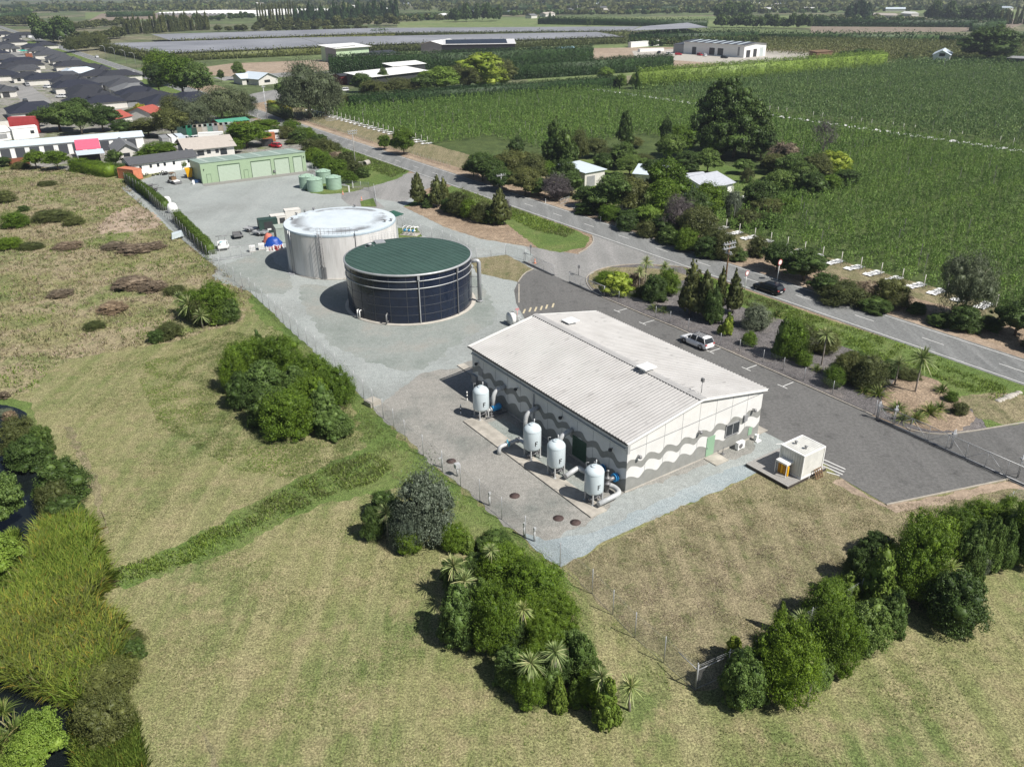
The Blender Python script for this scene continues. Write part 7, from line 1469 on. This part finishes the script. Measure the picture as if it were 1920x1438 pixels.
# hedge along the yard fence
def hedge(name, label, a, c, w, h, mat, seed=0, size=.16, dens=60, px=True, cat='hedge', wob=.25, group=None, taper=0.0, h2=None, mats=None):
    P, Q = (G(*a), G(*c)) if px else (S(*a), S(*c)); d = Q-P; L = d.length; rz = math.atan2(d.y, d.x); rng = np.random.default_rng(seed); n = int(L*(2*h+w)*dens)
    f = rng.random(n); tot = 2*h+w; u = rng.random(n)*tot; x = f*L; hh = h+((h2 or h)-h)*f
    bumpw = 1+wob*np.sin(x*1.3/w+seed)*.5+wob*.6*np.sin(x*3.1/w+2*seed); hb = hh*(1+wob*.25*np.sin(x*1.1+seed)+wob*.2*np.sin(x*2.7+1))
    side = np.where(u < h, 0, np.where(u < h+w, 1, 2)); k = np.where(side == 0, u/h, np.where(side == 1, (u-h)/w, (u-h-w)/h))
    y = np.where(side == 0, -w/2, np.where(side == 1, (k-.5)*w, w/2)); z = np.where(side == 1, hb, k*hb); sh = 1-taper*z/hb-.25*np.maximum(0, z/hb-.8)/.2
    C = np.stack([x, y*sh*bumpw, z], 1)+rng.normal(size=(n, 3))*size*.8
    N = np.stack([np.zeros(n), np.where(side == 0, -1., np.where(side == 2, 1., 0)), np.where(side == 1, 1., .25)], 1)+rng.normal(size=(n, 3))*.55; N /= np.linalg.norm(N, axis=1)[:, None]
    v = quads(C, N, size*rng.uniform(.7, 1.5, n), size*.6*rng.uniform(.7, 1.3, n), rng, np.tile(np.array([0, 0, 1.]), (n, 1)))
    q = qidx(len(v)); w2 = w*.42; bx = np.array([(xx, yy, zz) for zz in (0, h*.9) for yy in (-w2, w2) for xx in (.1, L-.1)]); bq = np.array([(0, 2, 3, 1), (4, 5, 7, 6), (0, 1, 5, 4), (2, 6, 7, 3), (0, 4, 6, 2), (1, 3, 7, 5)])+len(v)
    if h2: bx[[5, 7], 2] = h2*.9
    o = link(name, npmesh(name, np.concatenate([v, bx]), np.concatenate([q, bq]), [mat]), loc=P, rz=rz); return setp(o, label, cat, group)
hedge('hedge', 'bright trimmed hedge from the white bulk bags down to the double gate', (333, 414), (397, 478), 1.5, 2.0, L_hedge3, 1, .13, 150)
hedge('hedge', 'bright trimmed hedge from the orange container to the white bulk bags', (240, 340), (312, 395), 1.6, 2.1, L_hedge3, 2, .13, 140)
hedge('hedge', 'dark leafy hedge in front of the cottage and pink canopy', (140, 320), (212, 332), 3.0, 3.0, L_kan, 3, .2, 50); hedge('hedge', 'low dark hedge between the cottage hedge and the orange container', (205, 328), (242, 330), 3, 2.6, L_dark, 4, .2, 50)
hedge('shelter_hedge', 'clipped dark hedge along the orchard block below the long white roof', (655, 205), (1160, 165), 3.0, 5.0, L_hedge, 5, .45, 11, wob=.12, group='clipped shelter hedges')
hedge('shelter_hedge', 'tall dark hedge in front of the far mint-fronted shed and black warehouse', (618, 139), (1110, 117), 4.0, 9.0, L_hedge, 6, .6, 7, wob=.08, group='clipped shelter hedges')
hedge('shelter_hedge', 'second tall dark hedge right of the golden willow', (962, 150), (1258, 131), 4.0, 7.5, L_hedge, 7, .6, 8, wob=.15, group='clipped shelter hedges')
hedge('shelter_hedge', 'bright yellow-green hedge running right to the far corner of the orchard', (1195, 168), (1655, 128), 4.5, 8.0, L_hedge2, 8, .5, 10, wob=.25, group='clipped shelter hedges')
for i, (a, c, h, m_) in enumerate([((1010, 46), (1325, 52), 7, L_hedge), ((1180, 82), (1420, 76), 7, L_hedge), ((1420, 78), (1760, 80), 6, L_hedge), ((1760, 82), (1815, 84), 6, L_hedge), ((1520, 50), (1830, 52), 7, L_hedge), ((700, 70), (725, 68), 5, L_hedge), ((1900, 82), (1960, 84), 6, L_hedge), ((1820, 60), (1880, 55), 8, L_hedge), ((0, 34), (60, 30), 7, L_hedge), ((60, 22), (420, 17), 8, L_hedge), ((860, 22), (1060, 18), 8, L_hedge), ((1180, 22), (1320, 20), 8, L_hedge), ((745, 34), (880, 31), 5, L_hedge), ((940, 29), (1100, 27), 5, L_hedge), ((200, 33), (290, 31), 8, L_hedge), ((0, 18), (190, 16), 9, L_hedge), ((1320, 8), (1600, 6), 9, L_hedge)]):
    o = hedge('far_hedge', None, a, c, 5, h, m_, 20+i, 1.3, 1.2, wob=.3, group='far shelter belts'); reg(o, 'long dark shelter hedge', 'on the far plain', (a[0]+c[0])/2)
for i in range(4): hedge('sunflower_row', ['row of yellow flowers beside the road left of the grey willow', 'low green verge growth in front of the yellow flower row', 'tall grass strip along the road below the yellow flowers', 'ragged hedge foot along the road before the grey willow'][i], (505, 196+i*5), (545, 212+i*5), 2, [1.6, 1.4, 1.0, .8][i], [L_yellow, L_ditch, L_tuftg, L_olive][i], 40+i, .2, 30, cat='hedge')
# ---------------------------------------------------------------- middle distance trees
GA = 'in the roadside garden'
clump(GA, [('dark_tree', 905, 345, 288, 62, .1), ('olive_tree', 888, 335, 300, 40, .1), ('dark_tree', 968, 300, 258, 34, .1), ('cypress', 1040, 328, 230, 52, .05), ('cypress', 1060, 332, 246, 48, .05), ('olive_tree', 960, 345, 285, 62, .1), ('mid_tree', 1025, 345, 305, 42, .1), ('olive_tree', 985, 372, 315, 60, .08), ('purple', 1042, 380, 330, 60), ('dark_tree', 1072, 372, 325, 48, .1), ('dark_tree', 1010, 372, 335, 50, .1), ('dark_tree', 940, 362, 320, 55, .1), ('olive_tree', 1085, 318, 245, 34, .15), ('olive_tree', 1115, 300, 262, 50, .1), ('dark_tree', 1165, 320, 268, 55, .1), ('pine', 1170, 285, 208, 26, .1), ('olive_tree', 1205, 318, 290, 44, .1), ('dark_tree', 1245, 300, 222, 24, .1), ('mid_tree', 1272, 300, 238, 60, .1), ('tree', 1255, 310, 255, 50, .1), ('olive_tree', 1185, 280, 258, 40, .1), ('dark_tree', 1130, 330, 288, 40, .1), ('tree', 1150, 408, 328, 84, .06), ('bright_tree', 1132, 400, 345, 50, .06), ('olive_tree', 1180, 410, 335, 66, .06), ('mid_tree', 1248, 405, 302, 80, .06), ('mid_tree', 1240, 420, 340, 70, .06), ('dark_tree', 1100, 392, 350, 50, .06), ('bright_tree', 1215, 432, 388, 50, .06), ('purple', 1270, 450, 372, 66), ('olive_tree', 1305, 465, 390, 75, .06), ('mid_tree', 1322, 418, 345, 55, .08), ('grey', 1372, 410, 360, 34), ('dark_tree', 1245, 448, 400, 55, .06), ('olive_tree', 1340, 478, 425, 55, .06), ('kanuka', 1210, 425, 400, 60), ('dark_tree', 1180, 430, 395, 50, .06), ('kanuka', 1120, 398, 372, 50), ('dark_tree', 1290, 330, 285, 60, .1), ('tree', 1325, 330, 282, 50, .1), ('dark_tree', 1420, 405, 340, 60, .08), ('tree', 1455, 375, 320, 50, .1), ('olive_tree', 1435, 415, 375, 55, .08), ('dark_tree', 1500, 360, 305, 60, .1), ('tree', 1480, 345, 290, 55, .1), ('brown', 1465, 322, 268, 60, .1), ('olive_tree', 1530, 350, 290, 50, .1), ('lime', 1563, 335, 284, 56, .12), ('bare', 1540, 305, 228, 40, .2), ('dark_tree', 1585, 355, 320, 50, .1), ('olive', 1400, 345, 318, 26), ('kanuka', 1390, 395, 372, 40), ('tree', 1395, 330, 300, 40, .1), ('dark_tree', 1350, 300, 262, 50, .1), ('dark', 1100, 405, 380, 50), ('kanuka', 1145, 418, 385, 50), ('dark', 1175, 436, 402, 50), ('olive', 1215, 448, 415, 50), ('dark', 1255, 462, 425, 55), ('kanuka', 1285, 475, 430, 50), ('dark', 1325, 488, 445, 60), ('olive', 1360, 492, 440, 50), ('dark_tree', 925, 350, 300, 55, .08), ('olive_tree', 1000, 350, 290, 50, .08), ('dark_tree', 1060, 360, 300, 50, .08), ('dark_tree', 1300, 430, 360, 60, .08), ('tree', 1345, 405, 352, 46, .08), ('olive', 1400, 430, 395, 60), ('dark', 1440, 430, 400, 60), ('kanuka', 1475, 400, 372, 50), ('dark_tree', 1520, 375, 325, 50, .1), ('mid_tree', 1555, 365, 330, 40, .1), ('olive_tree', 1145, 318, 280, 50, .1), ('tree', 1180, 335, 292, 50, .1), ('dark_tree', 1220, 345, 300, 40, .1), ('olive_tree', 1450, 330, 290, 50, .1)], 'garden trees across the road', 'shrub')
clump('towering over the garden belt', [('pine', 1350, 298, 146, 105, .05), ('pine', 1402, 302, 188, 88, .06), ('pine', 1374, 303, 168, 108, .06), ('dark_tree', 1330, 304, 232, 50, .08), ('dark_tree', 1425, 306, 240, 54, .08)], 'giant dark conifers')
RS = 'between orchard and road'
clump(RS, [('mid_tree', 758, 294, 242, 44, .04), ('mid_tree', 722, 283, 254, 26, .05), ('dark_tree', 1505, 535, 470, 82, .05), ('dark_tree', 1455, 515, 455, 60, .05), ('olive', 1580, 578, 532, 92), ('brown', 1618, 572, 528, 60), ('olive', 1665, 582, 522, 72), ('dark', 1716, 592, 567, 36), ('willow', 1800, 610, 468, 92, .06), ('dark', 1800, 625, 575, 70), ('dark_tree', 1900, 640, 560, 90, .05), ('dark', 1850, 622, 595, 60), ('olive', 1420, 485, 445, 46), ('dark', 1380, 492, 465, 44), ('dark_tree', 1545, 560, 515, 60, .05), ('dark', 1945, 665, 610, 60), ('dark', 1640, 592, 560, 70), ('dark', 1760, 615, 588, 50)], 'trees along the far road edge')
WL = 'by the upper left houses'
clump(WL, [('willow', 583, 228, 110, 108, .05), ('willow', 612, 220, 135, 70, .05), ('olive', 640, 205, 178, 60), ('dark_tree', 545, 205, 150, 40, .06), ('mid_tree', 345, 188, 108, 82, .1), ('mid_tree', 305, 165, 96, 60, .1), ('tree', 375, 190, 120, 56, .1), ('dark_tree', 300, 178, 120, 40, .1), ('willow', 420, 235, 160, 90, .08), ('willow', 365, 245, 185, 75, .08), ('willow', 460, 225, 170, 50, .08), ('olive_tree', 330, 238, 180, 50, .08), ('olive_tree', 325, 262, 205, 60, .08), ('dark_tree', 115, 250, 195, 80, .08), ('tree', 155, 255, 200, 52, .08), ('dark_tree', 195, 250, 198, 60, .08), ('dark_tree', 150, 225, 185, 50, .08), ('dark_tree', 75, 240, 208, 30, .08), ('dark_tree', 235, 258, 225, 50, .08), ('olive_tree', 280, 260, 222, 60, .08), ('yellow', 265, 218, 195, 26, .1), ('tree', 449, 152, 118, 24, .15), ('dark_tree', 416, 154, 132, 14, .15), ('mid_tree', 465, 282, 230, 80, .06), ('mid_tree', 440, 290, 262, 40, .06), ('mid_tree', 302, 302, 268, 72, .06), ('olive_tree', 545, 272, 262, 24), ('dark_tree', 218, 314, 282, 30, .08), ('mid_tree', 110, 322, 284, 44, .2), ('mid_tree', 70, 320, 284, 36, .2), ('dark_tree', 8, 315, 295, 30, .1), ('olive', 40, 318, 305, 34), ('dark_tree', 262, 305, 290, 28, .1), ('mid_tree', 345, 318, 300, 14, .1), ('mid_tree', 500, 245, 225, 50, .05), ('dark_tree', 250, 225, 205, 40, .1)], 'trees at the upper left')
HB = 'by the long white roof'
clump(HB, [('bright_tree', 828, 178, 128, 70, .06), ('olive_tree', 870, 172, 122, 70, .06), ('lime', 905, 170, 98, 100, .06), ('olive_tree', 940, 166, 112, 60, .06), ('dark_tree', 800, 180, 140, 50, .06), ('olive_tree', 745, 182, 148, 60, .06), ('dark_tree', 680, 176, 138, 40, .06), ('olive_tree', 700, 186, 152, 50, .06), ('olive_tree', 770, 180, 150, 50, .06), ('grey', 975, 124, 115, 30), ('bright_tree', 1135, 152, 128, 34, .06), ('bright_tree', 1165, 168, 140, 24), ('bright_tree', 1188, 168, 140, 20), ('dark_tree', 720, 160, 128, 24)], 'trees by the long white roof')
FR = 'beyond the upper right orchard'
clump(FR, [('dark_tree', 1850, 122, 52, 108, .05), ('dark', 1615, 118, 92, 60), ('dark', 1580, 116, 96, 30), ('dark', 1702, 116, 100, 20)], 'big trees at the upper right')
# far rows of trees
g = random.Random(31)
FS = []
def farrow(kind, x0, x1, y0, y1, n, hpx, wpx, place, jit=.25, name='far_tree'):
    if max(y0, y1) <= 40 and hpx <= 20:
        for i in range(n): f = (i+g.random())/n; FS.append((x0+(x1-x0)*f, y0+(y1-y0)*f+g.uniform(-1.5, 1.5), hpx*g.uniform(.6, 1.2), wpx*g.uniform(.7, 1.2)))
        return
    for i in range(n):
        f = (i+.5)/n; x = x0+(x1-x0)*f+g.uniform(-1, 1)*(abs(x1-x0)/n)*.4; y = y0+(y1-y0)*f+g.uniform(-.5, .5); plant(kind, x, y, y-hpx*g.uniform(1-jit, 1+jit), wpx*g.uniform(.8, 1.2), DESC[kind], place, 'tree', name, 'trees '+place, back=0)
farrow('farpoplar', 235, 395, 66, 56, 34, 30, 8, 'in the poplar belt behind the far net canopy')
farrow('farpine', 555, 745, 44, 38, 30, 33, 13, 'in the dark pine belt behind the white covered field')
farrow('farpoplar', 482, 555, 44, 42, 14, 36, 5, 'left of the dark pine belt', .1)
farrow('farolive', 475, 745, 58, 48, 24, 18, 20, 'in front of the dark pine belt')
farrow('far', 300, 480, 44, 36, 16, 12, 14, 'beyond the poplar belt')
farrow('far', 70, 130, 78, 82, 8, 42, 34, 'in the dark grove beside the far road')
farrow('farolive', 130, 230, 82, 72, 14, 18, 22, 'right of the dark grove')
farrow('farolive', 0, 80, 48, 50, 12, 16, 20, 'at the far left edge')
farrow('farolive', 130, 240, 58, 48, 16, 14, 16, 'on the plain above the poplar belt')
farrow('far', 840, 942, 42, 40, 10, 28, 20, 'in the rounded grove right of the pine belt')
farrow('farolive', 750, 840, 40, 38, 12, 12, 16, 'left of the rounded grove')
farrow('far', 1340, 1520, 52, 54, 18, 22, 20, 'in the long grove above the white warehouse')
farrow('far', 1340, 1400, 36, 36, 7, 28, 22, 'behind the long grove')
farrow('farpine', 1588, 1632, 36, 36, 6, 32, 18, 'in the small dark stand at the upper right')
farrow('far', 1735, 1885, 40, 46, 20, 30, 22, 'in the big wood at the upper right')
farrow('farolive', 1400, 1730, 38, 40, 30, 12, 16, 'on the plain at the upper right')
farrow('farpoplar', 1870, 1925, 46, 46, 12, 24, 7, 'at the upper right corner')
farrow('far', 960, 1340, 30, 24, 44, 12, 18, 'on the plain above the green pasture')
farrow('farolive', 0, 480, 24, 16, 44, 10, 20, 'along the upper left horizon')
farrow('farolive', 1340, 1920, 26, 18, 44, 11, 20, 'along the upper right horizon')
farrow('far', 940, 1340, 16, 12, 36, 9, 18, 'along the middle horizon')
farrow('farolive', 400, 700, 60, 60, 16, 12, 20, 'at the back of the net canopy')
farrow('olive_tree', 130, 200, 100, 92, 7, 26, 26, 'beside the far road lamps')
farrow('far', 1095, 1110, 50, 50, 2, 12, 7, 'standing alone in the green pasture')
farrow('far', 1025, 1042, 42, 42, 2, 14, 6, 'at the left of the green pasture')
farrow('far', 1275, 1420, 89, 86, 18, 16, 18, 'behind the white warehouse')
farrow('far', 1175, 1290, 88, 86, 10, 14, 18, 'left of the white warehouse roof')
def far_trees():
    rng = np.random.default_rng(5); P = []; H = []; Wm = []
    for x, y, hp, wp in FS: p = G(x, y); P.append(p[:]); H.append(top_h(p, y-hp)); Wm.append(wp*depth(p)/F_PX)
    P = np.array(P); H = np.array(H); Wm = np.array(Wm); k = 90; idx = np.repeat(np.arange(len(P)), k); d = rand_dirs(rng, len(idx))
    c = P[idx]+d*np.stack([Wm[idx]*.45, Wm[idx]*.45, H[idx]*.42], 1)*rng.uniform(.7, 1.05, (len(idx), 1)); c[:, 2] += H[idx]*.48
    n_ = d+rng.normal(size=d.shape)*.4; n_ /= np.linalg.norm(n_, axis=1)[:, None]; v = quads(c, n_, Wm[idx]*.28, Wm[idx]*.22, rng)
    o = link('far_tree_lines', npmesh('far_tree_lines', v, qidx(len(v)), [L_dark, L_olive], np.repeat(rng.integers(0, 2, len(P)), k))); setp(o, 'lines of tiny far-off trees and bushes over the distant plain', 'trees', None, 'stuff')
far_trees()
# far-off woods on the horizon
rng = np.random.default_rng(77)
def far_wood(label, n, y0, y1, hm, mat, seed):
    rng = np.random.default_rng(seed); C = []
    xs = rng.uniform(-60, 1980, n); ys = rng.uniform(y0, y1, n)
    P = np.array([G(x, y)[:] for x, y in zip(xs, ys)]); k = (np.sin(P[:, 0]*.0021+seed)+np.sin(P[:, 1]*.004+P[:, 0]*.001)+rng.normal(size=n)*.5) > -.1; P = P[k]
    m_ = 16; idx = np.repeat(np.arange(len(P)), m_); d = rand_dirs(rng, len(idx)); h = hm*rng.uniform(.5, 1.2, len(P))
    c = P[idx]+d*np.stack([h[idx]*.6, h[idx]*.6, h[idx]*.45], 1); c[:, 2] += h[idx]*.5
    v = quads(c, d+rng.normal(size=d.shape)*.3, h[idx]*.6, h[idx]*.45, rng); o = link('far_wood', npmesh('far_wood', v, qidx(len(v)), [mat])); setp(o, label, 'wood', None, 'stuff')
far_wood('dark woods merging into one band on the horizon', 2600, -6, 9, 22, L_dark, 1)
far_wood('scattered olive tree lines below the horizon', 1500, 6, 22, 12, L_olive, 2)
hm = MB(); g = random.Random(4); n = 60; xs = [-5200+i*180 for i in range(n)]
hm.add([(x, 7600, 0) for x in xs]+[(x, 8400, 70+60*math.sin(i*.35)+g.uniform(0, 35)) for i, x in enumerate(xs)]+[(x, 9300, 0) for x in xs], [(i, i+1, n+i+1, n+i) for i in range(n-1)]+[(n+i, n+i+1, 2*n+i+1, 2*n+i) for i in range(n-1)], 0, True)
o = hm.build('hills', M_farland); o['kind'] = 'structure'
# ---------------------------------------------------------------- orchards: leafy rows across the site bearing
def row_template(seed, n, L, h, w, size, mat):
    rng = np.random.default_rng(seed); ns = int(L/.42); sx = rng.uniform(0, L, ns); sy = rng.normal(size=ns)*w*.22; sh = h*rng.uniform(.62, 1.08, ns)*(.86+.16*np.cos(sx*2*np.pi/2.6))
    k = rng.integers(0, ns, n); u = rng.random(n)**.7; a = rng.uniform(0, 6.283, n); rad = (.42*(1-u)**.6+.10)*rng.uniform(.5, 1.15, n)*w*.8
    d = np.stack([np.cos(a), np.sin(a), np.zeros(n)], 1); C = np.stack([sx[k], sy[k], sh[k]*(.1+.9*u)], 1)+d*rad[:, None]
    N = d+rng.normal(size=(n, 3))*.35+np.array([0, 0, .3]); N /= np.linalg.norm(N, axis=1)[:, None]
    return quads(C, N, size*rng.uniform(.7, 1.4, n), size*.5*rng.uniform(.7, 1.4, n), rng, np.tile(np.array([0, 0, 1.]), (n, 1)))
RT = {}
def orow(t0, t1, s, h, dens, size, mat, seed, name='orchard_row', step=3.5, w=1.5):
    L = t1-t0; seg = 10.0; k = int(math.ceil(L/seg)); key = (dens, size, h)
    if key not in RT: RT[key] = [row_template(i+int(dens), int(dens*seg), seg, h, w, size, mat) for i in range(5)]
    rng = np.random.default_rng(seed); vs = []
    for i in range(k):
        v = RT[key][rng.integers(5)].copy(); 
        if rng.random() < .5: v[:, 1] *= -1
        v[:, 0] += i*seg; v[:, 2] *= rng.uniform(.92, 1.06); vs.append(v)
    v = np.concatenate(vs); vv = v.reshape(-1, 4, 3); vv = vv[vv[:, 0, 0] < L]; v = vv.reshape(-1, 3)
    if not len(v): return None
    pn = int(L/60); px_ = np.arange(pn)*60+rng.uniform(2, 36, pn); q = []
    for X_ in px_:
        for ax in ((.07, 0), (0, .07)): q += [(X_-ax[0], -ax[1], 0), (X_+ax[0], ax[1], 0), (X_+ax[0], ax[1], h*1.0), (X_-ax[0], -ax[1], h*1.0)]
    nl = len(v)//4; v = np.concatenate([v, np.array(q)]) if q else v
    o = link(name, npmesh(name, v, qidx(len(v)), [mat, M_timber], np.array([0]*nl+[1]*(len(v)//4-nl))), loc=S(t0, s), rz=TH); return o
rows = 0; PTB = MB(); PTB.tube([(0, 0, 0), (0, 0, 2.4)], .06, 5); pme = PTB.build('end_post', M_cream); PM = pme.data; bpy.data.objects.remove(pme)
CB = MB(); g = random.Random(8)
for i in range(4):
    for j in range(2): CB.add([(i*.9, j*.8, .12+.14*g.random()), ((i+1)*.9-.05, j*.8, .12+.2*g.random()), ((i+1)*.9-.05, (j+1)*.8-.05, .1+.2*g.random()), (i*.9, (j+1)*.8-.05, .12+.14*g.random())], [(0, 1, 2, 3)])
cme = CB.build('ground_cloth', M_sheetwhite); CM = cme.data; bpy.data.objects.remove(cme)
GRP = 'rows of the green orchard'
s = 14.0
while s < 306:
    # the garden cuts into the block between the road and t=190
    spans = [(117.5, 240)]
    if 98 < s < 205:
        tmax = 178 if 120 < s < 190 else 140
        spans = [(tmax, 240)] if s > 112 else [(118, 240)]
    if s > 205: spans = [(118.5 if s > 212 else 140, 242)]
    for (a, c) in spans:
        near = s < 130; o = orow(a, c, s, 3.6, 110 if near else 48, .24 if near else .36, L_orch, int(s*10))
        o['group'] = GRP; o['category'] = 'orchard row'; o['label'] = 'leafy green orchard row of the blocks between the road and the middle lane'; rows += 1
        if a < 122 or (100 < s < 125): 
            q = link('end_post', PM, loc=S(a-.4, s), rz=0); setp(q, 'pale end post of an orchard row by the headland', 'post', 'orchard end posts')
            q = link('ground_cloth', CM, loc=S(a-1.6, s+.9), rz=TH+g.uniform(-.1, .1)); setp(q, 'white ground cloth between row ends along the headland', 'ground cloth', 'white ground cloths')
        if c > 239:
            q = link('ground_cloth', CM, loc=S(c+.3, s+.6), rz=TH+g.uniform(-.1, .1), sc=(1, 1.3, 1.6)); setp(q, 'white ground cloth beside the lane between the two orchard blocks', 'ground cloth', 'white ground cloths')
    s += 3.6
s = 24.0
while s < 272:
    o = orow(249, 430, s, 3.8, 20, .5, L_orch2, int(s*10)+1); o['group'] = GRP; o['category'] = 'orchard row'; o['label'] = 'leafy green orchard row of the block beyond the middle lane'
    o2 = orow(432, 640, s, 3.8, 15, .55, L_orch2, int(s*10)+2) if s > 60 else None
    if o2: o2['group'] = GRP; o2['category'] = 'orchard row'; o2['label'] = 'leafy green orchard row at the far right end of the orchard'
    if s < 215 and int(s) % 3:
        q = link('end_post', PM, loc=S(248, s)); setp(q, 'pale end post beside the lane between the two orchard blocks', 'post', 'orchard end posts')
    s += 3.7
for i, (k, j, lab) in enumerate([(0, 0, 'orchard tree line along the road side of the netting'), (0, 1, 'tree line under the front edge of the nearest netting'), (1, 1, 'tree line under the netting edge behind the mint-fronted shed'), (2, 1, 'dark tree line between the nearest and the farther netting'), (3, 1, 'dark tree line farther right between the two nettings')]):
    hedge('net_edge_trees', lab, NETS[k][j], NETS[k][j+1], 5, 4.6, L_olive, 70+i, 1.0, 2.6, px=False, wob=.15, group='tree lines under the nets', cat='tree line')
# distant orchard blocks: low leafy cover, too many trees to tell apart
def far_orchard(label, pts, n, h, size, mat, seed, rowstep=4.0):
    rng = np.random.default_rng(seed); X, Y = scatter_points(pts, n, rng); t = X*U.x+Y*U.y; s_ = X*V.x+Y*V.y; s_ = np.round(s_/rowstep)*rowstep+rng.normal(size=len(t))*.6
    C = np.stack([t*U.x+s_*V.x, t*U.y+s_*V.y, h*rng.uniform(.2, 1, len(t))], 1); N = rand_dirs(rng, len(t)); N[:, 2] = np.abs(N[:, 2])+.2; N /= np.linalg.norm(N, axis=1)[:, None]
    v = quads(C, N, size*rng.uniform(.7, 1.4, len(t)), size*.6, rng, np.tile(np.array([0, 0, 1.]), (len(t), 1))); o = link('far_orchard', npmesh('far_orchard', v, qidx(len(v)), [mat])); setp(o, label, 'orchard', None, 'stuff')
far_orchard('grey-green orchard block behind the white warehouse and the farmhouse', [(1400, 98), (1570, 112), (1660, 122), (1760, 118), (1920, 112), (1920, 84), (1760, 84), (1560, 78), (1300, 76), (1190, 84)], 90000, 4, .9, L_olive, 3)
far_orchard('dark tree rows under the front edge of the far net canopies', [(800, 97), (1000, 92), (1190, 84), (1240, 80), (1200, 74), (1000, 84), (800, 92)], 20000, 4.2, .9, L_olive, 4)
far_orchard('row of orchard trees along the right side of the yellow-green hedge', [(1660, 128), (1925, 128), (1990, 150), (1990, 124), (1700, 118)], 12000, 4, .8, L_orch2, 5)
# ---------------------------------------------------------------- haze and labels
hz = MB(); hz.box(-8800, 8800, -280, 11500, -1, 190); o = hz.build('haze', None); o['kind'] = 'stuff'; o['label'] = 'thin pale haze over the plain'; o['category'] = 'haze'
m = bpy.data.materials.new('haze_air'); m.use_nodes = True; nt = m.node_tree; nt.nodes.remove(nt.nodes['Principled BSDF']); pv = nt.nodes.new('ShaderNodeVolumePrincipled'); pv.inputs['Density'].default_value = .00016; pv.inputs['Color'].default_value = (.78, .86, 1, 1); pv.inputs['Anisotropy'].default_value = .3
nt.links.new(pv.outputs[0], nt.nodes['Material Output'].inputs['Volume']); o.data.materials.clear(); o.data.materials.append(m)
finish_labels()
